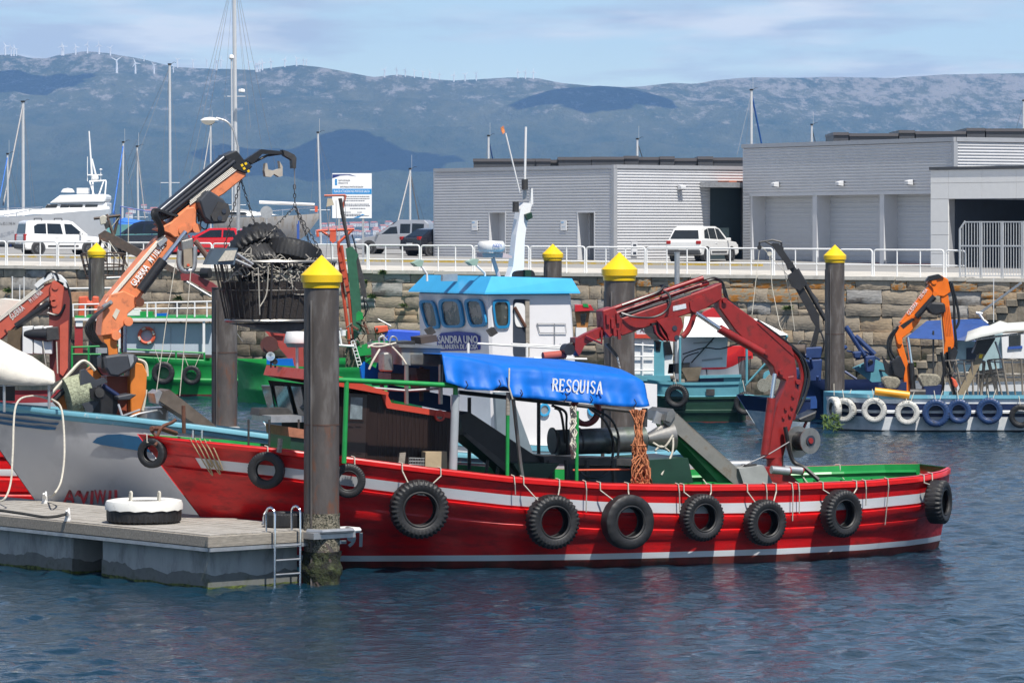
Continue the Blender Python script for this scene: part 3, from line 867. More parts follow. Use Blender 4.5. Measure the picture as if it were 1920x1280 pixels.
def building_left():
 # frames: local x runs to the right seen from the harbour, local y goes into the house
 d1 = KA - LA; F1 = Frame(LA.x, LA.y, math.atan2(d1.y, d1.x)); L1 = d1.length
 d2 = RA - KA; F2 = Frame(KA.x, KA.y, math.atan2(d2.y, d2.x)); L2 = d2.length + 6
 b = thing('harbour_building', 'low harbour building clad in silver horizontal corrugated metal with two narrow doors', 'building', F1.M)
 zg = 4.6
 # door openings on the left face
 ops = []
 for (xa, xb, yt) in ((919, 949, 398), (1085, 1116, 398)):
  a = F1.loc(xa, 450, 0); c = F1.loc(xb, 450, 0); zt = F1.loc((xa + xb) / 2, yt, 0).z
  ops.append((a.x, c.x, zt))
 mb = MB()
 x = 0.0
 for a, c, zt in ops:
  corr(mb, F1, x, a, 5.32, ZT); corr(mb, F1, a, c, zt, ZT); x = c
 corr(mb, F1, x, L1, 5.32, ZT)
 mb.build('corrugated_cladding', M_clad, b)
 mb = MB(); corr(mb, F2, 0.12, L2, 5.3, ZT - .02); mb.build('corrugated_cladding', M_clad, b)
 part('plinth', M_trim, b, F1, (-.02, L1, .02, .3, zg, 5.34))
 part('plinth', M_trim, b, F2, (.1, L2, .02, .3, zg, 5.32))
 part('roof_edge', mat('grey_flashing', (.40, .41, .43), .45, metal=.3, var=.05), b, F1, (-.05, L1 + .05, -.09, .3, ZT, ZT + .17))
 part('roof_edge', MATS['grey_flashing'], b, F2, (.05, L2, -.09, .3, ZT - .004, ZT + .18))
 part('corner_trim', MATS['grey_flashing'], b, F2, (-.10, .12, -.08, .12, 5.0, ZT - .01))
 part('roof', M_trim, b, F2, (.2, L2 - .3, .25, L1 - .3, ZT - .15, ZT + .05))
 part('back_wall', M_trim, b, F2, (0.2, L2, L1 - .25, L1, zg, ZT), (L2 - .2, L2, .3, L1, zg, ZT - .01))
 # side wall at the far left end of the left face
 FL = Frame(LA.x, LA.y, F2.ang)
 part('side_wall', M_clad, b, FL, (0.02, L2, -.02, .2, zg, ZT - .02))
 # doors in deep reveals
 for i, (a, c, zt) in enumerate(ops):
  fr = part('door_frame', M_doorw, b, F1, (a - .05, a + .02, -.07, .62, 5.25, zt + .05), (c - .02, c + .05, -.07, .62, 5.25, zt + .05), (a + .02, c - .02, -.07, .62, zt - .02, zt + .05), (a, c, -.1, .6, 5.2, 5.3))
  wd = c - a
  if i == 0:
   dr = part('door', M_doorw, b, F1, (a + .02, c - .02, .55, .62, 5.3, zt - .02))
   part('window_pane', M_glass, dr, F1, (a + wd * .42, c - wd * .12, .53, .56, zt - 1.15, zt - .18))
   part('handle', M_trim, dr, F1, (c - wd * .14, c - wd * .08, .5, .56, zt - 1.45, zt - 1.3))
  else:
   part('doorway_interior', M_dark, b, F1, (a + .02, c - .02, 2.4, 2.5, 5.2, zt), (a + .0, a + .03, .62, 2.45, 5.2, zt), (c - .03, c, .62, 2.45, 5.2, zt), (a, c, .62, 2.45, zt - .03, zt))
   part('door', M_doorw, b, F1, (a + .03, a + .09, .62, 1.5, 5.3, zt - .05))
 for px in (892, 1059):
  p = F1.loc(px, 423, 0)
  pl = part('wall_plate', M_letter, b, F1, (p.x - .24, p.x + .24, -.08, -.06, p.z - .24, p.z + .24))
  part('plate_print', mat('faint_blue_print', (.35, .55, .75), .5, var=.1), pl, F1, (p.x - .2, p.x + .02, -.086, -.082, p.z + .12, p.z + .2), (p.x - .14, p.x + .12, -.086, -.082, p.z - .06, p.z - .04))
 p = F2.loc(1187, 467, 0)
 mt = part('meter_box', M_doorw, b, F2, (p.x - .18, p.x + .18, -.12, -.01, p.z - .32, p.z + .36))
 part('meter_window', M_dark, mt, F2, (p.x - .1, p.x + .1, -.13, -.125, p.z + .12, p.z + .24), (p.x - .1, p.x + .1, -.13, -.125, p.z - .26, p.z - .14))
 # dark plant enclosure on the roof: boxes of uneven height
 y0 = 3.0
 def rp(px, py, v): return F1.loc(px, py, v)
 prev = None
 segs = [(887, 1005, 297, 2.6), (1006, 1033, 297, 2.55), (1034, 1047, 299, 2.9), (1048, 1110, 294, 2.4), (1111, 1172, 293.5, 2.42), (1173, 1200, 292, 2.2), (1201, 1240, 294, 2.5), (1241, 1268, 293, 2.3), (1269, 1312, 296, 2.5), (1313, 1341, 293, 2.3), (1342, 1400, 295, 2.5)]
 for xa, xb, yt, v in segs:
  # follow the left face up to the corner, then the right one
  P0 = W(xa, yt, 204 if xa < 1150 else 206); P1 = W(xb, yt, 204 if xa < 1150 else 206)
  Fp = Frame(P0.x, P0.y + v, 0.0)
  pan = part('roof_plant_panel', M_plant, b, Fp, (0, P1.x - P0.x, 0, 5, ZT - .05, P0.z - .12))
  part('roof_plant_cap', M_planttrim, pan, Fp, (-.03, P1.x - P0.x + .01, -.08, 5, P0.z - .12, P0.z + .03))
 # entrance with canopy beside the taller block
 e0 = F2.loc(1330, 400, 0).x; e1 = F2.loc(1394, 400, 0).x; ezt = F2.loc(1350, 352, 0).z
 part('entrance_recess', mat('dark_teal_recess', (.03, .05, .06), .6, var=.1), b, F2, (e0, e1 + 1.0, -.075, -.055, 5.3, ezt))
 part('entrance_jamb', M_plant, b, F2, (e1 - .25, e1 + .1, -.4, -.08, 5.2, ezt))
 part('canopy', M_galv, b, F2, (F2.loc(1311, 345, 0).x, e1 + 1.2, -1.2, -.05, ezt, ezt + .26))
 part('canopy_tiles', M_hr, b, F2, (F2.loc(1345, 340, 0).x, e1 + 1.2, -.9, -.05, ezt + .26, ezt + .34))
 wall_lamp(F2, 1273, 351, 'box lamp on the silver cladding above the parked white car', None)
 return F2
FA2 = building_left()
def building_right():
 P0 = Vector((11.48, 198.0)); P1 = Vector((20.25, 183.0))
 d = P1 - P0; F = Frame(P0.x, P0.y, math.atan2(d.y, d.x)); L = d.length
 F2 = Frame(P1.x, P1.y, F.ang + math.pi / 2)
 b = thing('warehouse', 'taller corrugated metal warehouse with three grey roller doors', 'warehouse', F.M)
 zt = 10.87
 x0 = F.loc(1407, 400, 0).x; zdoor = F.loc(1560, 362, 0).z
 mb = MB(); corr(mb, F, 0, L, zdoor, zt); corr(mb, F, 0, x0, 5.25, zdoor); mb.build('corrugated_cladding', M_clad, b)
 mb = MB(); corr(mb, F2, .12, 14, 5.2, zt - .02); mb.build('corrugated_cladding', M_clad, b)
 part('side_wall', M_clad, b, Frame(P0.x, P0.y, F2.ang), (0, 14, -.02, .1, 5.0, zt - .03))
 part('roof_edge', MATS['grey_flashing'], b, F, (-.08, L + .05, -.1, .3, zt, zt + .2))
 part('roof_edge', MATS['grey_flashing'], b, F2, (.05, 14, -.1, .3, zt - .004, zt + .2))
 part('corner_trim', MATS['grey_flashing'], b, F2, (-.10, .12, -.08, .12, 5.0, zt - .01))
 part('roof', M_trim, b, F2, (.3, 13.7, .3, L, zt - .2, zt + .02))
 part('lintel', M_doorw, b, F, (x0, L, -.05, .8, zdoor - .1, zdoor + .02))
 # roller doors between pillars
 doors = [(1418, 1530), (1538, 1656), (1664, 1775)]
 for xa, xb in doors:
  a = F.loc(xa, 430, .75).x; c = F.loc(xb, 430, .75).x
  mb = MB(); zs = np.arange(5.25, zdoor, .12)
  for i, z in enumerate(zs):
   FB(mb, F, a, c, .75 + (.0 if i % 2 else .03), .85, z, z + .118)
  dr = mb.build('roller_door', M_shut, b)
  part('door_seal', mat('red_door_foot', (.35, .03, .02), .6), dr, F, (a, c, .72, .8, 5.22, 5.27))
 for xa, xb in ((1407, 1417), (1530, 1538), (1656, 1664)):
  a = F.loc(xa, 430, .2).x; c = F.loc(xb, 430, .2).x
  part('pillar', M_doorw, b, F, (a, c, .0, .9, 5.15, zdoor - .1))
 # roof plant
 for xa, xb, yt in ((1563, 1592, 249), (1593, 1685, 251), (1686, 1716, 245), (1717, 1812, 247), (1813, 1848, 241), (1849, 1940, 242)):
  p0 = W(xa, yt, 197); p1 = W(xb, yt, 197); Fp = Frame(p0.x, p0.y, 0)
  pan = part('roof_plant_panel', M_plant, b, Fp, (0, p1.x - p0.x - .03, 0, 5, zt - .1, p0.z - .12))
  part('roof_plant_cap', M_planttrim, pan, Fp, (-.03, p1.x - p0.x - .02, -.08, 5, p0.z - .12, p0.z + .02))
 for px, py in ((1460, 346), (1581, 344), (1711, 342)):
  wall_lamp(F, px, py, 'box lamp above the warehouse roller doors', 'lamps above the roller doors')
 # white panelled portal
 Q0 = W(1745, 400, 181.5); Q1 = W(1960, 400, 176.5)
 d = Vector((Q1.x - Q0.x, Q1.y - Q0.y)); FC = Frame(Q0.x, Q0.y, math.atan2(d.y, d.x))
 c = thing('portal_building', 'white panelled portal with a wide dark opening beside the warehouse', 'building', FC.M)
 zc = FC.loc(1745, 319, 0).z; zo = FC.loc(1800, 373, 0).z; xo = FC.loc(1778, 420, 0).x; LL = 7.0
 part('wall', M_trim, c, FC, (.05, xo - .05, .06, .5, 4.9, zc - .05), (xo - .05, LL, .06, .5, zo + .03, zc - .05))
 # facade panels, one by one
 nrow = [(4.95, 5.75), (5.75, 6.6), (6.6, 7.2), (7.2, zo), (zo, zo + .72), (zo + .72, zc)]
 for z0, z1 in nrow:
  part('facade_panel', M_panel, c, FC, (0, xo, 0, .06, z0 + .008, z1 - .008))
  if z0 >= zo - .01:
   for k in range(3):
    part('facade_panel', M_panel, c, FC, (xo + .012 + k * 2.0, min(LL, xo + (k + 1) * 2.0), 0, .06, z0 + .008, z1 - .008))
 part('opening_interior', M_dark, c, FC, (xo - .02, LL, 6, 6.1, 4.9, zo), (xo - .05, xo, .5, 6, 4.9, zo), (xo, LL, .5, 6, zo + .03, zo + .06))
 part('roof_edge', M_plant, c, FC, (-.05, LL, -.06, 4, zc, zc + .14))
 part('side_wall', M_panel, c, FC, (0, .05, .06, 4, 4.9, zc - .01))
building_right()
# ------------------------------------------------------------------ vehicles
M_tyre = mat('car_tyre', (.018, .018, .019), .7, var=.2)
M_rim = mat('wheel_rim', (.45, .46, .47), .35, metal=.7, var=.1)
M_tail = mat('tail_light', (.35, .012, .012), .25, var=.1)
M_head = mat('head_light', (.6, .62, .65), .15, var=.05)
M_bump = mat('grey_bumper', (.05, .052, .056), .6, var=.1)
M_plate = mat('number_plate', (.75, .75, .72), .5)
def wheel_meshes():
 t = MB(); t.lathe([(.19, -.10), (.27, -.105), (.32, -.08), (.33, 0), (.32, .08), (.27, .105), (.19, .10)], ax=(0, 1, 0), n=24)
 r = MB(); r.lathe([(.02, -.085), (.07, -.09), (.19, -.075), (.21, -.10), (.21, .1)], ax=(0, 1, 0), n=20)
 for k in range(6):
  a = k * math.pi / 3
  r.box((math.cos(a) * .12, -.095, math.sin(a) * .12), (.03, .02, .03))
 return t.mesh('tyre', M_tyre, True), r.mesh('rim', M_rim, True)
WT, WR = wheel_meshes()
def car(name, label, cat, pos, head, L, Wd, H, body_m, low, roof, win_side, paint, rear=None, extras=None):
 """low: side outline below the belt; roof: greenhouse outline (x from the rear, z); x forward"""
 M = Matrix.Translation(pos) @ Matrix.Rotation(head, 4, 'Z')
 t = thing(name, label, cat, M)
 hw = Wd / 2
 mb = MB()
 # lower body: three slices give it a rounded plan and tumblehome
 def ring(y, inset, zin):
  return [(x + (inset if x < L * .5 else -inset), y, z if z > .35 else z + zin) for x, z in low]
 mb.loft([ring(-hw, .05, .03), ring(-hw + .06, 0, 0), ring(hw - .06, 0, 0), ring(hw, .05, .03)])
 rw = hw - .06
 belt = min(z for x, z in roof)
 rings = []
 top = max(z for x, z in roof)
 def gring(s):
  out = []
  for x, z in roof:
   f = (z - belt) / (top - belt)
   out.append((x, s * (rw - .17 * f), z))
  return out
 mb.loft([gring(-1), gring(-.9), gring(.9), gring(1)])
 body = mb.build('body', body_m, t, local=True, bevel=.03)
 for s in (-1, 1):
  for poly in win_side:
   mw = MB(); pts = []
   for x, z in poly:
    f = (z - belt) / (top - belt)
    pts.append(Vector((x, s * (rw - .17 * f + .012), z)))
   mw.prism(pts, (0, -s * .03, 0)); mw.build('window', M_glass, t, local=True)
 # screens front and back
 fr = [p for p in roof if p[0] > L * .5]; re = [p for p in roof if p[0] < L * .5]
 hi = [p for p in roof if p[1] > top - .16]
 for a, c, nm in ((min(fr, key=lambda p: p[1]), max(hi, key=lambda p: p[0]), 'windscreen'), (min(re, key=lambda p: p[1]), min(hi, key=lambda p: p[0]), 'rear_window')):
  da = Vector((c[0] - a[0], 0, c[1] - a[1]))
  if da.length < .2: continue
  nrm = Vector((da.z, 0, -da.x)).normalized()
  if (nm == 'rear_window') != (nrm.x < 0): nrm = -nrm
  A = Vector((a[0], 0, a[1])) + da * .10 + nrm * .02; C_ = Vector((a[0], 0, a[1])) + da * .85 + nrm * .02
  ww = rw - .10; wt = rw - .24
  mw = MB(); mw.prism([A + Vector((0, -ww, 0)), A + Vector((0, ww, 0)), C_ + Vector((0, wt, 0)), C_ + Vector((0, -wt, 0))], -nrm * .02)
  mw.build(nm, M_glass, t, local=True)
 sc_ = (H / 1.75) * .5 + .5
 for fx in (.17, .80):
  for s in (-1, 1):
   Mw = Matrix.Translation((L * fx, s * (hw - .09), .33)) @ (Matrix.Rotation(math.pi, 4, 'Z') if s > 0 else Matrix.Identity(4))
   wh = inst('wheel', WT, t, Mw); inst('rim', WR, wh, Matrix.Identity(4))
   ar = MB(); ar.cyl((L * fx, s * (hw - .2), .35), (L * fx, s * (hw + .004), .35), .39, n=20); ar.build('wheel_arch', M_bump, t, local=True)
 bl = min(x for x, z in low); br = max(x for x, z in low)
 m_ = MB(); m_.box((bl + .05, 0, .45), (.22, Wd - .06, .26)); m_.build('bumper', M_bump if rear != 'body' else body_m, t, local=True, bevel=.05)
 m_ = MB(); m_.box((br - .06, 0, .45), (.22, Wd - .08, .26)); m_.build('bumper', M_bump if rear != 'body' else body_m, t, local=True, bevel=.05)
 for s in (-1, 1):
  m_ = MB(); m_.box((bl + .07, s * (hw - .13), .92), (.18, .24, .34 if cat == 'van' else .17)); m_.build('tail_light', M_tail, t, local=True, bevel=.02)
  m_ = MB(); m_.box((br - .12, s * (hw - .22), .74), (.26, .32, .16)); m_.build('headlight', M_head, t, local=True, bevel=.03)
  m_ = MB(); m_.box((L * .69, s * (hw + .07), belt + .06), (.1, .2, .15)); m_.build('wing_mirror', body_m, t, local=True, bevel=.02)
  m_ = MB(); m_.box((L * .48, s * (hw + .006), .46), (L * .38, .03, .08)); m_.build('side_strip', M_bump, t, local=True)
  m_ = MB(); m_.box((L * .40, s * (hw - .005), belt - .12), (.16, .04, .035)); m_.build('door_handle', body_m, t, local=True)
 m_ = MB(); m_.box((bl - .015, 0, .62), (.02, .5, .11)); m_.build('number_plate', M_plate, t, local=True)
 m_ = MB(); m_.box((br + .04, 0, .45), (.02, .5, .11)); m_.build('number_plate', M_plate, t, local=True)
 if extras: extras(t, L, hw)
 return t
M_carwhite = mat('white_car_paint', (.76, .76, .75), .25, var=.02, coat=.6)
M_carred = mat('red_car_paint', (.55, .012, .02), .25, var=.04, coat=.6)
M_carsilver = mat('silver_car_paint', (.42, .43, .45), .3, metal=.5, var=.03, coat=.5)
M_carblack = mat('black_car_paint', (.012, .013, .02), .2, var=.05, coat=.6)
M_carnavy = mat('navy_car_paint', (.012, .018, .035), .25, var=.05, coat=.6)
VAN_LOW = [(0, .38), (.02, 1.0), (.08, 1.08), (3.1, 1.02), (4.05, .92), (4.33, .68), (4.38, .38), (4.25, .26), (.1, .26)]
VAN_ROOF = [(.06, 1.04), (.16, 1.72), (.4, 1.80), (2.4, 1.80), (2.7, 1.72), (3.5, 1.02)]
VAN_WIN = [[(.55, 1.12), (.55, 1.5), (.75, 1.62), (1.2, 1.64), (1.2, 1.1)], [(1.27, 1.1), (1.27, 1.64), (2.0, 1.62), (2.1, 1.08)], [(2.25, 1.08), (2.2, 1.62), (2.6, 1.6), (3.2, 1.08)]]
def gpos(px, d):
 X = (px - 960) / FPX * d
 l = QF.I @ Vector((X, d, 0))
 return Vector((X, d, gz(l.x, l.y)))
def roof_bars(t, L, hw):
 for x in (1.0, 2.1):
  m_ = MB(); m_.tube([(x, -hw + .22, 1.78), (x, -hw + .25, 1.9), (x, hw - .25, 1.9), (x, hw - .22, 1.78)], .025); m_.build('roof_bar', M_bump, t, local=True)
def put(px, d, head, L):
 p = gpos(px, d)
 return p - Vector((math.cos(head), math.sin(head), 0)) * L / 2
h = math.radians(24); car('white_van', 'white passenger van with roof bars parked behind the yellow kerb', 'van', put(112, 210, h, 4.38), h, 4.38, 1.8, 1.8, M_carwhite, VAN_LOW, VAN_ROOF, VAN_WIN, 0, extras=roof_bars)
SUV_LOW = [(0, .42), (0, .95), (.1, 1.06), (3.2, 1.0), (4.15, .92), (4.38, .7), (4.42, .4), (4.2, .3), (.15, .3)]
SUV_ROOF = [(.12, 1.03), (.42, 1.58), (.75, 1.69), (2.2, 1.69), (2.6, 1.58), (3.35, 1.0)]
SUV_WIN = [[(.62, 1.12), (.78, 1.5), (1.15, 1.58), (1.15, 1.1)], [(1.22, 1.1), (1.22, 1.6), (1.95, 1.6), (2.0, 1.08)], [(2.08, 1.08), (2.05, 1.6), (2.4, 1.56), (3.0, 1.06)]]
h = math.radians(62); car('white_suv', 'white compact off-roader parked in front of the harbour building', 'car', put(1318, 194, h, 4.42), h, 4.42, 1.84, 1.69, M_carwhite, SUV_LOW, SUV_ROOF, SUV_WIN, 0)
h = math.radians(180 - 14)
PK_LOW = [(0, .4), (0, 1.0), (.06, 1.1), (2.5, 1.05), (3.6, .88), (4.0, .66), (4.08, .4), (3.9, .26), (.12, .26)]
PK_ROOF = [(.02, 1.06), (.06, 1.6), (.3, 1.8), (1.7, 1.82), (2.0, 1.58), (2.2, 1.5), (2.95, 1.02)]
PK_WIN = [[(.3, 1.12), (.3, 1.6), (.95, 1.62), (.95, 1.1)], [(1.05, 1.1), (1.05, 1.6), (1.6, 1.6), (1.6, 1.1)], [(1.72, 1.06), (1.8, 1.46), (2.15, 1.42), (2.62, 1.05)]]
car('silver_van', 'silver high-backed small van with grey bumper behind the railing', 'van', put(742, 213, h, 4.08), h, 4.08, 1.66, 1.82, M_carsilver, PK_LOW, PK_ROOF, PK_WIN, 0)
SED_LOW = [(0, .42), (.02, .92), (.12, 1.0), (3.1, .95), (4.1, .86), (4.36, .66), (4.4, .4), (4.2, .26), (.12, .26)]
SED_ROOF = [(.25, .97), (.95, 1.38), (1.4, 1.45), (2.3, 1.44), (3.25, .96)]
SED_WIN = [[(.75, 1.02), (1.05, 1.32), (1.65, 1.37), (1.65, 1.0)], [(1.72, 1.0), (1.72, 1.38), (2.25, 1.36), (2.95, 1.0)]]
h = math.radians(37); car('black_car', 'black saloon car half hidden by the corner of the corrugated building', 'car', gpos(768, 207.0), h, 4.4, 1.8, 1.45, M_carblack, SED_LOW, SED_ROOF, SED_WIN, 0, rear='body')
HAT_LOW = [(0, .42), (.02, .95), (.1, 1.02), (2.9, .96), (3.7, .85), (3.95, .64), (4.0, .4), (3.85, .26), (.12, .26)]
HAT_ROOF = [(.08, 1.0), (.35, 1.40), (.7, 1.49), (2.0, 1.48), (2.95, .97)]
HAT_WIN = [[(.55, 1.04), (.7, 1.36), (1.25, 1.4), (1.25, 1.02)], [(1.33, 1.02), (1.33, 1.4), (1.95, 1.38), (2.6, 1.02)]]
h = math.radians(180 - 10); car('red_car', 'red hatchback parked behind the orange crane boom', 'car', put(398, 203, h, 4.0), h, 4.0, 1.7, 1.49, M_carred, HAT_LOW, HAT_ROOF, HAT_WIN, 0, rear='body')
h = math.radians(180 - 12); car('dark_off_roader', 'dark navy off-roader parked between the white van and the red hatchback', 'car', put(272, 212, h, 4.42), h, 4.42, 1.84, 1.75, M_carnavy, SUV_LOW, [(x, z + .06) for x, z in SUV_ROOF], SUV_WIN, 0)
# ------------------------------------------------------------------ lamp, signs, posts on the quay
def street_lamp():
 d = 190
 t = thing('street_lamp', 'pale grey street lamp with a curved arm above the orange crane', 'street lamp', gpos(447, d))
 p = MB(); a = gpos(447, d)
 pts = [a, W(447, 330, d), W(446, 275, d)] + spl([W(446, 275, d), W(438, 245, d), W(425, 228, d), W(405, 221.5, d)], 5)
 p.tube(pts, [.09] * 2 + [.07] + [.05] * (len(pts) - 3), 10); p.build('pole', M_galv, t, smooth=True)
 hd = MB(); c = W(393, 226, d)
 hd.lathe([(.02, .16), (.2, .13), (.34, .04), (.36, 0)], (0, 0, 0), n=16)
 hd.v = [c + Vector((v.x * 1.25, v.y * .6, v.z)) for v in hd.v]
 hd.build('lamp_housing', mat('lamp_housing_grey', (.62, .63, .63), .5, var=.05), t, smooth=True)
 gl = MB(); gl.lathe([(.34, 0), (.28, -.12), (.12, -.2), (.01, -.21)], n=16); gl.v = [c + Vector((v.x * 1.0 - .06, v.y * .55, v.z)) for v in gl.v]
 gl.build('lamp_glass', mat('lamp_glass', (.6, .58, .52), .3, var=.05), t, smooth=True)
street_lamp()
def info_sign():
 d = 188
 t = thing('information_board', 'white harbour works information board with blue band on two posts', 'sign', gpos(660, d))
 z0 = W(0, 409, d).z; z1 = W(0, 325, d).z; x0 = W(623, 0, d).x; x1 = W(697, 0, d).x
 b = MB(); b.box(((x0 + x1) / 2, d, (z0 + z1) / 2), (x1 - x0, .05, z1 - z0)); bd = b.build('board', mat('board_white', (.76, .77, .78), .5, var=.02), t)
 for px in (681, 636):
  pm = MB(); p = gpos(px, d + .08); pm.bar(p, (p.x, p.y, z1 - .1), .14, .1); pm.build('post', M_galv, t)
 f = d - .031
 def rect(px0, py0, px1, py1, m_, nm='printed_band'):
  q = MB(); a = W(px0, py0, f); c = W(px1, py1, f); q.box(((a.x + c.x) / 2, f, (a.z + c.z) / 2), (c.x - a.x, .008, a.z - c.z)); q.build(nm, m_, bd)
 Mb = mat('board_blue', (.01, .22, .52), .5, var=.03); Mn = mat('board_navy', (.012, .035, .17), .5, var=.03); Mg = mat('board_print', (.12, .13, .16), .6, var=.05)
 rect(623.3, 354, 696.7, 364, Mb)
 q = MB(); pts = [W(623.3, 327, f), W(656, 327, f), W(668, 331, f), W(652, 328.5, f), W(638, 329.5, f), W(623.3, 334.5, f)]; q.prism(pts, (0, .008, 0)); q.build('printed_swoosh', Mn, bd)
 q = MB(); pts = [W(663, 408.5, f), W(672, 408.5, f), W(684, 402, f), W(679, 401.5, f), W(672, 405, f)]; q.prism(pts, (0, .008, 0)); q.build('printed_swoosh', Mb, bd)
 q = MB()
 for yy in (337.5, 341.5, 345.5):
  a = W(630, yy, f); q.box((a.x, f, a.z), (.10, .008, .085))
 q.build('emblem', Mb, bd)
 def tl(s, px, py, wpx, size, m_):
  p = W(px, py, f - .004); text('lettering', s, plane_matrix(p, (1, 0, 0), (0, 0, 1)), size, m_, bd, width=wpx / FPX * d)
 tl('XUNTA DE GALICIA', 645.5, 338.5, 22, .10, Mg); tl('CONSELLERIA DO MAR', 643.5, 343.3, 18, .07, Mg)
 tl('ENTE PUBLICO PORTOS DE GALICIA', 659.5, 350.5, 43, .10, Mg)
 tl('PLAN DE ACTUACIONS NOS PORTOS DE GALICIA', 659.5, 359, 67, .17, M_letter)
 for i, (y, a, b_) in enumerate(((368.5, 644, 693), (372.5, 644, 693), (376.5, 645, 684), (383, 645, 692), (386, 642, 694), (391, 656, 685), (398, 645, 658), (398, 670, 679), (402, 641, 676), (404.5, 641, 692))):
  q = MB(); rg = random.Random(i); x = a
  while x < b_:
   l = rg.uniform(1.2, 4.0); A = W(x, y - .9, f); B = W(min(b_, x + l), y + .9, f)
   q.box(((A.x + B.x) / 2, f, (A.z + B.z) / 2), (B.x - A.x, .008, (A.z - B.z) * .8)); x += l + .7
  q.build('small_print', Mg, bd)
info_sign()
def round_sign():
 d = 186; t = thing('round_road_sign', 'round road sign seen from its grey back beside the red hatchback', 'sign', gpos(500, d))
 p = MB(); a = gpos(500, d); p.cyl(a, W(500, 386, d), .04, n=8); p.build('post', M_galv, t)
 q = MB(); c = W(499.5, 398, d - .05); q.cyl(c, c + Vector((0, .02, 0)), .29, n=28); q.build('disc', M_galv, t)
round_sign()
def post():
 p = QF.loc(1269.5, 530, -1.6)
 o = MB(); a = QF.M @ Vector((p.x, -1.6, -3)); b = QF.M @ Vector((p.x, -1.6, QF.loc(1269.5, 474, -1.6).z)); o.cyl(a, b, .11, n=14)
 t = thing('mooring_post', 'slim bare galvanised mooring post against the quay wall', 'post', (a.x, a.y, -3))
 o.build('shaft', M_galv, t, smooth=True)
 c = MB(); c.cyl(b, b + Vector((0, 0, .03)), .125, n=14); c.build('cap', M_galv, t)
post()
# ------------------------------------------------------------------ piles
M_pile = mat('pile_steel', (0.092, 0.078, 0.070), 0.55, metal=0.2, var=0.3, scale=1.6, dirt=(0.16, 0.15, 0.145), dscale=1.6, dlo=0.5, dhi=0.66, stretch=(2.2, 2.2, .5), bump=.06, bscale=8)
M_pilerust = mat('pile_rust_band', (0.080, 0.068, 0.063), 0.6, var=0.3, scale=2, dirt=(0.14, 0.06, 0.035), dscale=1.8, dlo=0.52, dhi=0.66, stretch=(2.2, 2.2, .7), bump=.2, bscale=20)
M_barn = mat('barnacle_crust', (0.22, 0.195, 0.145), 0.95, var=0.5, scale=26, dirt=(0.045, 0.045, 0.03), dscale=22, dlo=0.48, dhi=0.56, bump=1.0, bscale=38)
M_weedpile = mat('pile_weed', (0.035, 0.045, 0.012), 0.7, var=0.5, scale=8, dirt=(0.012, 0.012, 0.01), dscale=6, dlo=0.4, dhi=0.6, bump=1.0, bscale=22)
def pile(px, d, label, ytop=None, r=.335, cap=True, seam=None):
 x = (px - 960) / FPX * d
 ztop = 5.72 if ytop is None else W(px, ytop, d).z
 t = thing('mooring_pile', label, 'pile', (x, d, -3))
 R = Matrix.Translation((x, d, 0))
 def cy(z0, z1, rr, m_, nm, n=32, parent=t, jit=0):
  mb = MB(); k = max(1, int((z1 - z0) / .08)) if jit else 1
  prof = [(rr + (random.uniform(-jit, jit) if jit else 0), z0 + (z1 - z0) * i / k) for i in range(k + 1)]
  mb.lathe(prof, (x, d, 0), n=n)
  if jit: mb.v = [v + Vector((random.uniform(-jit, jit), random.uniform(-jit, jit), 0)) for v in mb.v]
  return mb.build(nm, m_, parent, smooth=True)
 zs = ztop - 2.55 if seam is None else seam
 sh = cy(zs, ztop, r, M_pile, 'shaft')
 cy(-3, zs, r + .002, M_pilerust if seam is not None else M_pile, 'lower_shaft')
 cy(zs - .02, zs + .01, r + .008, mat('weld_brown', (.07, .04, .03), .8, var=.4, scale=12), 'weld_seam', jit=.004)
 # guide rails welded along the shaft
 for a in (-.55, 2.6, 4.4):
  mb = MB(); px_ = x + math.sin(a) * (r + .01); py_ = d - math.cos(a) * (r + .01)
  mb.bar((px_, py_, -3), (px_, py_, ztop - .3), .05, .035); mb.build('guide_strip', M_pile, t)
 if seam is not None:
  cy(.62, 1.35, r + .018, M_barn, 'barnacles', jit=.012); cy(-.6, .62, r + .035, M_weedpile, 'weed_growth', jit=.03)
 else:
  cy(-.6, 1.1, r + .02, M_weedpile, 'weed_growth', jit=.015)
 if cap:
  mb = MB(); k = .395 / .335 * r
  mb.lathe([(r + .02, ztop - .06), (r + .03, ztop + .03), (r + .03, ztop + .05)], (x, d, 0), n=36); mb.build('cap_collar', M_yellow, t, smooth=True)
  mb = MB(); mb.lathe([(r, ztop + .045), (k, ztop + .05), (k + .004, ztop + .19), (.012, ztop + .56), (.0, ztop + .565)], (x, d, 0), n=40); mb.build('conical_cap', M_yellow, t, smooth=True)
 else:
  mb = MB(); mb.lathe([(r, ztop - .02), (r + .015, ztop + .03), (0.001, ztop + .05)], (x, d, 0), n=32); mb.build('flat_cap', M_pile, t, smooth=True)
 return t
pile(603, 76.7, 'thick steel pile with yellow cone cap rising through the end of the pontoon', seam=3.05)
pile(1161.5, 88.2, 'yellow capped steel pile between the blue-roofed boat and the red crane')
pile(421, 105, 'bare steel pile without a cap behind the hanging basket', ytop=541, cap=False, seam=W(421, 660, 105).z)
pile(181, 168, 'yellow capped pile in front of the parked white van')
pile(1036.5, 150, 'yellow capped pile behind the blue wheelhouse roof')
pile(1565.5, 140, 'tall yellow capped pile beside the navy crane and the boat with white tyres')
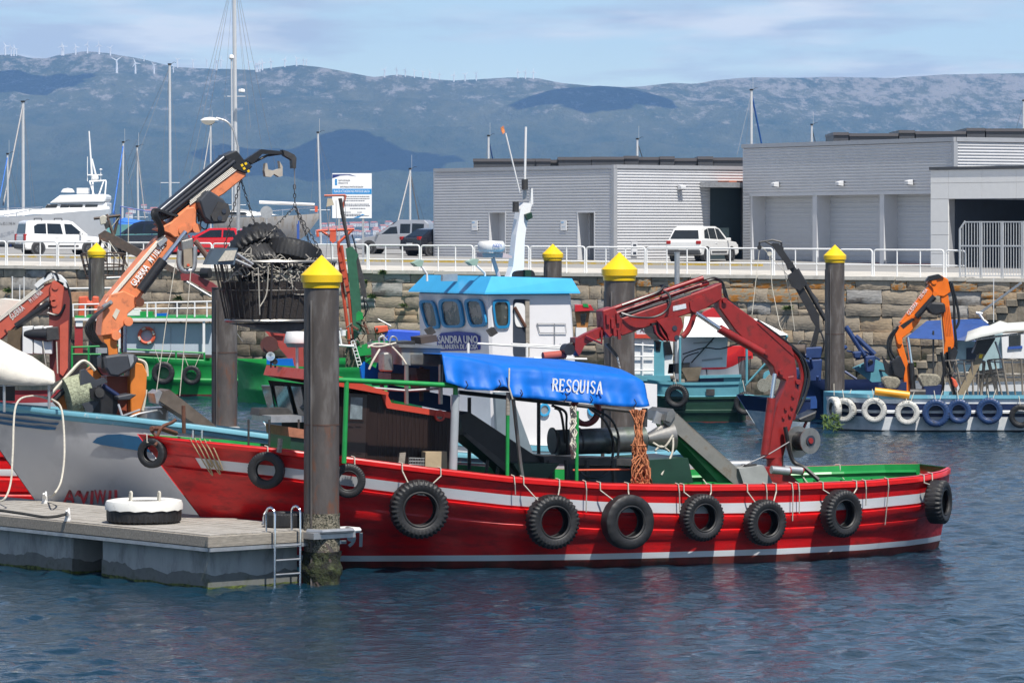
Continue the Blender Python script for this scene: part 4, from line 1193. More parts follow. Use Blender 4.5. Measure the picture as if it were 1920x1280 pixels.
# ------------------------------------------------------------------ marina behind the quay: masts, yacht, hauled-out boats
M_mast = mat('mast_alloy', (.66, .66, .66), .35, metal=.3, var=.04)
M_gel = mat('white_gelcoat', (.78, .78, .77), .25, var=.03)
M_gelgrey = mat('grey_gelcoat', (.45, .47, .50), .3, var=.05)
M_bluecov = mat('blue_sail_cover', (.03, .15, .50), .7, var=.2)
M_bluecradle = mat('blue_cradle_paint', (.03, .08, .30), .5, var=.1)
def hull_simple(mb, F, L, B, H, z0=0.0, mi=0, keel=.5):
 rings = []
 for i in range(15):
  t = i / 14; x = -L / 2 + L * t
  b = B / 2 * (math.sin(math.pi * min(1, .12 + t * .62)) ** .75) * (1 if t < .97 else .9)
  if t > .55: b = B / 2 * max(.03, 1 - ((t - .55) / .45) ** 2.2)
  h = H * (1 + .22 * t * t)
  rings.append([F.M @ Vector((x + (.35 if t == 1 else 0), -b, z0 + h)), F.M @ Vector((x, -b * .82, z0 + h * .35)), F.M @ Vector((x, 0, z0 - keel * math.sin(math.pi * min(1, t + .05)))),
      F.M @ Vector((x, b * .82, z0 + h * .35)), F.M @ Vector((x + (.35 if t == 1 else 0), b, z0 + h))])
 mb.loft(rings, mi)
def sailboat(px, ytop, d, label, wpx=4.0, base=None, lean=0.0, spread=None, stays=(), vhf=True, cover=False, sx=1.0):
 """moored sailing boat: hull afloat behind the quay, mast showing above it"""
 X = (px - 960) / FPX * d
 F = Frame(X, d, random.Random(px).uniform(-.4, .4) + (math.pi if sx < 0 else 0))
 t = thing('sailing_boat', label, 'sailing boat', (X, d, 0))
 mb = MB(); Lh = 9.5; hull_simple(mb, F, Lh, 3.0, 1.1); mb.build('hull', M_gel, t, smooth=True)
 mb = MB(); mb.box(F.M @ Vector((-.3, 0, 1.35)), (3.6, 1.7, .5), Matrix.Rotation(F.ang, 3, 'Z')); mb.build('cabin', M_gel, t, bevel=.08)
 top = W(px + lean, ytop, d); bot = Vector((X, d, 1.3)); r = wpx / 2 / FPX * d
 mb = MB(); mb.cyl(bot, top, r, r * .82, n=10); mb.build('mast', M_mast, t, smooth=True)
 mb = MB(); q = bot + Vector((0, 0, 1.2)); mb.cyl(q, q + F.M.to_3x3() @ Vector((-3.4, 0, .1)), .07, n=8); mb.build('boom', M_mast, t)
 mb = MB(); mb.tube([q + F.M.to_3x3() @ Vector((-.1, 0, .16)), q + F.M.to_3x3() @ Vector((-3.3, 0, .24))], [.2, .1], 8); mb.build('sail_cover', M_bluecov, t, smooth=True)
 for f in (spread or (.55,)):
  p = bot.lerp(top, f); mb = MB(); mb.cyl(p - Vector((.75, 0, -.02)), p + Vector((.75, 0, .02)), .022, n=6); mb.build('spreader', M_mast, t)
 for sx_, sz in ((-1, 0), (1, 0)):
  mb = MB(); p = bot.lerp(top, (spread or (.55,))[-1]); mb.tube([top, p + Vector((sx_ * .75, 0, 0)), Vector((X + sx_ * 1.3, d, 1.2))], .008, 4); mb.build('shroud', M_wire, t)
 for e in stays:      # fore and back stays, given by the pixel where they come down
  mb = MB(); mb.tube([top - Vector((0, 0, .2)), W(e[0], e[1], d + e[2])], e[3] if len(e) > 3 else .012, 5); mb.build('stay', M_bluecov if len(e) > 4 else M_wire, t)
 mb = MB(); mb.cyl(top, top + Vector((0, 0, .12)), r * 1.2, n=8); mb.tube([top, top + Vector((.35, 0, .22)), top + Vector((.5, 0, .18))], .014, 4); mb.build('masthead_gear', M_black, t)
 if vhf:
  mb = MB(); mb.cyl(top + Vector((.12, 0, 0)), top + Vector((.12, 0, 1.1)), .012, n=5); mb.build('aerial', M_mast, t)
 return t
sailboat(44, 192, 305, 'sailing boat with a thick pale mast and a leaning furled forestay', 7, lean=-1, spread=(.42,), stays=((6, 385, -4, .07), (70, 420, 2)), vhf=False)
sailboat(16, 290, 300, 'sailing boat with a short mast left of the leaning forestay mast', 4.5, lean=-2, stays=((-2, 380, -3, .05, 1), (40, 390, 2)))
sailboat(228, 268, 310, 'sailing boat with a slim mast and blue furled sail beside the motor yacht', 4.5, lean=3, stays=((212, 400, -3, .06, 1), (252, 390, 3)), spread=(.3,))
sailboat(262, 276, 305, 'sailing boat with a slim mast and a stay leaning to its right', 4.5, lean=-5, stays=((272, 410, -3, .05), (240, 330, 3)))
sailboat(320, 122, 315, 'sailing boat with a tall slim mast and one crosstree', 6, lean=-2, spread=(.50,), stays=((222, 340, 4), (240, 345, -4)), vhf=False)
sailboat(395, 235, 300, 'sailing boat with a slim mast under the street lamp head', 4, stays=((380, 330, -2, .04),))
sailboat(443, -60, 290, 'large sailing boat with the tallest thick mast and radar dome', 9, lean=-4, spread=(.30, .62), stays=((343, 330, 4), (355, 335, -3), (372, 330, 3), (490, 270, 3), (470, 240, -3), (520, 330, 4)))
sailboat(605, 250, 300, 'sailing boat with a leaning mast beside the information board', 4.5, lean=-9, stays=((645, 400, 3),))
sailboat(769, 318, 300, 'sailing boat with a short mast and paired struts above the silver van', 5, stays=((745, 420, -3, .06), (787, 420, 3, .05), (797, 420, 4)))
sailboat(916, 256, 320, 'sailing boat mast with blue halyard above the left roof plant', 5, stays=((924, 300, 3, .05, 1),))
sailboat(1195, 262, 320, 'sailing boat mast with pale stay above the middle roof plant', 5, stays=((1206, 300, 3, .04),))
sailboat(1409, 170, 320, 'sailing boat mast with a blue forestay above the warehouse', 6, stays=((1430, 280, 3, .07, 1), (1382, 290, -3)))
sailboat(1522, 235, 325, 'sailing boat mast with short aerial above the warehouse roof', 4.5, stays=((1532, 280, 3, .04),))
sailboat(1919, 190, 325, 'sailing boat mast at the far end of the warehouse roof', 4, stays=((1903, 250, 3),))
# radar dome and second spar of the tallest mast
def radar_mast():
 d = 289
 t = thing('radar_pole', 'white radar dome on a slim pole beside the tallest mast', 'radar', (W(434, 0, d).x, d, 0))
 mb = MB(); mb.cyl(W(436, 430, d), W(434, 112, d), .06, n=8); mb.build('pole', M_mast, t)
 mb = MB(); c = W(434, 108, d); mb.lathe([(.01, .22), (.14, .18), (.2, .05), (.2, -.05), (.1, -.14), (.02, -.16)], c, n=16); mb.build('dome', M_gel, t, smooth=True)
 mb = MB(); c = W(453, 170, d); mb.lathe([(.01, .12), (.2, .11), (.25, .03), (.25, -.1), (.2, -.14), (.01, -.15)], c, n=16); mb.build('radome', M_gel, t, smooth=True)
radar_mast()
def motor_yacht():
 d = 246; X = W(90, 0, d).x
 F = Frame(X, d, math.radians(176))
 zk = 5.9
 t = thing('motor_yacht', 'white flybridge motor yacht standing ashore behind the parked van', 'yacht', (X, d, 5.2))
 def Q(px, py, v=0): return W(px, py, d + v)
 rings = []
 for px, yb, yt, b in ((-170, 440, 420, .1), (-90, 455, 412, 1.2), (-20, 462, 409, 1.8), (60, 464, 404, 2.1), (150, 462, 396, 2.1), (205, 455, 392, 2.0)):
  rings.append([Q(px, yt, -b), Q(px, yb - 10, -b * .9), Q(px, yb + 14, -.2), Q(px, yb + 14, .2), Q(px, yb - 10, b * .9), Q(px, yt, b)])
 mb = MB(); mb.loft(rings); mb.build('hull', M_gelgrey, t, smooth=True)
 mb = MB(); rings = []
 for px, yb, yt, b in ((-60, 410, 398, 1.2), (30, 405, 393, 1.6), (62, 402, 391, 1.8), (205, 397, 388, 1.9)):
  rings.append([Q(px, yt, -b * .9), Q(px, yb, -b), Q(px, yb, b), Q(px, yt, b * .9)])
 mb.loft(rings); mb.build('deck', M_gel, t)
 mb = MB(); mb.prism([Q(78, 401, -1.6), Q(88, 383, -1.5), Q(200, 380, -1.5), Q(199, 401, -1.6)], (0, 3.1, 0)); cb = mb.build('cabin', M_gel, t, bevel=.05)
 for a, b in ((80, 103), (107, 126), (129, 154), (158, 182)):
  mb = MB(); sl = 8 if a < 120 else 2; mb.prism([Q(a, 399, -1.66), Q(a + sl, 383.5, -1.56), Q(b + sl * .6, 383.5, -1.56), Q(b, 399, -1.66)], (0, .06, 0)); mb.build('window', M_glass, cb)
 mb = MB(); mb.prism([Q(92, 381, -1.7), Q(112, 366, -1.6), Q(196, 364, -1.6), Q(200, 371, -1.6), Q(196, 379, -1.7)], (0, 3.3, 0)); mb.build('flybridge', M_gel, t, bevel=.08)
 mb = MB(); mb.lathe([(.02, .28), (.3, .22), (.42, .05), (.42, 0)], Q(127, 361, 0), n=16); mb.box(Q(156, 358, 0), (.7, .8, .35)); mb.build('helm_seats', M_gel, t)
 mb = MB()
 for px0, py0, px1, py1 in ((176, 365, 168, 340), (185, 367, 195, 338), (197, 365, 199, 340), (168, 340, 199, 339), (174, 366, 174, 341)): mb.cyl(Q(px0, py0, -.6), Q(px1, py1, -.3), .045, n=6); mb.cyl(Q(px0, py0, .6), Q(px1, py1, .3), .045, n=6)
 mb.build('radar_arch', M_gel, t)
 mb = MB(); mb.lathe([(.01, .22), (.22, .14), (.24, -.04), (.1, -.16)], Q(178, 334, 0), n=14); mb.box(Q(178, 328, 0), (.9, .2, .07)); mb.lathe([(.01, .06), (.12, .0), (.01, -.03)], Q(189, 318, 0), n=12); mb.cyl(Q(189, 338, 0), Q(189, 318, 0), .02, n=5); mb.build('radar', M_gel, t, smooth=True)
 mb = MB(); mb.cyl(Q(173, 340, 0), Q(167, 246, 0), .07, .04, n=8); mb.cyl(Q(180, 330, .3), Q(172, 298, .3), .06, n=8); mb.cyl(Q(164, 340, 0), Q(164, 294, 0), .025, n=5); mb.build('mast', M_gel, t)
 mb = MB()
 for px in range(-40, 80, 24): mb.cyl(Q(px, 403, -1.7), Q(px, 391, -1.7), .02, n=5)
 mb.tube([Q(-60, 393, -1.5), Q(0, 391, -1.7), Q(80, 388, -1.7)], .022, 5); mb.build('bow_rail', M_chrome, t)
 text('registration', '1a-BS-2-398-94', plane_matrix(Q(14, 420, -2.12), (1, 0, 0), (0, 0, 1)), .28, M_black, t, width=28 / FPX * d)
 for px in (20, 110, 190):
  mb = MB(); mb.bar(Q(px, 490, -1.4), Q(px, 452, -1.4), .12, .12); mb.bar(Q(px, 490, 1.4), Q(px, 452, 1.4), .12, .12); mb.build('cradle_leg', M_bluecradle, t)
motor_yacht()
def hauled_boat():
 d = 238
 t = thing('hauled_out_sailing_hull', 'grey streaked sailing hull with white deck propped ashore behind the round sign', 'boat', (W(520, 0, d).x, d, 5.2))
 def Q(px, py, v=0): return W(px, py, d + v)
 Mh = mat('streaked_grey_hull', (.42, .41, .40), .5, var=.12, scale=1.5, dirt=(.26, .20, .14), dscale=1.5, dlo=.5, dhi=.7, stretch=(3, 3, .4))
 rings = []
 for px, yt, ym, yb, b in ((400, 408, 430, 468, 1.2), (450, 407, 436, 474, 1.6), (500, 406, 438, 474, 1.6), (545, 404, 430, 462, 1.2), (575, 402, 418, 440, .6), (598, 400, 404, 410, .06)):
  rings.append([Q(px, yt, -b), Q(px, ym, -b * .85), Q(px, yb, -.1), Q(px, yb, .1), Q(px, ym, b * .85), Q(px, yt, b)])
 mb = MB(); mb.loft(rings); mb.build('hull', Mh, t, smooth=True)
 mb = MB(); mb.prism([Q(402, 407, -1.2), Q(412, 396, -1.0), Q(450, 392, -1.0), Q(480, 397, -.9), Q(520, 403, -1.0)], (0, 2.0, 0)); mb.build('coach_roof', M_gel, t)
 mb = MB(); mb.prism([Q(425, 402, -1.24), Q(430, 397, -1.1), Q(460, 398, -1.1), Q(465, 402, -1.24)], (0, .05, 0)); mb.build('window', M_glass, t)
 mb = MB(); mb.tube([Q(486, 379, 0), Q(590, 384, 0)], .10, 8); mb.build('boom', M_mast, t)
 mb = MB(); mb.tube([Q(480, 398, -1.3), Q(560, 391, -1.0), Q(594, 389, 0), Q(596, 400, 0)], .02, 5)
 for px in (500, 530, 560): mb.cyl(Q(px, 405, -1.2), Q(px, 392, -1.1), .018, n=5)
 mb.build('pulpit', M_chrome, t)
 mb = MB(); mb.box(Q(593, 392, 0), (.16, .2, .35)); mb.build('life_buoy', M_lifered, t)
 for px, h in ((560, 404), (505, 415), (558, 410), (470, 415)):
  mb = MB(); mb.bar(Q(px, 492, -1.6), Q(px, h + 10, -1.5), .09, .09); mb.build('prop', M_bluecradle, t)
hauled_boat()
def teal_boat_ashore():
 d = 243
 t = thing('small_covered_boat', 'small turquoise boat under a blue cover ashore behind the dark off-roader', 'boat', (W(235, 0, d).x, d, 5.2))
 def Q(px, py, v=0): return W(px, py, d + v)
 mb = MB(); mb.loft([[Q(px, yt, -b), Q(px, yb, -b * .7), Q(px, yb, b * .7), Q(px, yt, b)] for px, yt, yb, b in ((200, 422, 440, .4), (225, 421, 444, 1), (270, 420, 444, 1.1), (300, 419, 442, .9))]); mb.build('hull', mat('turquoise', (.25, .62, .6), .4, var=.06), t)
 mb = MB(); mb.loft([[Q(px, yb, -1), Q(px, yt, -.2), Q(px, yt, .2), Q(px, yb, 1)] for px, yt, yb in ((222, 414, 421), (232, 408, 421), (255, 412, 421), (272, 414, 420))]); mb.build('cover', M_bluecov, t)
 mb = MB()
 for px, y in ((226, 387), (285, 398), (214, 395)): mb.cyl(Q(px, 480, -1.2), Q(px, y, -1.2), .04, n=6)
 mb.tube([Q(226, 387, -1.2), Q(285, 398, -1.2)], .04, 6); mb.build('trailer_frame', M_bluecradle, t)
teal_boat_ashore()
# ------------------------------------------------------------------ tools for the boats
def slab(F, poly, v, dep, name, m_, parent, bevel=0.0, local=False):
 """a plate whose outline is measured in the photograph, standing at local y = v and dep thick (away from the camera)"""
 pts = [F.M @ F.loc(x, y, v) for x, y in poly]
 mb = MB(); mb.prism(pts, F.M.to_3x3() @ Vector((0, dep, 0)))
 return mb.build(name, m_, parent, bevel=bevel)
def rod(F, pts, r, name, m_, parent, n=8, smooth=True, sp=0):
 """round bar or hose through points (px, py, v)"""
 P = [F.M @ F.loc(x, y, v) for x, y, v in pts]
 if sp: P = spl(P, sp)
 mb = MB(); mb.tube(P, r, n)
 return mb.build(name, m_, parent, smooth=smooth)
def rods(F, lines, r, name, m_, parent, n=6, sp=0):
 for pts in lines: o = rod(F, pts, r, name, m_, parent, n=n, sp=sp)
 return o
def drum(F, px, py, v, ax, r, l, name, m_, parent, n=24, r1=None):
 c = F.M @ F.loc(px, py, v); a = (F.M.to_3x3() @ Vector(ax)).normalized()
 mb = MB(); mb.cyl(c - a * l / 2, c + a * l / 2, r, r1, n=n)
 return mb.build(name, m_, parent, smooth=True)
def hitp(F, px, py, p0, nrm):
 o = F.I @ Vector((0, 0, CAMZ)); d = F.I.to_3x3() @ Vector(((px - 960.0) / FPX, 1.0, -(py - HOR) / FPX))
 nrm = Vector(nrm); t = (Vector(p0) - o).dot(nrm) / d.dot(nrm)
 return o + d * t
def rrect(c, r=.25, n=4):
 """four corners -> polygon with rounded corners, r as share of the sides"""
 c = [Vector((p[0], p[1])) for p in c]; out = []
 for i in range(4):
  p = c[i]; a = p.lerp(c[i - 1], r); b = p.lerp(c[(i + 1) % 4], r)
  for k in range(n + 1):
   t = k / n
   out.append(tuple((a * (1 - t) ** 2 + p * 2 * t * (1 - t) + b * t * t)))
 return out
# tyres -------------------------------------------------------------
def tyre_mesh(m_, lug=0.022, n=60, wid=.30, white_top=None, every=1):
 mb = MB(); R = .54
 prof = [(.30, -.09), (.285, -.12), (.31, -.142), (.335, -.135), (.36, -.15), (.45, -.155), (.505, -.142), (.535, -.115), (.54, -.06), (.54, .06), (.535, .115), (.505, .142), (.45, .155), (.36, .15), (.335, .135), (.31, .142), (.285, .12), (.30, .09), (.36, .10), (.44, .105), (.50, .0), (.44, -.105), (.36, -.10)]
 k = wid / .30
 o = len(mb.v)
 for j, (r, h) in enumerate(prof):
  for i in range(n):
   rr = r; hh = h * k
   g = (i % 4) in (2, 3)
   if j in (6, 7, 10, 11) and g: rr -= lug * 1.3
   if j in (8, 9) and ((i + (2 if j == 9 else 0)) % 4) in (2, 3): rr -= lug * .8
   if j in (6, 11) and g: hh *= .93
   t = 2 * math.pi * i / n
   mb.v.append(Vector((math.cos(t) * rr, hh, math.sin(t) * rr)))
 m = len(prof)
 for j in range(m):
  for i in range(n):
   a = j * n + i; b = j * n + (i + 1) % n; c = ((j + 1) % m) * n + (i + 1) % n; d = ((j + 1) % m) * n + i
   mb.f.append((a, d, c, b)); mb.m.append(0)
 me = mb.mesh('tyre', m_, smooth=True)
 return me
TY = {'lug': tyre_mesh(M_rubber, .021, 144, .35), 'road': tyre_mesh(M_rubber, .010, 160, .30), 'fat': tyre_mesh(M_rubber, .026, 112, .42), 'white': tyre_mesh(M_tyrewhite, .012, 144, .34), 'blue': tyre_mesh(M_tyreblue, .006, 112, .34),
  'smooth': tyre_mesh(M_rubber, .003, 72, .32)}
def hung_tyre(kind, P, outward, Rm, label, ropes=(), group=None, tilt=0.0, spin=0.0):
 """tyre fender; outward: world direction its face looks to; ropes: world point lists"""
 y = -Vector(outward).normalized(); z = Vector((0, 0, 1)); x = y.cross(z).normalized(); z = x.cross(y)
 s = Rm / .54
 M = Matrix(((x.x, y.x, z.x, P[0]), (x.y, y.y, z.y, P[1]), (x.z, y.z, z.z, P[2]), (0, 0, 0, 1))) @ Matrix.Rotation(spin, 4, 'Y') @ Matrix.Scale(s, 4)
 t = thing('tyre_fender', label, 'tyre', Matrix.Translation(P), group=group)
 me = TY[kind]
 o = bpy.data.objects.new('tyre', me); link(o, t); o.matrix_local = Matrix.Translation(-Vector(P)) @ M
 for r in ropes:
  mb = MB(); mb.tube(r, .013, 5); mb.build('rope', M_rope, t)
 return t
# hulls -------------------------------------------------------------
class Hull:
 """plank-built hull. st: list of (x, zrail, brail, bwater); local x runs from bow to stern"""
 def __init__(s, F, st, rake=2.0, rlen=4.0, pw=1.6):
  s.F = F; a = np.array(st, float); s.x = a[:, 0]; s.zr = a[:, 1]; s.br = a[:, 2]; s.bw = a[:, 3]; s.rake = rake; s.rlen = rlen; s.pw = pw
 def rail(s, x): return float(np.interp(x, s.x, s.zr)), float(np.interp(x, s.x, s.br))
 def pt(s, x, z, off=0.0, side=-1):
  zr, br = s.rail(x); bw = float(np.interp(x, s.x, s.bw))
  q = (zr - z) / max(.05, zr)
  u = max(0.0, 1 - (x - s.x[0]) / s.rlen)
  if q <= 1: b = br + (bw - br) * max(0, q) ** s.pw
  else: b = bw * max(0.0, 1 - (q - 1) * .9)
  xx = x + s.rake * u * max(0, q)
  e = 1.0 if x > s.x[0] + .3 else (x - s.x[0]) / .3
  return Vector((xx, side * max(0.0, b + off * e), z))
 def rows(s, x, spec):
  zr, _ = s.rail(x); out = []
  for kind, val, off in spec:
   if kind == 'd': z = zr - val
   elif kind == 'z': z = val
   else: z = (zr - val[0]) + (val[1] - (zr - val[0])) * val[2]
   out.append((z, off))
  return out
 def build(s, spec, mrow, mats, parent, n=60, inner=None, deck=None, deckm=None, thick=.10, name='hull', capm=None):
  xs = np.linspace(s.x[0], s.x[-1], n)
  # gather more stations at the stem
  xs = np.concatenate([s.x[0] + (np.linspace(0, 1, 14) ** 1.6) * 2.0, np.linspace(s.x[0] + 2.2, s.x[-1], n)])
  mb = MB(); rings = []
  for x in xs:
   near = [s.F.M @ s.pt(x, z, off, -1) for z, off in s.rows(x, spec)]
   far = [s.F.M @ s.pt(x, z, off, 1) for z, off in s.rows(x, spec)]
   rings.append(near + far[::-1])
  mr = list(mrow) + [mrow[-1]] + list(mrow[::-1]) + [mrow[0]]
  k = len(spec)
  # open at the top: no face between the two rails
  o = len(mb.v); N_ = 2 * k
  mb.v += [p for r in rings for p in r]
  for j in range(len(rings) - 1):
   for i in range(N_ - 1):
    a = o + j * N_ + i
    mb.f.append((a, a + N_, a + N_ + 1, a + 1)); mb.m.append(mr[i])
  # transom
  last = o + (len(rings) - 1) * N_
  for i in range(k - 1):
   mb.f.append((last + i, last + N_ - 1 - i, last + N_ - 2 - i, last + i + 1)); mb.m.append(mr[i])
  h = mb.build(name, mats, parent, smooth=True)
  if inner is not None:
   mb = MB(); rings = []
   for x in xs[4:]:
    zr, br = s.rail(x); dz = deck(x) if callable(deck) else deck
    pd = s.pt(x, dz)
    b0 = max(.02, br - thick); b1 = max(.01, min(b0, abs(pd.y) - thick)); xd = pd.x + (.12 if pd.x > x + .01 else 0)
    rings.append([s.F.M @ Vector((x, -br - .04, zr + .01)), s.F.M @ Vector((x, -b0, zr + .012)), s.F.M @ Vector((xd, -b1, dz)), s.F.M @ Vector((xd, b1, dz)), s.F.M @ Vector((x, b0, zr + .012)), s.F.M @ Vector((x, br + .04, zr + .01))])
   mb.loft(rings, closed=False, mrow=[2, 0, 1, 0, 2]); mb.build('bulwark_and_deck', [inner, deckm or inner, capm or inner], parent)
   # inside of the transom
   r = rings[-1]; mb = MB(); mb.add([r[1], r[2], r[3], r[4]], [(0, 1, 2, 3)]); mb.build('inner_transom', inner, parent)
  return h
M_board = mat('pontoon_board', (.33, .31, .28), .85, var=.2, scale=3, dirt=(.20, .18, .15), dscale=2.5, dlo=.5, dhi=.7, bump=.3, bscale=14)
M_float = mat('float_concrete', (.36, .37, .36), .85, var=.12, scale=2, dirt=(.17, .18, .17), dscale=1.3, dlo=.5, dhi=.68, stretch=(1.5, 1.5, .5), bump=.15)
M_wet = mat('float_wet_band', (.15, .155, .145), .6, var=.3, scale=3, dirt=(.07, .08, .05), dscale=3, dlo=.5, dhi=.7)
M_slime = mat('green_slime', (.10, .13, .02), .7, var=.5, scale=8, dirt=(.03, .04, .012), dscale=7, dlo=.45, dhi=.6, bump=.5)
def rope_drop(P0, P1, sag=0.0, n=8):
 P0 = Vector(P0); P1 = Vector(P1)
 return [P0.lerp(P1, i / n) - Vector((0, 0, sag * 4 * (i / n) * (1 - i / n))) for i in range(n + 1)]
def hull_lookup(H, x0, x1, off=.012, nx=500, nz=160):
 pts = []; uv = []
 for x in np.linspace(x0, x1, nx):
  zr, _ = H.rail(x)
  for z in np.linspace(.05, zr, nz):
   p = H.F.M @ H.pt(x, z, off); pts.append((p, x, z)); uv.append((960 + p.x / p.y * FPX, HOR + (CAMZ - p.z) / p.y * FPX))
 uv = np.array(uv)
 def f(px, py):
  return pts[int(np.argmin((uv[:, 0] - px) ** 2 + (uv[:, 1] - py) ** 2))]
 return f
# ------------------------------------------------------------------ pontoon in the foreground
PA = math.radians(39.7)
PF = Frame(-5.66, 75.1, PA)
DZ = 1.04
def pontoon():
 t = thing('pontoon', 'weathered timber decked pontoon on grey concrete floats', 'pontoon', PF.M)
 Wp, Lp = 2.98, 17.0
 nb = 24; bw = Wp / nb
 for i in range(nb):
  mb = MB(); z = DZ - .02 + random.uniform(-.003, .003)
  mb.box(((i + .5) * bw, Lp / 2, z), (bw - .008, Lp - .06, .04)); mb.build('deck_board', M_board, t, local=True)
 mb = MB(); mb.box((-.03, Lp / 2, DZ - .12), (.07, Lp, .21)); mb.build('fascia_board', M_wood, t, local=True, bevel=.01)
 mb = MB(); mb.box((Wp / 2 - .03, -.03, DZ - .12), (Wp + .13, .07, .212)); mb.build('fascia_board', M_wood, t, local=True, bevel=.01)
 mb = MB(); mb.box((Wp + .03, Lp / 2, DZ - .12), (.07, Lp, .21)); mb.build('fascia_board', M_wood, t, local=True, bevel=.01)
 mb = MB(); mb.box((-.02, Lp / 2, DZ - .27), (.09, Lp, .07)); mb.box((Wp / 2, -.02, DZ - .27), (Wp + .1, .09, .072)); mb.build('edge_beam', M_galv, t, local=True)
 mb = MB(); mb.box((Wp / 2, Lp / 2, DZ - .16), (Wp - .2, Lp - .2, .2)); mb.build('sub_frame', M_galv, t, local=True)
 for y0, y1, x1 in ((.28, 3.85, 2.25), (4.9, 9.0, 2.7), (10.0, 14.0, 2.7)):
  f = MB(); f.box(((.14 + x1) / 2, (y0 + y1) / 2, .33), (x1 - .14, y1 - y0, .86)); fl = f.build('concrete_float', M_float, t, local=True, bevel=.03)
  f = MB(); f.box(((.14 + x1) / 2, (y0 + y1) / 2, .03), (x1 - .125, y1 - y0 + .012, .52));
  # uneven tide mark
  f2 = MB(); rg = random.Random(int(y0 * 10))
  def band(a, b, n, zl, zh):
   prev = None
   for k in range(n + 1):
    q = a.lerp(b, k / n); h = zl + (zh - zl) * (.5 + .9 * mnoise.noise(Vector((q.x * 2.1 + y0, q.y * 2.1, 3.3))) + .35 * mnoise.noise(Vector((q.x * 7, q.y * 7 + y0, 1))))
    cur = (q + Vector((0, 0, -.4)), q + Vector((0, 0, h)))
    if prev: f2.add([prev[0], cur[0], cur[1], prev[1]], [(0, 1, 2, 3)])
    prev = cur
  band(Vector((.135, y1, 0)), Vector((.135, y0 - .006, 0)), 40, .2, .34); band(Vector((.135, y0 - .006, 0)), Vector((x1 + .004, y0 - .006, 0)), 26, .2, .34)
  f2.build('wet_band', M_wet, fl, local=True)
  f3 = MB(); f2 = f3
  band(Vector((.130, y1, 0)), Vector((.130, y0 - .011, 0)), 60, .02, .07); band(Vector((.130, y0 - .011, 0)), Vector((x1 + .004, y0 - .011, 0)), 40, .02, .05)
  f3.build('slime_line', M_slime, fl, local=True)
 # pile guide
 mb = MB(); mb.box((2.62, -.22, DZ - .1), (1.0, .36, .12)); mb.tube([(2.2, -.1, DZ - .02), (2.3, -.42, DZ - .02), (3.0, -.46, DZ - .02), (3.15, -.1, DZ - .02)], .05, 8); mb.build('pile_guide', M_galv, t, local=True)
 mb = MB(); mb.box((3.25, .15, DZ - .06), (.55, .5, .1)); mb.build('corner_fender', mat('white_plastic', (.7, .7, .7), .4, var=.05), t, local=True, bevel=.04)
 return t
pontoon()
def ladder():
 t = thing('boarding_ladder', 'stainless boarding ladder hooked over the end of the pontoon', 'ladder', PF.M @ Matrix.Translation((1.65, -.12, DZ)))
 for x in (-.3, .3):
  mb = MB(); pts = [(x, .20, -.02), (x, .20, .34)] + [(x, .20 - .14 * (1 - math.cos(q)), .34 + .13 * math.sin(q)) for q in (.5, 1, 1.57, 2.1, 2.6, 3.14)] + [(x, -.08, -.3), (x - .02, -.10, -1.3)]
  mb.tube(pts, .022, 8); mb.build('side_rail', M_chrome, t, smooth=True, local=True)
 for i in range(4):
  z = -.26 - i * .27
  mb = MB(); mb.cyl((-.3, -.085, z), (.3, -.085, z), .019, n=8); mb.build('rung', M_galv, t, local=True)
ladder()
def cleat(px, py, label):
 d = (CAMZ - DZ) * FPX / (py - HOR)
 p = W(px, py, d); p.z = DZ
 t = thing('mooring_cleat', label, 'cleat', Matrix.Translation(p) @ Matrix.Rotation(PA + .9, 4, 'Z'))
 mb = MB(); mb.box((0, 0, .02), (.24, .12, .04)); mb.build('base', M_white, t, local=True)
 mb = MB(); mb.tube([(-.26, 0, .22), (-.2, 0, .17), (-.08, 0, .13), (-.06, 0, .03)], [.02, .03, .045, .05], 8); mb.tube([(.26, 0, .22), (.2, 0, .17), (.08, 0, .13), (.06, 0, .03)], [.02, .03, .045, .05], 8); mb.build('horns', M_white, t, local=True, smooth=True)
 return p
c1 = cleat(127, 976, 'white cleat with a dark mooring line near the pontoon edge')
c2 = cleat(84, 943, 'white cleat holding the pale rope of the grey hull')
c3 = cleat(497, 982, 'white cleat behind the boarding ladder')
mb = MB(); mb.tube(spl([W(-15, 954, 79.3), W(40, 962, 78.6), W(90, 969, 77.9), c1 + Vector((0, 0, .14))], 6), .03, 6)
tag(mb.build('mooring_line', mat('dark_line', (.035, .034, .032), .9, var=.2)), 'dark mooring line lying along the pontoon deck to a cleat', 'rope')
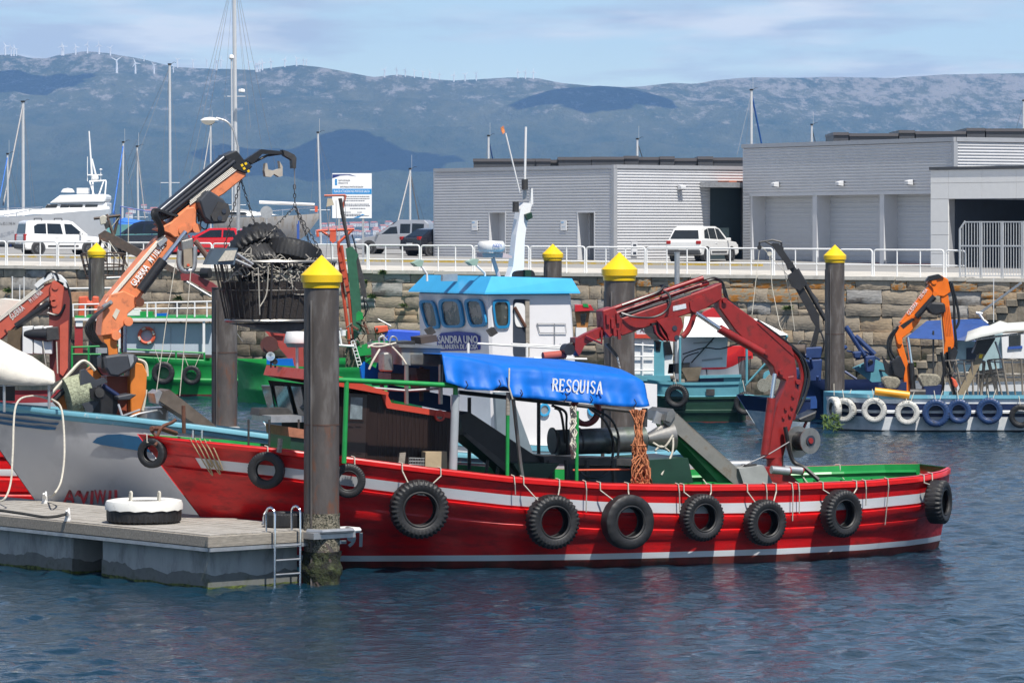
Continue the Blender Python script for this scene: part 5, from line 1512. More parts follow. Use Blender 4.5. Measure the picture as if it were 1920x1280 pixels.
def flat_tyre(px, py, R_, hgt, kind, label, painted=False):
 d = (CAMZ - DZ) * FPX / (py - HOR) + R_ * .9
 X = (px - 960) / FPX * d
 t = thing('old_tyre', label, 'tyre', (X, d, DZ))
 k = R_ / .54; w = .155 * 2 * (hgt / (.31))
 o = bpy.data.objects.new('tyre', TY[kind]); link(o, t)
 o.matrix_local = Matrix.Translation((0, 0, hgt / 2)) @ Matrix.Rotation(math.pi / 2, 4, 'X') @ Matrix.Diagonal((k, hgt / .31 * (.31 / .30) * (.75 if kind == 'fat' else 1), k, 1))
 if painted:
  mb = MB(); n = 44; prof = [(.36, .36), (.42, .458), (.6, .47), (.71, .445), (.735, .37), (.735, .27)]
  for r, h in prof:
   for i in range(n):
    q = 2 * math.pi * i / n; rr = r * R_ / .715 + (.008 if i % 2 and r > .65 else 0)
    hz = h * hgt / .45 + (.012 * math.sin(i * 2.1) if h < .3 else 0)
    mb.v.append(Vector((math.cos(q) * rr, math.sin(q) * rr, hz)))
  for j in range(len(prof) - 1):
   for i in range(n): mb.f.append((j * n + i, j * n + (i + 1) % n, (j + 1) * n + (i + 1) % n, (j + 1) * n + i)); mb.m.append(0)
  mb.build('white_painted_top', mat('white_tyre_paint', (.72, .71, .67), .6, var=.08, dirt=(.4, .38, .34), dscale=4, dlo=.58, dhi=.75), t, smooth=True, local=True)
  for sx in (-.25, .3):
   mb = MB(); mb.tube(spl([(sx, -.35, .42), (sx + .02, -.42, .62), (sx + .06, -.5, .60), (sx + .05, -.55, .44)], 4), .022, 6); mb.build('rope_loop', M_rope, t, local=True)
flat_tyre(270, 984, .735, .44, 'road', 'big tyre with a white painted top lying on the pontoon', True)
flat_tyre(536, 990, .42, .28, 'road', 'plain black car tyre lying behind the boarding ladder')
# ------------------------------------------------------------------ the red mussel boat
RBA = math.radians(20.8)
RB = Frame(0.85, 82.65, RBA)
RED = Hull(RB, [(-8.87, 2.72, .05, .02), (-8.4, 2.66, .50, .03), (-7.6, 2.58, 1.0, .12), (-6.6, 2.48, 1.5, .36), (-5.2, 2.30, 2.02, .78), (-3.6, 2.08, 2.42, 1.3), (-2.0, 1.88, 2.62, 1.85),
    (0, 1.70, 2.72, 2.3), (2, 1.62, 2.74, 2.46), (4, 1.59, 2.68, 2.45), (6, 1.60, 2.45, 2.05), (7.4, 1.64, 2.0, 1.35), (8.3, 1.69, 1.35, .7), (8.75, 1.72, .75, .25)], rake=2.1, rlen=4.2)
def red_boat():
 t = thing('red_workboat', 'long red wooden mussel workboat with white stripe and brown wheelhouse', 'boat', RB.M)
 spec = [('d', 0, .05), ('d', .03, .075), ('d', .11, .075), ('d', .14, .02), ('d', .37, .0), ('d', .575, .0), ('d', .58, -.02), ('d', .62, -.02), ('d', .64, .045), ('d', .76, .05), ('d', .84, .0),
   ('m', (.84, .27, .12), -.005), ('m', (.84, .27, .16), .028), ('m', (.84, .27, .40), .032), ('m', (.84, .27, .52), -.005), ('m', (.84, .27, .75), -.004), ('z', .27, 0), ('z', .15, .002), ('z', .0, 0), ('z', -.5, -.1)]
 mrow = [1, 1, 1, 0, 2, 0, 0, 0, 0, 0, 0, 0, 0, 0, 0, 0, 2, 3, 3]
 deckz = lambda x: RED.rail(x)[0] - .78
 RED.build(spec, mrow, [M_red, M_redrail, M_hullwhite, M_antifoul], t, inner=M_green, deck=deckz, deckm=M_dkgreen, capm=M_redrail)
 # the white stripe stops short of the stem in a pointed red end
 mb = MB()
 for i in range(5):
  x0 = -8.87 + i * .15; x1 = x0 + .15
  def q(x, dd): zr, _ = RED.rail(x); return RB.M @ RED.pt(x, zr - dd, .012)
  lo1 = .585 - max(0, i - 3) * .0;
  mb.add([q(x0, .36), q(x1, .36), q(x1, .585), q(x0, .585)], [(0, 1, 2, 3)])
 mb.build('stem_panel', M_red, t)
 # frames showing inside the stern bulwark
 for i in range(9):
  x = 3.6 + i * .55; zr, br = RED.rail(x)
  for s in (1,):
   mb = MB(); y = s * (br - .12)
   mb.prism([RB.M @ Vector((x - .09, y, zr - .62)), RB.M @ Vector((x + .09, y, zr - .62)), RB.M @ Vector((x + .04, y, zr - .28)), RB.M @ Vector((x - .04, y, zr - .28))], RB.M.to_3x3() @ Vector((0, -s * .14, 0))); mb.build('bulwark_frame', M_green, t)
 for dz, th in ((.16, .10), (.62, .06)):
  mb = MB(); pts = []
  for k in range(26):
   x = 2.5 + k * .25; zr, br = RED.rail(min(x, 8.7)); pts.append(RB.M @ Vector((min(x, 8.7), br - .14, zr - dz)))
  mb.tube(pts, th / 2, 6); mb.build('inner_stringer', M_green, t)
 # registration on the bow, partly behind the pontoon
 p = RED.pt(-3.15, .62);
 px_, pz_ = -3.05, .60
 a = RED.pt(-3.5, pz_, .03); b = RED.pt(-2.5, pz_, .03); up = RED.pt(-3.0, pz_ + .3, .03) - RED.pt(-3.0, pz_, .03)
 c = RB.M @ RB.loc(653, 1013, RED.pt(-3.0, pz_, .03).y)
 text('registration', '5-91', plane_matrix(c, RB.M.to_3x3() @ (b - a), RB.M.to_3x3() @ up), .44, mat('faded_hull_letter', (.42, .46, .48), .5, var=.1), t, width=.62, bold=.015)
 # ------------------------------------------------ wheelhouse
 vn = -1.45; dep = 2.9
 slab(RB, [(640, 735), (640, 872), (845, 892), (845, 772), (738, 762), (722, 741)], vn, dep, 'wheelhouse_side', M_brown, t)
 slab(RB, [(584, 722), (610, 795), (614, 872), (645, 876), (645, 728)], vn, dep, 'wheelhouse_front', mat('dark_front_wood', (.012, .010, .009), .8, var=.3, spec=.1), t)
 # plank joints on the side
 for k in range(19):
  x = 708 + k * 7.2
  ytop = 765 if x > 742 else 745
  slab(RB, [(x, ytop + (x - 700) * .06), (x + .7, ytop + (x - 700) * .06), (x + .7, 884), (x, 884)], vn - .012, .02, 'plank_batten', mat('brown_batten', (.025, .013, .010), .4, var=.2), t)
 # roof with forward visor
 roof = slab(RB, [(594, 694), (588, 713), (604, 718), (728, 741), (729, 735), (646, 708)], vn - .22, dep + .44, 'wheelhouse_roof', mat('orange_red_roof', (.52, .055, .028), .45, var=.1, dirt=(.4, .04, .02), dscale=3), t)
 slab(RB, [(715, 738), (726, 765), (845, 784), (845, 773), (734, 755), (726, 738)], vn - .06, dep + .12, 'coaming_trim', MATS['orange_red_roof'], t)
 # front windows (slanting panes left of the pile)
 xa_ = RB.loc(584, 722, vn).x; xb_ = RB.loc(610, 795, vn).x; za_ = RB.loc(584, 722, vn).z; zb_ = RB.loc(610, 795, vn).z
 fn = Vector((-(za_ - zb_), 0, (xa_ - xb_))); fp = (xa_ - .02, 0, za_)
 for q_ in ([(492, 722), (509, 722), (520, 787), (511, 787)], [(517, 722), (540, 723), (556, 788), (528, 788)], [(548, 723), (566, 724), (580, 789), (565, 789)]):
  pts = [RB.M @ hitp(RB, x, y, fp, fn) for x, y in q_]
  mb = MB(); mb.prism(pts, RB.M.to_3x3() @ (fn.normalized() * -.03 if fn.x > 0 else fn.normalized() * .03)); mb.build('window', mat('see_through_pane', (.10, .13, .14), .08, var=.5, scale=3), t)
 # door with its pane and panels
 door = slab(RB, [(651, 737), (690, 740), (684, 872), (648, 869)], vn - .03, .06, 'door', mat('door_brown', (.026, .014, .011), .35, var=.2), t)
 slab(RB, [(658, 744), (680, 745), (679, 786), (656, 785)], vn - .045, .03, 'window_pane', mat('pale_reflecting_glass', (.16, .20, .22), .08, var=.5, scale=4), door)
 slab(RB, [(653, 786), (682, 787), (682, 790), (653, 789)], vn - .05, .03, 'sill', M_brown, door)
 for y0 in (798, 848):
  for x0 in (653, 667): slab(RB, [(x0, y0), (x0 + 10, y0 + 1), (x0 + 10, y0 + 2.4), (x0, y0 + 1.4)], vn - .045, .02, 'door_moulding', M_brown, door)
 rod(RB, [(651, 792, vn - .05), (651, 799, vn - .08)], .02, 'door_handle', M_chrome, door)
 slab(RB, [(689, 736), (694, 737), (688, 876), (684, 876)], vn - .035, .05, 'door_post', M_brown, t)
 # porthole
 c = RB.M @ RB.loc(824, 779, vn - .03); mb = MB(); ax = RB.M.to_3x3() @ Vector((0, -1, 0))
 mb.lathe([(.075, 0), (.075, .05), (.11, .05), (.115, 0)], c, ax, n=24); pr = mb.build('porthole', mat('porthole_red', (.6, .05, .03), .35), t, smooth=True)
 mb = MB(); mb.cyl(c, c + ax * .015, .075, n=20); mb.build('porthole_glass', M_glass, pr)
 # green pipe frame and the posts
 rod(RB, [(633, 712, -2.25), (740, 717, -2.25), (856, 723, -2.25)], .052, 'green_pipe', M_green, t, n=12)
 rod(RB, [(650, 714, -2.25), (645, 868, -2.3)], .05, 'green_post', M_green, t, n=12)
 rod(RB, [(854, 722, -2.2), (854, 742, -2.2)], .05, 'green_post', M_green, t, n=12)
 rod(RB, [(854, 740, -2.2), (849, 893, -2.2)], .085, 'grey_post', mat('grey_post_paint', (.34, .37, .39), .4, var=.1), t, n=14)
 # foredeck clutter: steel tray stand, rusty hatch
 slab(RB, [(508, 780), (572, 779), (572, 791), (508, 792)], -1.0, 1.3, 'steel_tray', M_galv, t)
 slab(RB, [(488, 766), (540, 765), (553, 779), (485, 779)], -.4, .6, 'steel_scoop', M_darksteel, t)
 for x in (466, 505, 560): rod(RB, [(x, 786, -1.0), (x, 840, -1.0)], .022, 'tray_leg', M_darksteel, t)
 slab(RB, [(540, 800), (572, 805), (572, 822), (542, 818)], -1.2, 1.5, 'rusty_hatch', mat('rust_red_hatch', (.34, .14, .08), .8, var=.25, scale=8), t)
 slab(RB, [(545, 818), (572, 822), (572, 858), (545, 850)], -1.15, 1.4, 'hatch_coaming', M_dkgreen, t)
 rod(RB, [(526, 822, -1.7), (523, 848, -1.7)], .05, 'timber_post', M_wood, t, n=4)
 # bow fittings: rusty anchor, samson post
 rod(RB, [(292, 826, -.2), (303, 801, -.2), (322, 792, -.2), (330, 786, -.2)], .035, 'anchor_shank', M_rust, t, sp=4)
 rod(RB, [(284, 803, -.3), (303, 803, 0), (330, 812, .3)], .05, 'anchor_stock', M_rust, t)
 rod(RB, [(290, 835, -.45), (296, 824, -.3), (283, 806, -.2)], .03, 'anchor_fluke', M_rust, t, sp=4)
 for x in (362, 379): rod(RB, [(x, 822, -1.2), (x, 806, -1.2)], .025, 'bow_bollard', M_chrome, t)
 rod(RB, [(345, 812, .5), (344, 760, .5)], .04, 'rusty_post', M_rust, t)
 # steel hopper standing on the lower roof
 hp = slab(RB, [(752, 650), (826, 652), (826, 687), (754, 684)], -1.0, 1.9, 'steel_hopper', mat('hopper_steel', (.20, .23, .25), .5, metal=.15, var=.25, dirt=(.26, .25, .22), dscale=2.5, dlo=.5, dhi=.62), t)
 slab(RB, [(748, 646), (830, 648), (830, 653), (748, 651)], -1.06, 2.0, 'hopper_rim', M_steel, hp)
 slab(RB, [(771, 664), (825, 666), (825, 684), (771, 682)], -1.03, .04, 'hopper_panel', M_steel, hp)
 slab(RB, [(718, 662), (730, 660), (738, 668), (738, 697), (718, 696)], -.9, .3, 'hopper_motor_box', M_steel, hp, bevel=.03)
 for x in (762, 826):
  rod(RB, [(x, 683, -1.25), (x, 757, -1.25)], .045, 'hopper_leg', M_steel, t)
 for x in (716, 790): rod(RB, [(x, 688, .6), (x, 752, .6)], .045, 'hopper_leg', M_darksteel, t)
 rod(RB, [(700, 727, -1.25), (762, 732, -1.25), (826, 728, -1.25)], .025, 'hopper_brace', M_galv, t)
 slab(RB, [(733, 700), (770, 702), (770, 712), (733, 712)], -.6, .8, 'hopper_gearbox', M_darksteel, t)
 slab(RB, [(780, 690), (806, 692), (806, 735), (786, 735)], -.5, .5, 'hopper_chute', M_darksteel, t)
 slab(RB, [(748, 641), (778, 639), (779, 648), (748, 650)], -.6, .7, 'black_crate', M_black, t)
 slab(RB, [(788, 632), (818, 628), (822, 640), (790, 645)], -.5, .6, 'dark_box', mat('dark_brown_box', (.06, .045, .04), .7), t)
 rods(RB, [[(735, 650, -1.05), (752, 668, -1.15), (762, 683, -1.25)], [(712, 655, -1.0), (700, 675, -1.1), (692, 692, -1.1)], [(690, 651, -.9), (705, 644, -.7), (735, 646, -.7)], [(690, 648, -.8), (712, 650, -.8), (742, 643, -.6)]], .022, 'hopper_lashing', M_rope, t, sp=4)
 rods(RB, [[(712, 650, -.2), (711, 634, -.2), (719, 632, -.2), (721, 648, -.2)], [(729, 648, -.2), (734, 632, -.2), (743, 634, -.2), (746, 648, -.2)]], .02, 'hoop', M_galv, t, sp=4)
 # blue sheet hanging in the opening behind the hopper
 slab(RB, [(676, 690), (684, 678), (712, 694), (720, 716), (680, 720)], 1.0, .08, 'blue_sheet', M_tarp, t)
 slab(RB, [(728, 748), (845, 772), (845, 742), (728, 720)], 1.2, .06, 'blue_lining', mat('dark_blue_sheet', (.006, .05, .16), .6), t)
 # ------------------------------------------------ tarpaulin on its frame
 def line(pts, v):
  L_ = [RB.loc(x, y, v) for x, y in pts]
  return np.array([p.x for p in L_]), np.array([p.z for p in L_])
 lowx, lowz = line([(812, 708), (830, 714), (852, 721), (880, 731), (922, 732), (951, 724), (963, 744), (1030, 750), (1090, 755), (1155, 761), (1200, 764), (1222, 761)], -2.45)
 shx, shz = line([(826, 664), (880, 672), (945, 689), (1010, 692), (1060, 697), (1130, 703), (1190, 708), (1206, 716), (1222, 757)], -2.1)
 rgx, rgz = line([(826, 661), (905, 664), (985, 671), (1055, 675), (1120, 684), (1190, 699), (1206, 712)], -.3)
 xs = np.linspace(max(lowx[0], shx[0]) + .02, lowx[-1] - .02, 90)
 rings = []; rg = random.Random(3)
 for i, x in enumerate(xs):
  zl = float(np.interp(x, lowx, lowz)); zs = float(np.interp(x, shx, shz)); zr = float(np.interp(x, rgx, rgz))
  zs = max(zs, zl + .02); zr = max(zr, zs - .02)
  f = (x - xs[0]) / (xs[-1] - xs[0])
  w1 = .030 * math.sin(x * 9 + 1.0) + .022 * math.sin(x * 17.3) + .02 * mnoise.noise(Vector((x * 3, 0, 0)))
  ring = []
  for k in range(9):
   u = k / 8; z = zl + (zs - zl) * u
   bulge = .04 * math.sin(math.pi * u) + .16 * (1 - u) ** 3 * (1 if u < .3 else .4)
   wr = (w1 * (1 - u) ** 1.5 * 1.7 + .035 * abs(mnoise.noise(Vector((x * 1.6 + u * 2.2, u * 1.5 - x * .7, 2)))) - .03 * abs(mnoise.noise(Vector((x * 3.4 - u * 2.6, u * 2.0, 7)))))
   ring.append(Vector((x, -2.12 - .18 * (1 - u) - bulge * .5 + wr, z)))
  ring.append(Vector((x, -1.9, zs + (zr - zs) * .22)));
  for v in (-1.4, -.9): ring.append(Vector((x, v, zs + (zr - zs) * (1 - ((v + .3) / 1.8) ** 2) + .02 * mnoise.noise(Vector((x * 1.7, v * 2, 5))))))
  ring.append(Vector((x, -.3, zr)))
  for v in (.4, 1.1, 1.8): ring.append(Vector((x, v, zr - .05 * (v + .3) ** 2 + .02 * mnoise.noise(Vector((x * 1.7, v * 2, 9))))))
  ring.append(Vector((x, 2.2, zr - .75)))
  rings.append([RB.M @ p for p in ring])
 mb = MB(); mb.loft(rings, closed=False)
 # closed after end
 tp = mb.build('blue_awning', M_tarp, t, smooth='all')
 sm = tp.modifiers.new('thick', 'SOLIDIFY'); sm.thickness = .012
 for i in (20, 43, 66):
  mb = MB(); mb.tube([p + Vector((0, -.004, .004)) for p in rings[i]], .009, 4); mb.build('awning_seam', mat('seam_blue', (.002, .07, .34), .6), t)
 # gathers tied under the lower hem: short cords
 for x in (874, 936, 977, 1060, 1108, 1190):
  z = float(np.interp(RB.loc(x, 740, -2.4).x, lowx, lowz)); p = RB.loc(x, 740, -2.42)
  mb = MB(); mb.tube([RB.M @ Vector((p.x, -2.40, z + .16)), RB.M @ Vector((p.x + .02, -2.46, z + .08)), RB.M @ Vector((p.x - .03, -2.42, z))], .012, 5); mb.build('hem_tie', M_black, t)
 a = RB.M @ RB.loc(1035, 721, -2.30); b = RB.M @ RB.loc(1131, 727, -2.30)
 c = RB.M @ RB.loc(1083, 724, -2.315)
 # name painted on the awning, set as serif capitals
 serif_name(t, c, (b - a), 'RESQUISA', (b - a).length, .25)
 # frame of the awning
 rod(RB, [(962, 744, -2.2), (968, 800, -2.0), (976, 870, -1.9), (980, 897, -1.9)], .04, 'awning_pole', M_steel, t)
 rod(RB, [(955, 690, -2.35), (954, 724, -2.42), (961, 748, -2.4)], .018, 'awning_rope', M_rope, t)
 rod(RB, [(952, 776, -2.3), (951, 901, -2.3)], .04, 'green_stanchion', M_green, t, n=10)
 rod(RB, [(953, 735, -2.3), (952, 778, -2.3)], .045, 'wooden_stanchion', M_wood, t, n=10)
 rod(RB, [(1082, 770, -2.3), (1081, 905, -2.3)], .04, 'green_stanchion', M_green, t, n=10)
 rod(RB, [(1209, 765, -2.2), (1208, 800, -2.2)], .06, 'awning_pole', M_darksteel, t)
 rod(RB, [(860, 735, 2.0), (1225, 775, 2.0)], .045, 'awning_rail', M_darksteel, t)
 for x in (880, 1010, 1130): rod(RB, [(x, 745, 2.1), (x, 880, 2.1)], .04, 'far_stanchion', M_darksteel, t)
 # ------------------------------------------------ machinery under the awning
 slab(RB, [(862, 778), (880, 772), (1010, 858), (1040, 905), (985, 905), (870, 815)], -.6, 1.1, 'dark_conveyor', M_black, t)
 slab(RB, [(868, 815), (876, 812), (970, 885), (966, 900)], -.75, .12, 'conveyor_rail', M_darksteel, t)
 for x, y in ((915, 862), (935, 875)): rod(RB, [(x, y, -.6), (x - 6, 905, -.6)], .035, 'conveyor_leg', M_darksteel, t)
 slab(RB, [(962, 868), (1050, 868), (1020, 905), (985, 905)], -1.0, 1.6, 'green_hopper', M_dkgreen, t)
 m = drum(RB, 1125, 826, -.3, (1, 0, .02), .265, 1.95, 'washing_drum', mat('drum_steel', (.16, .17, .165), .35, metal=.7, var=.3, dirt=(.05, .08, .05), dscale=2, dlo=.45, dhi=.7), t, n=32)
 for x in (1036, 1085, 1140, 1190): drum(RB, x, 826, -.3, (1, 0, .02), .275, .035, 'drum_hoop', M_darksteel, m, n=32)
 drum(RB, 1236, 820, -.3, (1, 0, .1), .12, .55, 'steel_funnel', M_steel, t, n=24, r1=.34)
 slab(RB, [(1020, 855), (1215, 862), (1215, 874), (1020, 868)], -.8, 1.2, 'machine_bed', M_darksteel, t)
 for x in (1030, 1062, 1100, 1150, 1200): rod(RB, [(x, 862, -.8), (x + 2, 910, -.8)], .05, 'machine_leg', M_darksteel, t)
 slab(RB, [(1085, 872), (1190, 876), (1190, 905), (1085, 905)], -.3, .8, 'engine_box', mat('slate_machine', (.07, .085, .12), .5, var=.2), t)
 rods(RB, [[(1035, 760, -1.2), (1060, 772, -1.1), (1062, 800, -.8), (1064, 850, -.7)], [(1105, 765, -.8), (1135, 790, -.8), (1150, 830, -.65), (1146, 870, -.65)], [(1110, 765, -.6), (1145, 785, -.7), (1160, 820, -.62), (1158, 860, -.62)], [(1040, 765, -.7), (1052, 775, -.7), (1060, 830, -.6)],
    [(1150, 870, -.7), (1130, 892, -.9), (1100, 893, -.9), (1085, 880, -.9)]], .028, 'hydraulic_hose', M_hose, t, sp=5)
 mb = MB(); c = RB.M @ RB.loc(1098, 768, -.2); ax = RB.M.to_3x3() @ Vector((.1, -1, 0)); mb.lathe([(.24, .05), (.30, .07), (.35, .04), (.35, -.04), (.30, -.07), (.24, -.05)], c, ax, n=28, closed=True); mb.build('life_ring', mat('dull_red_ring', (.22, .035, .025), .6), t, smooth=True)
 rod(RB, [(1074, 881, -1.9), (1180, 880, -1.9)], .02, 'orange_cord', M_lifered, t)
 # dark tub and chute on the after deck
 slab(RB, [(1215, 862), (1290, 858), (1300, 905), (1222, 908)], -.9, 1.8, 'dark_green_bin', M_dkgreen, t)
 slab(RB, [(1262, 768), (1250, 778), (1246, 792), (1375, 906), (1402, 908), (1398, 896)], -.5, .10, 'chute_side', mat('chute_steel', (.30, .29, .26), .45, metal=.5, var=.2, dirt=(.16, .12, .08), dscale=3, dlo=.5, dhi=.7), t)
 slab(RB, [(1262, 768), (1266, 774), (1400, 893), (1398, 897)], -.5, 1.0, 'chute_bed', MATS['chute_steel'], t)
 slab(RB, [(1250, 790), (1372, 905), (1348, 905), (1262, 812)], -.35, .7, 'chute_underside', M_green, t)
 slab(RB, [(1262, 766), (1252, 772), (1248, 788), (1258, 792), (1268, 776)], -.56, 1.1, 'chute_head', M_steel, t)
 slab(RB, [(1232, 770), (1243, 776), (1240, 796), (1224, 792)], -.3, .06, 'steel_flap', M_galv, t)
 rods(RB, [[(1225, 830, -.6), (1245, 838, -.9), (1262, 815, -.9)], [(1228, 845, -.6), (1240, 836, -.6), (1255, 846, -.6)], [(1262, 820, -.7), (1260, 850, -.8), (1240, 890, -.9)]], .022, 'white_hose', M_rope, t, sp=5)
 slab(RB, [(1385, 878), (1432, 872), (1450, 906), (1395, 908)], -.6, 1.2, 'winch_plinth', mat('plinth_grey', (.30, .31, .30), .7, var=.15), t)
 slab(RB, [(1398, 871), (1419, 869), (1419, 884), (1398, 886)], -.5, .5, 'valve_block', M_darksteel, t)
 drum(RB, 1384, 871, -.2, (1, 0, 0), .09, .5, 'hydraulic_motor', M_galv, t)
 # crate and planks leaning on the wheelhouse
 slab(RB, [(798, 847), (838, 846), (838, 888), (797, 886)], -1.75, .25, 'plywood_box', mat('plywood', (.42, .33, .21), .8, var=.12, scale=6), t)
 slab(RB, [(750, 849), (761, 848), (757, 882), (746, 882)], -1.85, .05, 'grey_plank', M_wood, t)
 rods(RB, [[(767 + 3 * i, 858, -1.75), (767 + 3 * i, 884, -1.75)] for i in range(10)] + [[(767, 858 + 6 * i, -1.75), (796, 859 + 6 * i, -1.75)] for i in range(5)], .006, 'wire_basket', M_galv, t, n=4)
 return t
SERIF = {  # strokes on a 0..1 by 0..1 cell: thick stems, thin bars, small serifs
 'R': [('s', .18, 0, .18, 1), ('b', [(.18, .97), (.55, .97), (.74, .86), (.74, .66), (.55, .53), (.18, .53)]), ('s', .48, .53, .82, 0), ('f', .18, 0), ('f', .84, 0), ('f', .14, 1)],
 'E': [('s', .2, 0, .2, 1), ('t', .2, .97, .74, .97), ('t', .2, .52, .6, .52), ('t', .2, .03, .78, .03), ('v', .75, .97, .8), ('v', .61, .43, .61), ('v', .79, .03, .22), ('f', .16, 0), ('f', .16, 1)],
 'S': [('b', [(.74, .78), (.68, .93), (.48, .98), (.28, .92), (.2, .76), (.3, .62), (.52, .5), (.72, .38), (.78, .22), (.66, .06), (.46, .02), (.26, .07), (.18, .24)])],
 'Q': [('b', [(.5, .98), (.24, .9), (.1, .68), (.1, .34), (.24, .1), (.5, .02), (.76, .1), (.9, .34), (.9, .68), (.76, .9), (.5, .98)]), ('s', .5, .1, .86, -.16)],
 'U': [('s', .18, 1, .18, .3), ('b', [(.18, .32), (.24, .1), (.45, .02), (.68, .1), (.76, .32), (.76, 1)]), ('f', .18, 1), ('f', .76, 1)],
 'I': [('s', .5, 0, .5, 1), ('f', .5, 0), ('f', .5, 1)],
 'A': [('t', .12, 0, .46, 1), ('s', .46, 1, .84, 0), ('t', .25, .34, .68, .34), ('f', .12, 0), ('f', .84, 0)]}
def serif_name(t, c, xdir, word, width, size):
 x = Vector(xdir).normalized(); z = Vector((0, 0, 1)); z = (z - x * z.dot(x)).normalized(); nrm = x.cross(z)
 adv = {'I': .55}
 tot = sum(adv.get(ch, 1.0) for ch in word); k = width / tot
 px = -width / 2
 for ch in word:
  a = adv.get(ch, 1.0) * k
  mb = MB()
  def pt(u, v): return Vector(c) + x * (px + (u if ch != 'I' else (.5 + (u - .5))) * (k if ch != 'I' else a)) + z * ((v - .5) * size)
  def stroke(pts, wd):
   for i in range(len(pts) - 1):
    mb.bar(pt(*pts[i]), pt(*pts[i + 1]), wd, .014, up=nrm)
  for s in SERIF[ch]:
   if s[0] == 's': stroke([(s[1], s[2]), (s[3], s[4])], .036)
   elif s[0] == 't': stroke([(s[1], s[2]), (s[3], s[4])], .022)
   elif s[0] == 'b': stroke(s[1], .027)
   elif s[0] == 'v': stroke([(s[1], s[2]), (s[1], s[3])], .022)
   elif s[0] == 'f': stroke([(s[1] - .13 * (1 if ch != 'I' else 1.6), s[2] + (.015 if s[2] == 0 else -.015)), (s[1] + .13 * (1 if ch != 'I' else 1.6), s[2] + (.015 if s[2] == 0 else -.015))], .02)
  mb.build('awning_letter', M_letter, t)
  px += a
RBT = red_boat()
# loose gear on the red boat -----------------------------------------
def hank(F, px, y0, y1, v, n, r, spread, m_, name, label, cat, tassel=False):
 t = thing(name, label, cat, F.M @ F.loc(px, y1, v))
 rg = random.Random(px); mb = MB()
 for i in range(n):
  a0 = F.loc(px + rg.uniform(-.4, .4) * spread, y0 + rg.uniform(-1, 2), v + rg.uniform(-.12, .12))
  pts = [a0]
  for k in range(1, 7):
   f = k / 6; w_ = spread * (.35 + .65 * f if tassel else .5 + .3 * math.sin(f * 3.1))
   if tassel and f < .5: w_ *= .6 if f > .3 else .8
   pts.append(F.loc(px + rg.uniform(-.5, .5) * w_ + (6 * f if tassel else 0), y0 + (y1 - y0) * f * rg.uniform(.88, 1), v + rg.uniform(-.16, .16) * (.5 + f)))
  mb.tube([F.M @ p for p in spl(pts, 3)], r, 4)
 mb.build('strands', m_, t)
 if tassel:
  mb = MB(); c = F.M @ F.loc(px + 1, y0 + (y1 - y0) * .42, v); mb.lathe([(.15, -.015), (.165, 0), (.15, .015)], c, n=14); mb.build('binding', m_, t)
 return t
hank(RB, 1196, 768, 925, -2.45, 60, .011, 42, M_netorange, 'net_bundle', 'bundle of orange net cord hanging from the blue awning', 'net', True)
hank(RB, 1075, 762, 862, -2.4, 16, .013, 18, M_rope, 'rope_hank', 'hank of pale rope hanging under the blue awning', 'rope')
# coil of rope on the bow rail
t_ = thing('rope_coil', 'pale rope loops hung over the red bow rail', 'rope', RB.M @ Vector((-7.6, -1.1, 2.0)))
mb = MB(); rg = random.Random(2)
for i in range(4):
 x0 = 350 + i * 3.0; zl = 880 + rg.uniform(-8, 5)
 s_ = -8.02 + .085 * i
 zr, br = RED.rail(s_)
 P0 = RB.M @ Vector((s_, -br - .06, zr + .03));
 drop = .55 + rg.uniform(-.08, .1)
 A = RB.M @ RED.pt(s_, zr - .2, .09); B = RB.M @ RED.pt(s_ + .01, zr - drop, .08); C = RB.M @ RED.pt(s_ + .05, zr - drop - .02, .08); D = RB.M @ RED.pt(s_ + .09, zr - .2, .09); E = RB.M @ Vector((s_ + .1, -br - .05, zr + .03))
 mb.tube(spl([P0, A, B, C, D, E], 5), .013, 5)
mb.build('loops', mat('tan_rope', (.40, .31, .18), .9, var=.2, scale=20), t_)
# tyres along the red hull: (px, py, radius m, kind, label)
RLOOK = hull_lookup(RED, -8.8, 8.7, 0.0, 360, 60)
def red_tyre(px, py, Rm, kind, label, ropes, out=.0, spin=0.0):
 _, s_, z = RLOOK(px, py)
 a = RED.pt(s_ - .1, z); b = RED.pt(s_ + .1, z); tv = (b - a); nrm = RB.M.to_3x3() @ Vector((tv.y, -tv.x, 0)).normalized()
 if nrm.y > 0: nrm = -nrm
 if px > 700: nrm = Matrix.Rotation(.16, 3, 'Z') @ nrm
 zr, br = RED.rail(s_)
 off = (.17 * Rm / .54 + .06) + (br - abs(RED.pt(s_, z).y)) * .75 + out
 P = RB.M @ RED.pt(s_, z) + nrm * off
 tops = []
 for dx in ropes:
  zr2, br2 = RED.rail(s_ + dx)
  top = RB.M @ Vector((s_ + dx, -br2 + .1, zr2 + .03)); edge = RB.M @ Vector((s_ + dx, -br2 - .09, zr2 + .02)); edge2 = RB.M @ Vector((s_ + dx, -br2 - .10, zr2 - .14))
  end = P + Vector((0, 0, Rm * .72)) + (RB.M.to_3x3() @ Vector((dx * .5, 0, 0)))
  tops.append([top, edge, edge2, end])
 hung_tyre(kind, P, nrm, Rm, label, tops, spin=spin)
red_tyre(282, 858, .30, 'smooth', 'worn tyre hanging under the tip of the red bow', (.05,))
red_tyre(505, 881, .37, 'road', 'small road tyre on the red bow in front of the brown wheelhouse windows', (.1,))
red_tyre(652, 900, .34, 'road', 'small road tyre half hidden behind the yellow capped pile', (.1,))
red_tyre(779, 951, .585, 'lug', 'large lug tyre hung below the brown wheelhouse wall', (-.35, .4), spin=.3)
red_tyre(1021, 975, .545, 'lug', 'chunky lug tyre hung below the washing drum', (-.55, .2), spin=.1)
red_tyre(1164, 976, .55, 'smooth', 'smooth worn tyre hung under the orange net bundle', (-.5, .1))
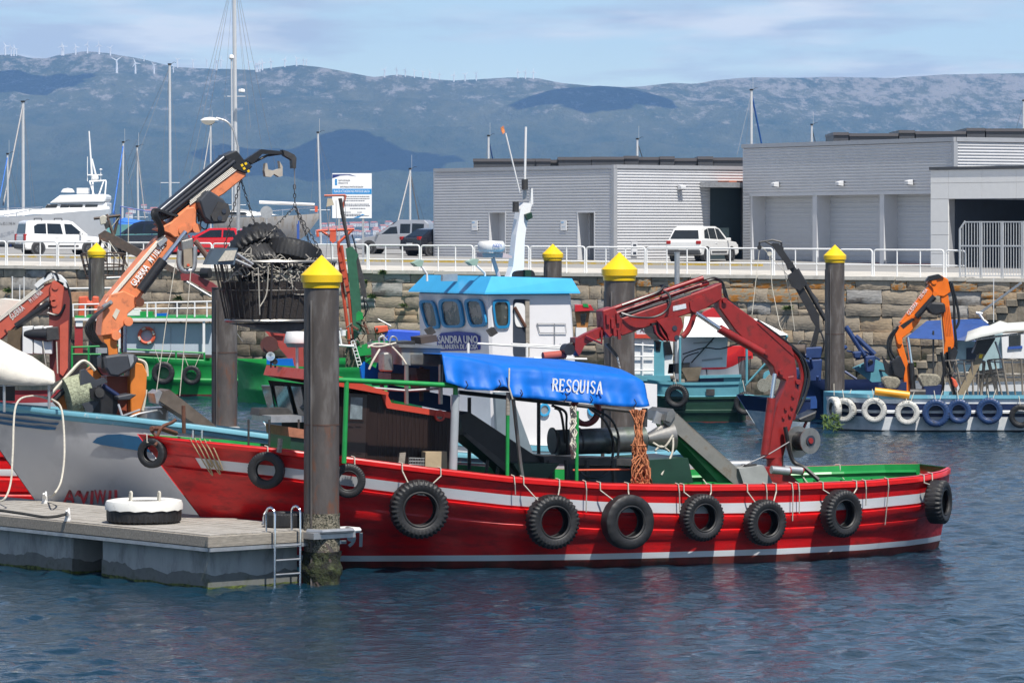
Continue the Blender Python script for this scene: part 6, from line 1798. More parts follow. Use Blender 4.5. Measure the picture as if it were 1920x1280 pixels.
red_tyre(1301, 968, .48, 'lug', 'lug tyre with frayed rope hung under the steel chute', (-.3, .3), spin=.5)
red_tyre(1418, 977, .47, 'lug', 'lug tyre hung below the foot of the red crane', (-.3, .35), spin=.2)
red_tyre(1559, 961, .49, 'lug', 'lug tyre hung abreast of the green stern frames', (-.3, .5), spin=.7)
red_tyre(1733, 940, .46, 'fat', 'fat lug tyre hung at the stern corner of the red hull', (-.2, .1), spin=.9)
# loose lashings over the stern rail
t_ = thing('rail_lashings', 'pale cords lashed over the red stern rail', 'rope', RB.M @ Vector((4.6, -2.6, 1.6)))
for s_, dl in ((-1.9, .35), (-.4, .6), (1.6, .5), (3.55, .55), (4.15, .75), (4.3, .6), (5.9, .5), (6.5, .95)):
 zr, br = RED.rail(s_); mb = MB(); mb.tube([RB.M @ Vector((s_ + .1, -br + .3, zr - .1)), RB.M @ Vector((s_, -br + .05, zr + .035)), RB.M @ Vector((s_, -br - .1, zr + .02)), RB.M @ RED.pt(s_ + .02, zr - .15, .11), RB.M @ RED.pt(s_ + .05, zr - dl, .09)], .012, 5); mb.build('cord', M_rope, t_)
for s_ in (4.4, 5.2, 6.6, 7.4):
 zr, br = RED.rail(s_); mb = MB(); mb.tube([RB.M @ Vector((s_, br + .03, zr + .03)), RB.M @ Vector((s_ + .03, br - .13, zr + .04)), RB.M @ Vector((s_ + .05, br - .16, zr - .2)), RB.M @ Vector((s_ + .2, br - .5, zr - .55))], .013, 5); mb.build('cord', M_rope, t_)
# ------------------------------------------------ red crane on the after deck
def red_crane():
 t = thing('red_deck_crane', 'dark red folding hydraulic crane on the after deck of the red workboat', 'crane', RB.M @ Vector((5.0, 0, .8)))
 F = RB; m = M_cranered
 drum(F, 1453, 868, .0, (0, 0, 1), .18, .28, 'turret', m, t)
 slab(F, [(1438, 876), (1468, 876), (1505, 910), (1420, 910)], -.5, 1.0, 'base_frame', m, t)
 slab(F, [(1490, 704), (1498, 735), (1497, 757), (1483, 802), (1471, 850), (1468, 860), (1437, 860), (1449, 800), (1457, 760), (1471, 728), (1477, 706)], -.17, .34, 'column', m, t, bevel=.02)
 for x, y in ((1473, 766), (1485, 762), (1469, 782), (1481, 778), (1487, 742)): drum(F, x, y, -.18, (0, 1, 0), .035, .06, 'bolt', m, t, n=8)
 slab(F, [(1347, 558), (1359, 558), (1420, 602), (1470, 639), (1488, 659), (1494, 690), (1495, 716), (1483, 728), (1472, 712), (1455, 704), (1450, 687), (1440, 677), (1424, 665), (1380, 621), (1349, 578)], -.15, .30, 'lower_boom', m, t, bevel=.02)
 slab(F, [(1420, 606), (1424, 604), (1484, 650), (1489, 668), (1484, 664)], -.165, .33, 'boom_stiffener', m, t)
 for x, y in ((1430, 660), (1458, 697), (1489, 715), (1352, 563)): drum(F, x, y, -.0, (0, 1, 0), .055, .44, 'pivot_pin', m, t, n=14)
 rod(F, [(1447, 746, -.38), (1434, 852, -.38)], .095, 'lift_cylinder', m, t, n=18)
 rod(F, [(1453, 700, -.38), (1446, 750, -.38)], .045, 'lift_piston', M_chrome, t, n=14)
 rod(F, [(1349, 616, -.3), (1430, 662, -.3)], .09, 'boom_cylinder', m, t, n=18)
 rod(F, [(1304, 586, -.3), (1350, 617, -.3)], .05, 'boom_piston', M_chrome, t, n=14)
 slab(F, [(1354, 530), (1354, 561), (1325, 578), (1290, 589), (1232, 607), (1166, 630), (1160, 622), (1162, 598), (1240, 571), (1330, 540)], -.16, .32, 'upper_boom', m, t, bevel=.02)
 slab(F, [(1293, 566), (1321, 552), (1325, 578), (1300, 585), (1295, 580)], -.19, .38, 'elbow_plate', m, t)
 slab(F, [(1262, 574), (1286, 569), (1287, 578), (1262, 583)], -.172, .02, 'maker_plate', mat('worn_plate', (.55, .58, .62), .5, var=.2, scale=15), t)
 rods(F, [[(1140, 582, -.1), (1318, 521, -.1)], [(1150, 590, .08), (1328, 530, .08)]], .05, 'extension_cylinder', m, t, n=10)
 rods(F, [[(1166, 592, -.12), (1295, 551, -.12)], [(1160, 600, .02), (1310, 547, .02)]], .035, 'extension_rod', M_black, t, n=8)
 slab(F, [(1130, 582), (1152, 575), (1160, 590), (1168, 600), (1163, 633), (1150, 629), (1143, 634), (1133, 622)], -.2, .4, 'boom_head', m, t, bevel=.02)
 for x, y in ((1137, 590), (1146, 598), (1156, 588), (1150, 612), (1158, 618)): slab(F, [(x, y), (x + 5, y - 2), (x + 7, y + 18), (x + 1, y + 18)], -.26, .06, 'valve_bracket', m, t)
 slab(F, [(1134, 610), (1136, 628), (1096, 647), (1082, 650), (1084, 634), (1100, 625)], -.09, .18, 'jib', m, t)
 rods(F, [[(1098, 630, -.14), (1128, 644, -.14), (1128, 618, -.14)]], .03, 'jib_lattice', m, t)
 slab(F, [(1079, 633), (1092, 632), (1096, 648), (1086, 668), (1078, 655)], -.15, .3, 'jib_tip', m, t)
 rod(F, [(1060, 648, 0), (1080, 641, 0), (1100, 634, 0)], .03, 'jib_strut', M_black, t)
 drum(F, 1064, 655, 0, (0, 1, 0), .12, .26, 'rotator', M_black, t)
 rod(F, [(1060, 664, .1), (1018, 668, .1)], .09, 'hose_guard', mat('faded_red_hose', (.36, .07, .05), .7), t, n=10)
 slab(F, [(1136, 645), (1141, 643), (1160, 667), (1156, 670)], -.05, .1, 'hook_arm', M_black, t)
 for k in range(7): drum(F, 1158 + .8 * k, 671 + k * 3.6, 0, ((1, 0, 0) if k % 2 else (0, 1, 0)), .022, .02, 'hook_chain_link', M_galv, t, n=8)
 slab(F, [(1232, 601), (1264, 592), (1277, 595), (1281, 611), (1269, 640), (1255, 639), (1251, 625), (1241, 611)], -.36, .1, 'winch_plate', m, t)
 for x, y in ((1265, 615), (1269, 633)): drum(F, x, y, -.365, (0, 1, 0), .055, .02, 'winch_plate_hole', M_dark, t, n=12)
 slab(F, [(1222, 606), (1260, 600), (1262, 640), (1240, 637), (1226, 625)], -.26, .5, 'winch_drum', M_black, t)
 rods(F, [[(1227, 610, -.3), (1231, 626, -.3), (1243, 638, -.3)], [(1236, 606, -.3), (1240, 622, -.3), (1252, 639, -.3)]], .03, 'winch_flange', m, t, sp=4)
 rod(F, [(1302, 584, -.1), (1297, 604, -.1), (1288, 622, -.1), (1279, 631, -.1)], .06, 'winch_bracket', m, t, sp=4)
 rods(F, [[(1165, 587, -.22), (1190, 594, -.3), (1222, 595, -.3), (1246, 585, -.3), (1257, 566, -.28), (1252, 550, -.2), (1240, 545, -.1)], [(1166, 572, -.2), (1200, 560, -.22), (1232, 548, -.2), (1245, 536, -.1), (1238, 536, 0)],
    [(1318, 524, 0), (1340, 521, 0), (1356, 532, .0), (1360, 556, .0), (1385, 578, .12)], [(1325, 527, .1), (1345, 524, .1), (1358, 540, .1), (1364, 560, .1)]], .026, 'hydraulic_hose', M_hose, t, sp=6)
 rods(F, [[(1480, 648, .1), (1506, 672, .1), (1517, 706, .1), (1509, 744, .05), (1494, 776, 0)], [(1478, 646, -.05), (1500, 668, -.05), (1510, 704, -.05), (1503, 742, -.05), (1492, 770, -.05)], [(1420, 601, .1), (1470, 637, .1), (1500, 664, .1), (1513, 708, .15)]], .03, 'hydraulic_hose', M_hose, t, sp=6)
 rods(F, [[(1478, 652, .0), (1497, 676, 0), (1504, 706, 0), (1498, 740, 0), (1486, 786, 0)]], .05, 'red_hose_guard', m, t, sp=6)
 rods(F, [[(1472, 800, -.3), (1485, 860, -.4), (1510, 878, -.6), (1535, 900, -.8)]], .05, 'thick_hose', M_hose, t, sp=6)
 for x0, x1, y, v in ((1446, 1479, 881, -.75), (1470, 1503, 880, -.55)):
  rod(F, [(x0, y - 1, v), (x1, y + 2, v)], .085, 'outrigger', M_galv, t, n=16); rod(F, [(x1, y + 2, v), (x1 + 2, y + 2.2, v)], .09, 'outrigger_foot', m, t, n=16)
 # cable reel
 for (x, y, v, r, l, mm, nm) in ((1496, 828, -.25, .335, .03, M_steel, 'reel_flange'), (1507, 827, -.42, .20, .32, M_hose, 'reel_cable'), (1519, 826, -.60, .275, .03, M_steel, 'reel_flange'), (1520, 826, -.625, .115, .03, M_dark, 'reel_hub'), (1520, 826, -.65, .06, .04, m, 'reel_axle')):
  drum(F, x, y, v, (.28, -1, .0), r, l, nm, mm, t, n=32)
 # operator's seat
 slab(F, [(1497, 785), (1528, 772), (1533, 768), (1529, 784), (1520, 791), (1500, 791)], .1, .5, 'operator_seat', M_black, t, bevel=.03)
 rod(F, [(1512, 790, .3), (1495, 830, .2)], .03, 'seat_stay', m, t)
 rods(F, [[(1480, 828, -.5), (1440, 852, -.45), (1390, 874, -.4)]], .012, 'winch_wire', M_wire, t)
red_crane()
# ------------------------------------------------------------------ grey hull with the orange crane, beyond the red bow
GA = math.radians(20.8)
GB = Frame(-4.1, 87.15, GA)          # mid-length of the grey boat
GH = Hull(GB, [(-8.0, 3.25, .05, .02), (-7.4, 3.15, .55, .04), (-6.4, 3.02, 1.1, .2), (-5.0, 2.88, 1.7, .7), (-3.4, 2.68, 2.1, 1.4), (-1.6, 2.42, 2.3, 1.95), (.4, 2.15, 2.35, 2.1), (3, 1.95, 2.35, 2.1), (6, 1.9, 2.2, 1.9), (8, 1.95, 1.8, 1.5)], rake=2.3, rlen=4.4)
M_greyhull = mat('grey_white_hull', (.52, .52, .53), .35, var=.05, scale=1.2, dirt=(.36, .36, .37), dscale=1.2, dlo=.5, dhi=.75)
M_railteal = mat('pale_teal_rail', (.16, .40, .50), .4, var=.1, dirt=(.5, .55, .56), dscale=4, dlo=.62, dhi=.7)
M_stripe = mat('petrol_stripe', (.012, .10, .22), .4, var=.08)
M_maroon = mat('maroon_letter', (.16, .012, .02), .5, var=.15)
def grey_boat():
 t = thing('grey_workboat', 'grey white workboat with pale teal rail moored behind the red bow', 'boat', GB.M)
 spec = [('d', 0, .06), ('d', .04, .08), ('d', .10, .08), ('d', .13, .03), ('d', .20, .03), ('d', .22, 0), ('d', .6, 0), ('d', 1.0, 0), ('m', (1.0, .3, .4), 0), ('m', (1.0, .3, .8), 0), ('z', .3, 0), ('z', .05, 0), ('z', -.5, -.1)]
 GH.build(spec, [1, 1, 1, 1, 1, 0, 0, 0, 0, 0, 3, 3], [M_greyhull, M_railteal, M_stripe, M_antifoul], t, inner=M_railteal, deck=lambda x: GH.rail(x)[0] - .75, deckm=mat('grey_deck', (.2, .2, .2), .8))
 LOOK = hull_lookup(GH, -7.95, 3.0)
 def on(px, py): return LOOK(px, py)[0]
 def patch(a, b, n, m_, name):
  mb = MB(); A = [on(a[0][0] + (a[1][0] - a[0][0]) * k / n, a[0][1] + (a[1][1] - a[0][1]) * k / n) for k in range(n + 1)]
  B = [on(b[0][0] + (b[1][0] - b[0][0]) * k / n, b[0][1] + (b[1][1] - b[0][1]) * k / n) for k in range(n + 1)]
  o_ = Vector((.0, -.02, 0))
  for k in range(n): mb.add([A[k] + o_, B[k] + o_, B[k + 1] + o_, A[k + 1] + o_], [(0, 1, 2, 3)])
  mb.build(name, m_, t)
 for y0, y1, xe in ((768.5, 782, 116), (780, 793, 111), (789, 802, 106)): patch(((-10, y0), (xe, y1)), ((-10, y0 + 4.5), (xe - 3, y1 + 4.0)), 8, M_stripe, 'hull_stripe')
 # crescent mark
 mb = MB(); top = [(174, 829), (182, 820), (200, 814), (225, 814), (258, 818), (300, 826)]; bot = [(174, 829), (190, 833), (210, 837), (235, 841), (262, 845), (300, 850)]
 T_ = [on(*p) + Vector((0, -.02, 0)) for p in top]; B_ = [on(*p) + Vector((0, -.02, 0)) for p in bot]
 for k in range(5): mb.add([T_[k], B_[k], B_[k + 1], T_[k + 1]], [(0, 1, 2, 3)])
 mb.build('hull_crescent', M_stripe, t)
 # registration letters low on the bow
 for px, ch, h in ((130, 'A', 30), (146, 'A', 10), (157, 'V', 30), (172, 'I', 30), (188, 'W', 30), (206, 'I', 28), (217, 'I', 26)):
  c = on(px, 932 + (0 if h > 15 else -6)) + Vector((0, -.03, 0)); a = on(px - 10, 932); b = on(px + 10, 934)
  text('registration_letter', ch, plane_matrix(c, b - a, Vector((0, -.25, 1))), h / 86.0 * 1.35, M_maroon, t, width=(.27 if h > 15 else .12) if ch not in 'I' else .06, bold=.008)
 # deck gear
 slab(GB, [(308, 733), (318, 730), (452, 835), (440, 842), (300, 752)], -.9, .7, 'steel_chute', mat('brown_steel_chute', (.16, .13, .105), .55, metal=.4, var=.3), t)
 slab(GB, [(290, 738), (300, 731), (314, 744), (308, 760), (293, 756)], -.8, .6, 'chute_hopper', M_galv, t)
 drum(GB, 286, 785, .0, (0, 0, 1), .34, .5, 'steel_tub', M_galv, t, n=28)
 rods(GB, [[(228, 787, -.9), (262, 775, -.8), (300, 768, -.7), (306, 775, -.7)], [(232, 788, -1), (222, 758, -.8)]], .025, 'pipe_guard', M_galv, t)
 rod(GB, [(344, 800, -.9), (344, 762, -.9)], .04, 'timber_stake', M_wood, t)
 rods(GB, [[(352, 822, -.5), (400, 822, 0), (470, 838, .4)]], .07, 'net_roll', mat('net_grey', (.24, .23, .19), .95, var=.4, scale=25, bump=.6), t, sp=5)
 # cream awning over the bow
 return t
grey_boat()
# white bow rope looping from the grey hull to the pontoon
mb = MB(); mb.tube(spl([W(92, 748, 84.2), W(60, 742, 83.7), W(30, 760, 83.2), W(24, 850, 82.6), W(20, 905, 82.4), W(8, 935, 82.2), W(-12, 940, 82.4)], 8), .022, 6); tag(mb.build('bow_rope', M_rope), 'pale rope hanging in a long loop down the grey bow stem', 'rope')
mb = MB(); mb.tube(spl([W(78, 743, 84.4), W(100, 750, 83.9), W(116, 770, 83.5), W(121, 845, 83.0), W(115, 900, 82.6), W(102, 925, 81.8), c2 + Vector((.1, 0, .14))], 8), .022, 6); tag(mb.build('mooring_rope', M_rope), 'pale knotted mooring rope from the grey bow to the pontoon cleat', 'rope')
def cream_awning():
 t = thing('cream_awning', 'dirty cream canvas awning over the bow of the grey workboat', 'awning', GB.M @ Vector((-5.5, 0, 2.4)))
 F = GB; rings = []
 P = [(-30, 620, 700), (0, 640, 721), (30, 655, 722), (60, 672, 722), (88, 690, 722), (100, 698, 720), (103, 708, 716)]
 mb = MB()
 for px, yt, yb in P:
  a = F.loc(px, yb, -1.2); b = F.loc(px, (yt + yb) / 2 + 6, -1.18); c = F.loc(px, yt + 4, -.9); d = F.loc(px, yt - 2, 0.2); e = F.loc(px, yt + 8, 1.6)
  rings.append([F.M @ (v + Vector((0, .04 * mnoise.noise(v * 2), .03 * mnoise.noise(v * 3)))) for v in (a, b, c, d, e)])
 mb.loft(rings, closed=False); o = mb.build('canvas', M_cream, t, smooth=True); so_ = o.modifiers.new('thick', 'SOLIDIFY'); so_.thickness = .015
 for px in (92, 8): rod(F, [(px, 712, -1.1), (px, 772, -1.1)], .03, 'awning_post', M_galv, t)
 slab(F, [(-10, 724), (28, 724), (28, 752), (-10, 750)], -.4, .5, 'dark_gear', M_black, t)
cream_awning()
def orange_crane():
 F = GB; m = M_craneorange
 t = thing('orange_deck_crane', 'tall faded orange folding crane lifting the steel basket', 'crane', F.M @ F.loc(235, 790, 0))
 # pedestal
 slab(F, [(243, 676), (268, 682), (276, 700), (274, 740), (262, 778), (246, 778)], -.25, .5, 'pedestal', M_craneora2 if False else mat('pedestal_orange', (.62, .19, .03), .45, var=.12), t, bevel=.02)
 slab(F, [(200, 705), (246, 705), (246, 785), (206, 782)], .0, .5, 'pedestal_core', mat('rust_red_core', (.25, .055, .025), .5), t)
 slab(F, [(196, 668), (224, 664), (252, 664), (262, 672), (250, 690), (222, 706), (206, 704), (198, 690)], -.5, .7, 'seat_console', mat('slate_plastic', (.045, .05, .06), .45, var=.15), t, bevel=.04)
 slab(F, [(240, 665), (250, 665), (251, 678), (245, 688)], -.52, .05, 'console_plate', M_galv, t)
 slab(F, [(220, 743), (246, 738), (257, 740), (244, 749), (222, 750)], -.7, .5, 'seat', mat('slate_plastic', (0, 0, 0)), t, bevel=.02)
 rod(F, [(222, 742, -.4), (192, 722, -.35)], .05, 'seat_arm', M_navy, t)
 rods(F, [[(224, 762, -.6), (228, 780, -.6), (262, 768, -.5)]], .025, 'foot_rail', M_galv, t)
 # dark winch with green rope
 drum(F, 145, 738, -.2, (1, 0, .25), .40, .5, 'winch_rope_drum', mat('green_grey_rope', (.30, .32, .22), .95, var=.5, scale=18, bump=.8), t, n=28)
 slab(F, [(152, 694), (160, 692), (180, 712), (196, 708), (202, 716), (176, 726), (170, 740), (186, 752), (168, 780), (146, 745), (150, 722)], -.55, .12, 'winch_frame', mat('slate_plastic', (0, 0, 0)), t)
 slab(F, [(168, 728), (190, 724), (196, 745), (182, 752), (170, 746)], -.62, .2, 'winch_motor', M_black, t)
 drum(F, 186, 736, -.66, (0, 1, 0), .10, .12, 'winch_brake', M_darksteel, t)
 drum(F, 186, 760, -.2, (0, 1, 0), .38, .3, 'winch_sheave', M_black, t, n=24)
 # folded orange beams lying on deck
 for a, b, r in (((104, 757), (176, 690), .10), ((112, 764), (184, 700), .08), ((124, 770), (168, 752), .12)):
  P0 = F.M @ F.loc(a[0], a[1], .1); P1 = F.M @ F.loc(b[0], b[1], .1); mb = MB(); mb.bar(P0, P1, .25, r * 1.6); mb.build('stabiliser_beam', MATS['pedestal_orange'], t)
 rod(F, [(100, 752, -.1), (152, 698, -.1)], .06, 'stabiliser_cylinder', M_black, t)
 rods(F, [[(90, 745, -.2), (130, 700, -.2), (152, 678, -.2), (165, 680, -.2), (178, 694, -.2)], [(250, 672, -.2), (272, 680, -.2), (276, 705, -.2)], [(274, 730, -.2), (268, 770, -.2)]], .035, 'cream_conduit', mat('cream_conduit', (.6, .56, .47), .6), t, sp=6)
 # column and lower boom
 slab(F, [(192, 628), (200, 655), (204, 668), (221, 668), (219, 640), (213, 624)], -.2, .4, 'column_neck', MATS['pedestal_orange'], t)
 slab(F, [(190, 630), (194, 575), (208, 552), (232, 545), (262, 560), (260, 572), (240, 588), (235, 608), (218, 626)], -.26, .52, 'knuckle', m, t, bevel=.02)
 slab(F, [(211, 592), (218, 578), (225, 582), (217, 599)], -.275, .02, 'label_plate', mat('cream_plate', (.6, .55, .45), .6), t)
 for x, y in ((211, 628), (234, 602), (255, 566), (336, 432), (362, 428)): drum(F, x, y, 0, (0, 1, 0), .10, .62, 'pivot_pin', m, t, n=14)
 slab(F, [(204, 556), (296, 446), (308, 440), (335, 448), (316, 470), (262, 562), (236, 566)], -.2, .4, 'lower_boom', m, t, bevel=.02)
 # rams
 rod(F, [(264, 545, -.42), (306, 488, -.42)], .115, 'boom_cylinder', M_black, t, n=18)
 rod(F, [(306, 488, -.42), (348, 434, -.42)], .055, 'boom_piston', M_chrome, t, n=14)
 rod(F, [(232, 608, .1), (232, 660, .1)], .07, 'lift_piston', mat('blue_chrome', (.25, .28, .36), .15, metal=.9), t, n=14)
 # white pipes along the boom
 rods(F, [[(198 + 3.2 * k, 566 - 1.5 * k, -.22 - .0 * k), (300 + 3.2 * k, 446 - 1.5 * k, -.22)] for k in range(4)], .016, 'hydraulic_pipe', mat('cream_pipe', (.70, .66, .58), .4), t)
 for k in range(2): slab(F, [(192 + 103 * k, 573 - 117 * k), (208 + 103 * k, 562 - 117 * k), (212 + 103 * k, 567 - 117 * k), (197 + 103 * k, 580 - 117 * k)], -.28, .08, 'pipe_clamp', M_galv, t)
 # lettering on the boom
 xd = (F.M @ F.loc(298, 470, -.21)) - (F.M @ F.loc(246, 538, -.21))
 upv = Vector((-xd.z, 0, xd.x))
 text('boom_lettering', 'GUERRA', plane_matrix(F.M @ F.loc(262, 516, -.215), xd, upv), .22, M_letter, t, width=.52, bold=.004)
 text('boom_lettering', 'M 110.90A', plane_matrix(F.M @ F.loc(294, 473, -.215), xd, upv), .19, M_letter, t, width=.50, bold=.004)
 # elbow
 slab(F, [(296, 430), (318, 438), (328, 446), (352, 440), (369, 424), (370, 396), (364, 388), (350, 390), (330, 408), (322, 416)], -.28, .56, 'elbow_plate', m, t, bevel=.02)
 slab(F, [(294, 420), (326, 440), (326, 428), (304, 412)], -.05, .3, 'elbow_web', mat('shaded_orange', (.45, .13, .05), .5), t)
 # outer boom: orange box, black extension on top
 slab(F, [(330, 404), (446, 312), (460, 318), (462, 330), (420, 364), (362, 398), (345, 408)], -.22, .44, 'outer_boom', m, t, bevel=.02)
 slab(F, [(290, 412), (300, 392), (420, 292), (444, 284), (452, 296), (440, 314), (330, 404), (306, 414)], -.16, .36, 'outer_extension', M_black, t, bevel=.03)
 rods(F, [[(298, 400, -.2), (425, 293, -.2)], [(312, 404, -.24), (440, 302, -.24)], [(304, 402, -.22), (432, 298, -.22)]], .045, 'extension_ram', mat('dark_ram', (.05, .052, .06), .3, metal=.4), t, n=10)
 rods(F, [[(356, 384 - 3 * k + 0, -.24), (444, 318 - 3.4 * k, -.24)] for k in range(4)], .012, 'hydraulic_pipe', mat('cream_pipe', (0, 0, 0)), t)
 rods(F, [[(300, 394, -.23), (420, 294, -.23)]], .018, 'hydraulic_pipe', M_galv, t)
 slab(F, [(420, 292), (444, 282), (460, 302), (474, 312), (462, 326), (440, 318), (426, 306)], -.26, .5, 'extension_collar', M_black, t, bevel=.02)
 for x, y in ((451, 309), (455, 315), (463, 320), (458, 306)): slab(F, [(x, y), (x + 4, y - 2), (x + 6, y + 2), (x + 2, y + 4)], -.27, .01, 'warning_label', M_yellow, t)
 slab(F, [(460, 300), (490, 280), (530, 284), (531, 289), (492, 289), (474, 308)], -.07, .14, 'tip_jib', M_black, t)
 rods(F, [[(468, 308, 0), (500, 292, 0), (528, 288, 0)]], .03, 'tip_strut', M_darksteel, t)
 slab(F, [(530, 281), (540, 284), (552, 290), (556, 296), (555, 316), (549, 316), (548, 300), (534, 292)], -.1, .2, 'tip_head', M_darksteel, t)
 # canvas sling hanging under the tip
 mb = MB(); Q = [(498, 306), (496, 320), (498, 331), (508, 332), (514, 326), (524, 332), (530, 330), (530, 312), (524, 302), (526, 316), (514, 320), (503, 318), (501, 306)]
 slab(F, Q, -.08, .16, 'canvas_sling', mat('sling_canvas', (.42, .38, .32), .9, var=.2), t)
 # black winch box hanging at the elbow
 slab(F, [(374, 376), (392, 356), (420, 374), (432, 392), (424, 418), (398, 420), (384, 408)], -.55, .5, 'boom_winch', mat('slate_plastic', (0, 0, 0)), t, bevel=.03)
 slab(F, [(396, 404), (410, 378), (428, 382), (432, 398), (424, 416), (400, 414)], -.60, .06, 'winch_cover', M_darksteel, t)
 for x, y in ((420, 396), (412, 409)): drum(F, x, y, -.61, (0, 1, 0), .05, .02, 'winch_opening', M_dark, t, n=12)
 slab(F, [(374, 402), (386, 400), (388, 412), (376, 416)], -.3, .2, 'elbow_lamp', mat('lamp_brown', (.12, .10, .08), .5), t)
 rods(F, [[(378, 412, -.3), (376, 424, -.3), (386, 430, -.3), (390, 418, -.3)]], .015, 'lamp_guard', M_black, t, sp=5)
 # big bundles of black hoses
 for k in range(5):
  rods(F, [[(198 + 2.2 * k, 578 - 2 * k, -.25 - .02 * k), (172 + 2 * k, 594, -.35 - .03 * k), (160 + 4 * k, 618, -.4), (172 + 4 * k, 640, -.35), (190 + 2.5 * k, 650, -.3), (190 + 3 * k, 690, -.3)]], .022, 'hydraulic_hose', M_hose, t, sp=7)
  rods(F, [[(297 + 2.4 * k, 446 - 1.5 * k, -.25), (297 + 2 * k, 425, -.32), (285 + 2.5 * k, 404, -.36), (290 + 2 * k, 392 + k, -.3), (312 + 2 * k, 398 + 1.5 * k, -.28), (330 + k, 404, -.26)]], .026, 'hydraulic_hose', M_hose, t, sp=7)
 # winch hanging from the elbow, seen end on
 slab(F, [(340, 452), (362, 446), (364, 466), (342, 470)], -.5, .35, 'rotator_head', M_steel, t, bevel=.02)
 slab(F, [(344, 468), (360, 466), (361, 500), (345, 502)], -.52, .2, 'rotator_plate', mat('khaki_plate', (.30, .25, .19), .55, var=.2), t)
 rod(F, [(337, 470, -.45), (336, 496, -.45), (344, 507, -.45), (358, 507, -.45), (364, 496, -.45), (365, 462, -.45)], .06, 'rotator_pipe', M_galv, t, n=10, sp=5)
 drum(F, 353, 497, -.55, (0, 1, 0), .03, .04, 'red_knob', M_lifered, t, n=10)
 rod(F, [(366, 452, -.3), (392, 486, -.3)], .06, 'rotator_arm', mat('rust_brown_arm', (.16, .10, .08), .6), t)
 rods(F, [[(330, 486, -.5), (312, 600, -.6), (292, 744, -.7)], [(358, 506, -.5), (348, 620, -.6), (337, 742, -.7)]], .010, 'guy_line', M_rope, t)
 slab(F, [(184, 652), (201, 652), (201, 662), (184, 662)], -.36, .2, 'hose_manifold', M_galv, t)
 return t
orange_crane()
def basket():
 F = GB
 t = thing('steel_basket', 'tapered steel bar basket of old tyres and net hanging from the orange crane', 'basket', F.M @ F.loc(515, 605, 0))
 c = F.loc(515, 490, 0); cz1 = c.z; cb = F.loc(510, 600, 0); cz0 = cb.z
 r1, r0 = 1.35, 1.02
 def ring(r, z, cx): return [F.M @ Vector((cx + r * math.cos(q), r * .8 * math.sin(q), z)) for q in np.linspace(0, 2 * math.pi, 33)]
 mb = MB(); mb.tube(ring(r1, cz1, c.x), .035, 6); mb.build('top_ring', M_steel, t, smooth=True)
 mb = MB(); mb.tube(ring(r0, cz0, cb.x), .035, 6); mb.build('bottom_ring', M_steel, t, smooth=True)
 mb = MB(); mb.tube(ring((r0 + r1) / 2, (cz0 + cz1) / 2 + .02, (c.x + cb.x) / 2), .012, 5); mb.build('middle_ring', M_darksteel, t, smooth=True)
 for k in range(44):
  q = 2 * math.pi * k / 44
  mb = MB(); mb.tube([F.M @ Vector((c.x + r1 * math.cos(q), r1 * .8 * math.sin(q), cz1)), F.M @ Vector((cb.x + r0 * math.cos(q), r0 * .8 * math.sin(q), cz0))], .026 if k % 7 == 3 else .010, 5); mb.build('bar', M_darksteel, t)
 mb = MB()
 for k in range(-6, 7):
  y = k * .13; hw = r0 * math.sqrt(max(0, 1 - (y / (r0 * .8)) ** 2)); mb.bar(F.M @ Vector((cb.x - hw, y, cz0 - .03)), F.M @ Vector((cb.x + hw, y, cz0 - .03)), .03, .03)
 mb.build('floor_grid', M_darksteel, t)
 # trap-door below
 slab(F, [(452, 608), (590, 606), (560, 622), (540, 626)], -.5, 1.0, 'floor_door', M_darksteel, t)
 # net lining and tangle
 M_net = mat('dark_net', (.045, .038, .034), .9, var=.5, scale=30, bump=.6)
 rings = [[F.M @ Vector((c.x + (r - .06) * math.cos(q), (r - .06) * .8 * math.sin(q), z)) for q in np.linspace(0, 2 * math.pi, 25)[:-1]] for r, z in ((r0, cz0 + .05), ((r0 + r1) / 2, (cz0 + cz1) / 2), (r0 + (r1 - r0) * .68, cz0 + (cz1 - cz0) * .66))]
 mb = MB(); mb.loft(rings, caps=True); mb.build('net_lining', M_net, t)
 mb = MB(); rg = random.Random(8)
 for i in range(90):
  p = Vector((c.x + rg.uniform(-1, .8), rg.uniform(-.95, -.2), cz1 - rg.uniform(-.15, .45))); pts = [p]
  for k in range(4): p = p + Vector((rg.uniform(-.25, .25), rg.uniform(-.1, .1), rg.uniform(-.22, .15))); pts.append(p)
  mb.tube([F.M @ q for q in spl(pts, 3)], .012, 4)
 o = mb.build('net_tangle', mat('pale_net', (.34, .32, .28), .95, var=.4, scale=15), t); o['kind'] = 'stuff'
 # slings and chains
 mb = MB(); hook = F.M @ F.loc(552, 316, 0); jn = F.M @ F.loc(553, 388, 0); mb.tube([hook, jn - Vector((0, 0, -.35))], .012, 5); mb.build('hoist_wire', M_wire, t)
 def chain(A, B, name='chain', r=.028):
  L_ = (B - A).length; n = int(L_ / .085); mb = MB(); d = (B - A) / n; s, u = ortho(d)
  for k in range(n):
   p = A + d * (k + .5); a = s if k % 2 else u
   pts = [p + d * .62 * math.cos(q) + a * r * math.sin(q) for q in np.linspace(0, 2 * math.pi, 7)]
   mb.tube(pts, .009, 4, caps=False)
  mb.build(name, M_darksteel, t)
 chain(hook - Vector((0, 0, .35)), jn)
 for px, py, v in ((447, 495, -.6), (606, 480, -.5), (590, 478, .7)): chain(jn, F.M @ F.loc(px, py, v))
 chain(F.M @ F.loc(451, 335, 0), F.M @ F.loc(484, 440, .1)); chain(F.M @ F.loc(451, 335, 0), F.M @ F.loc(420, 468, .1))
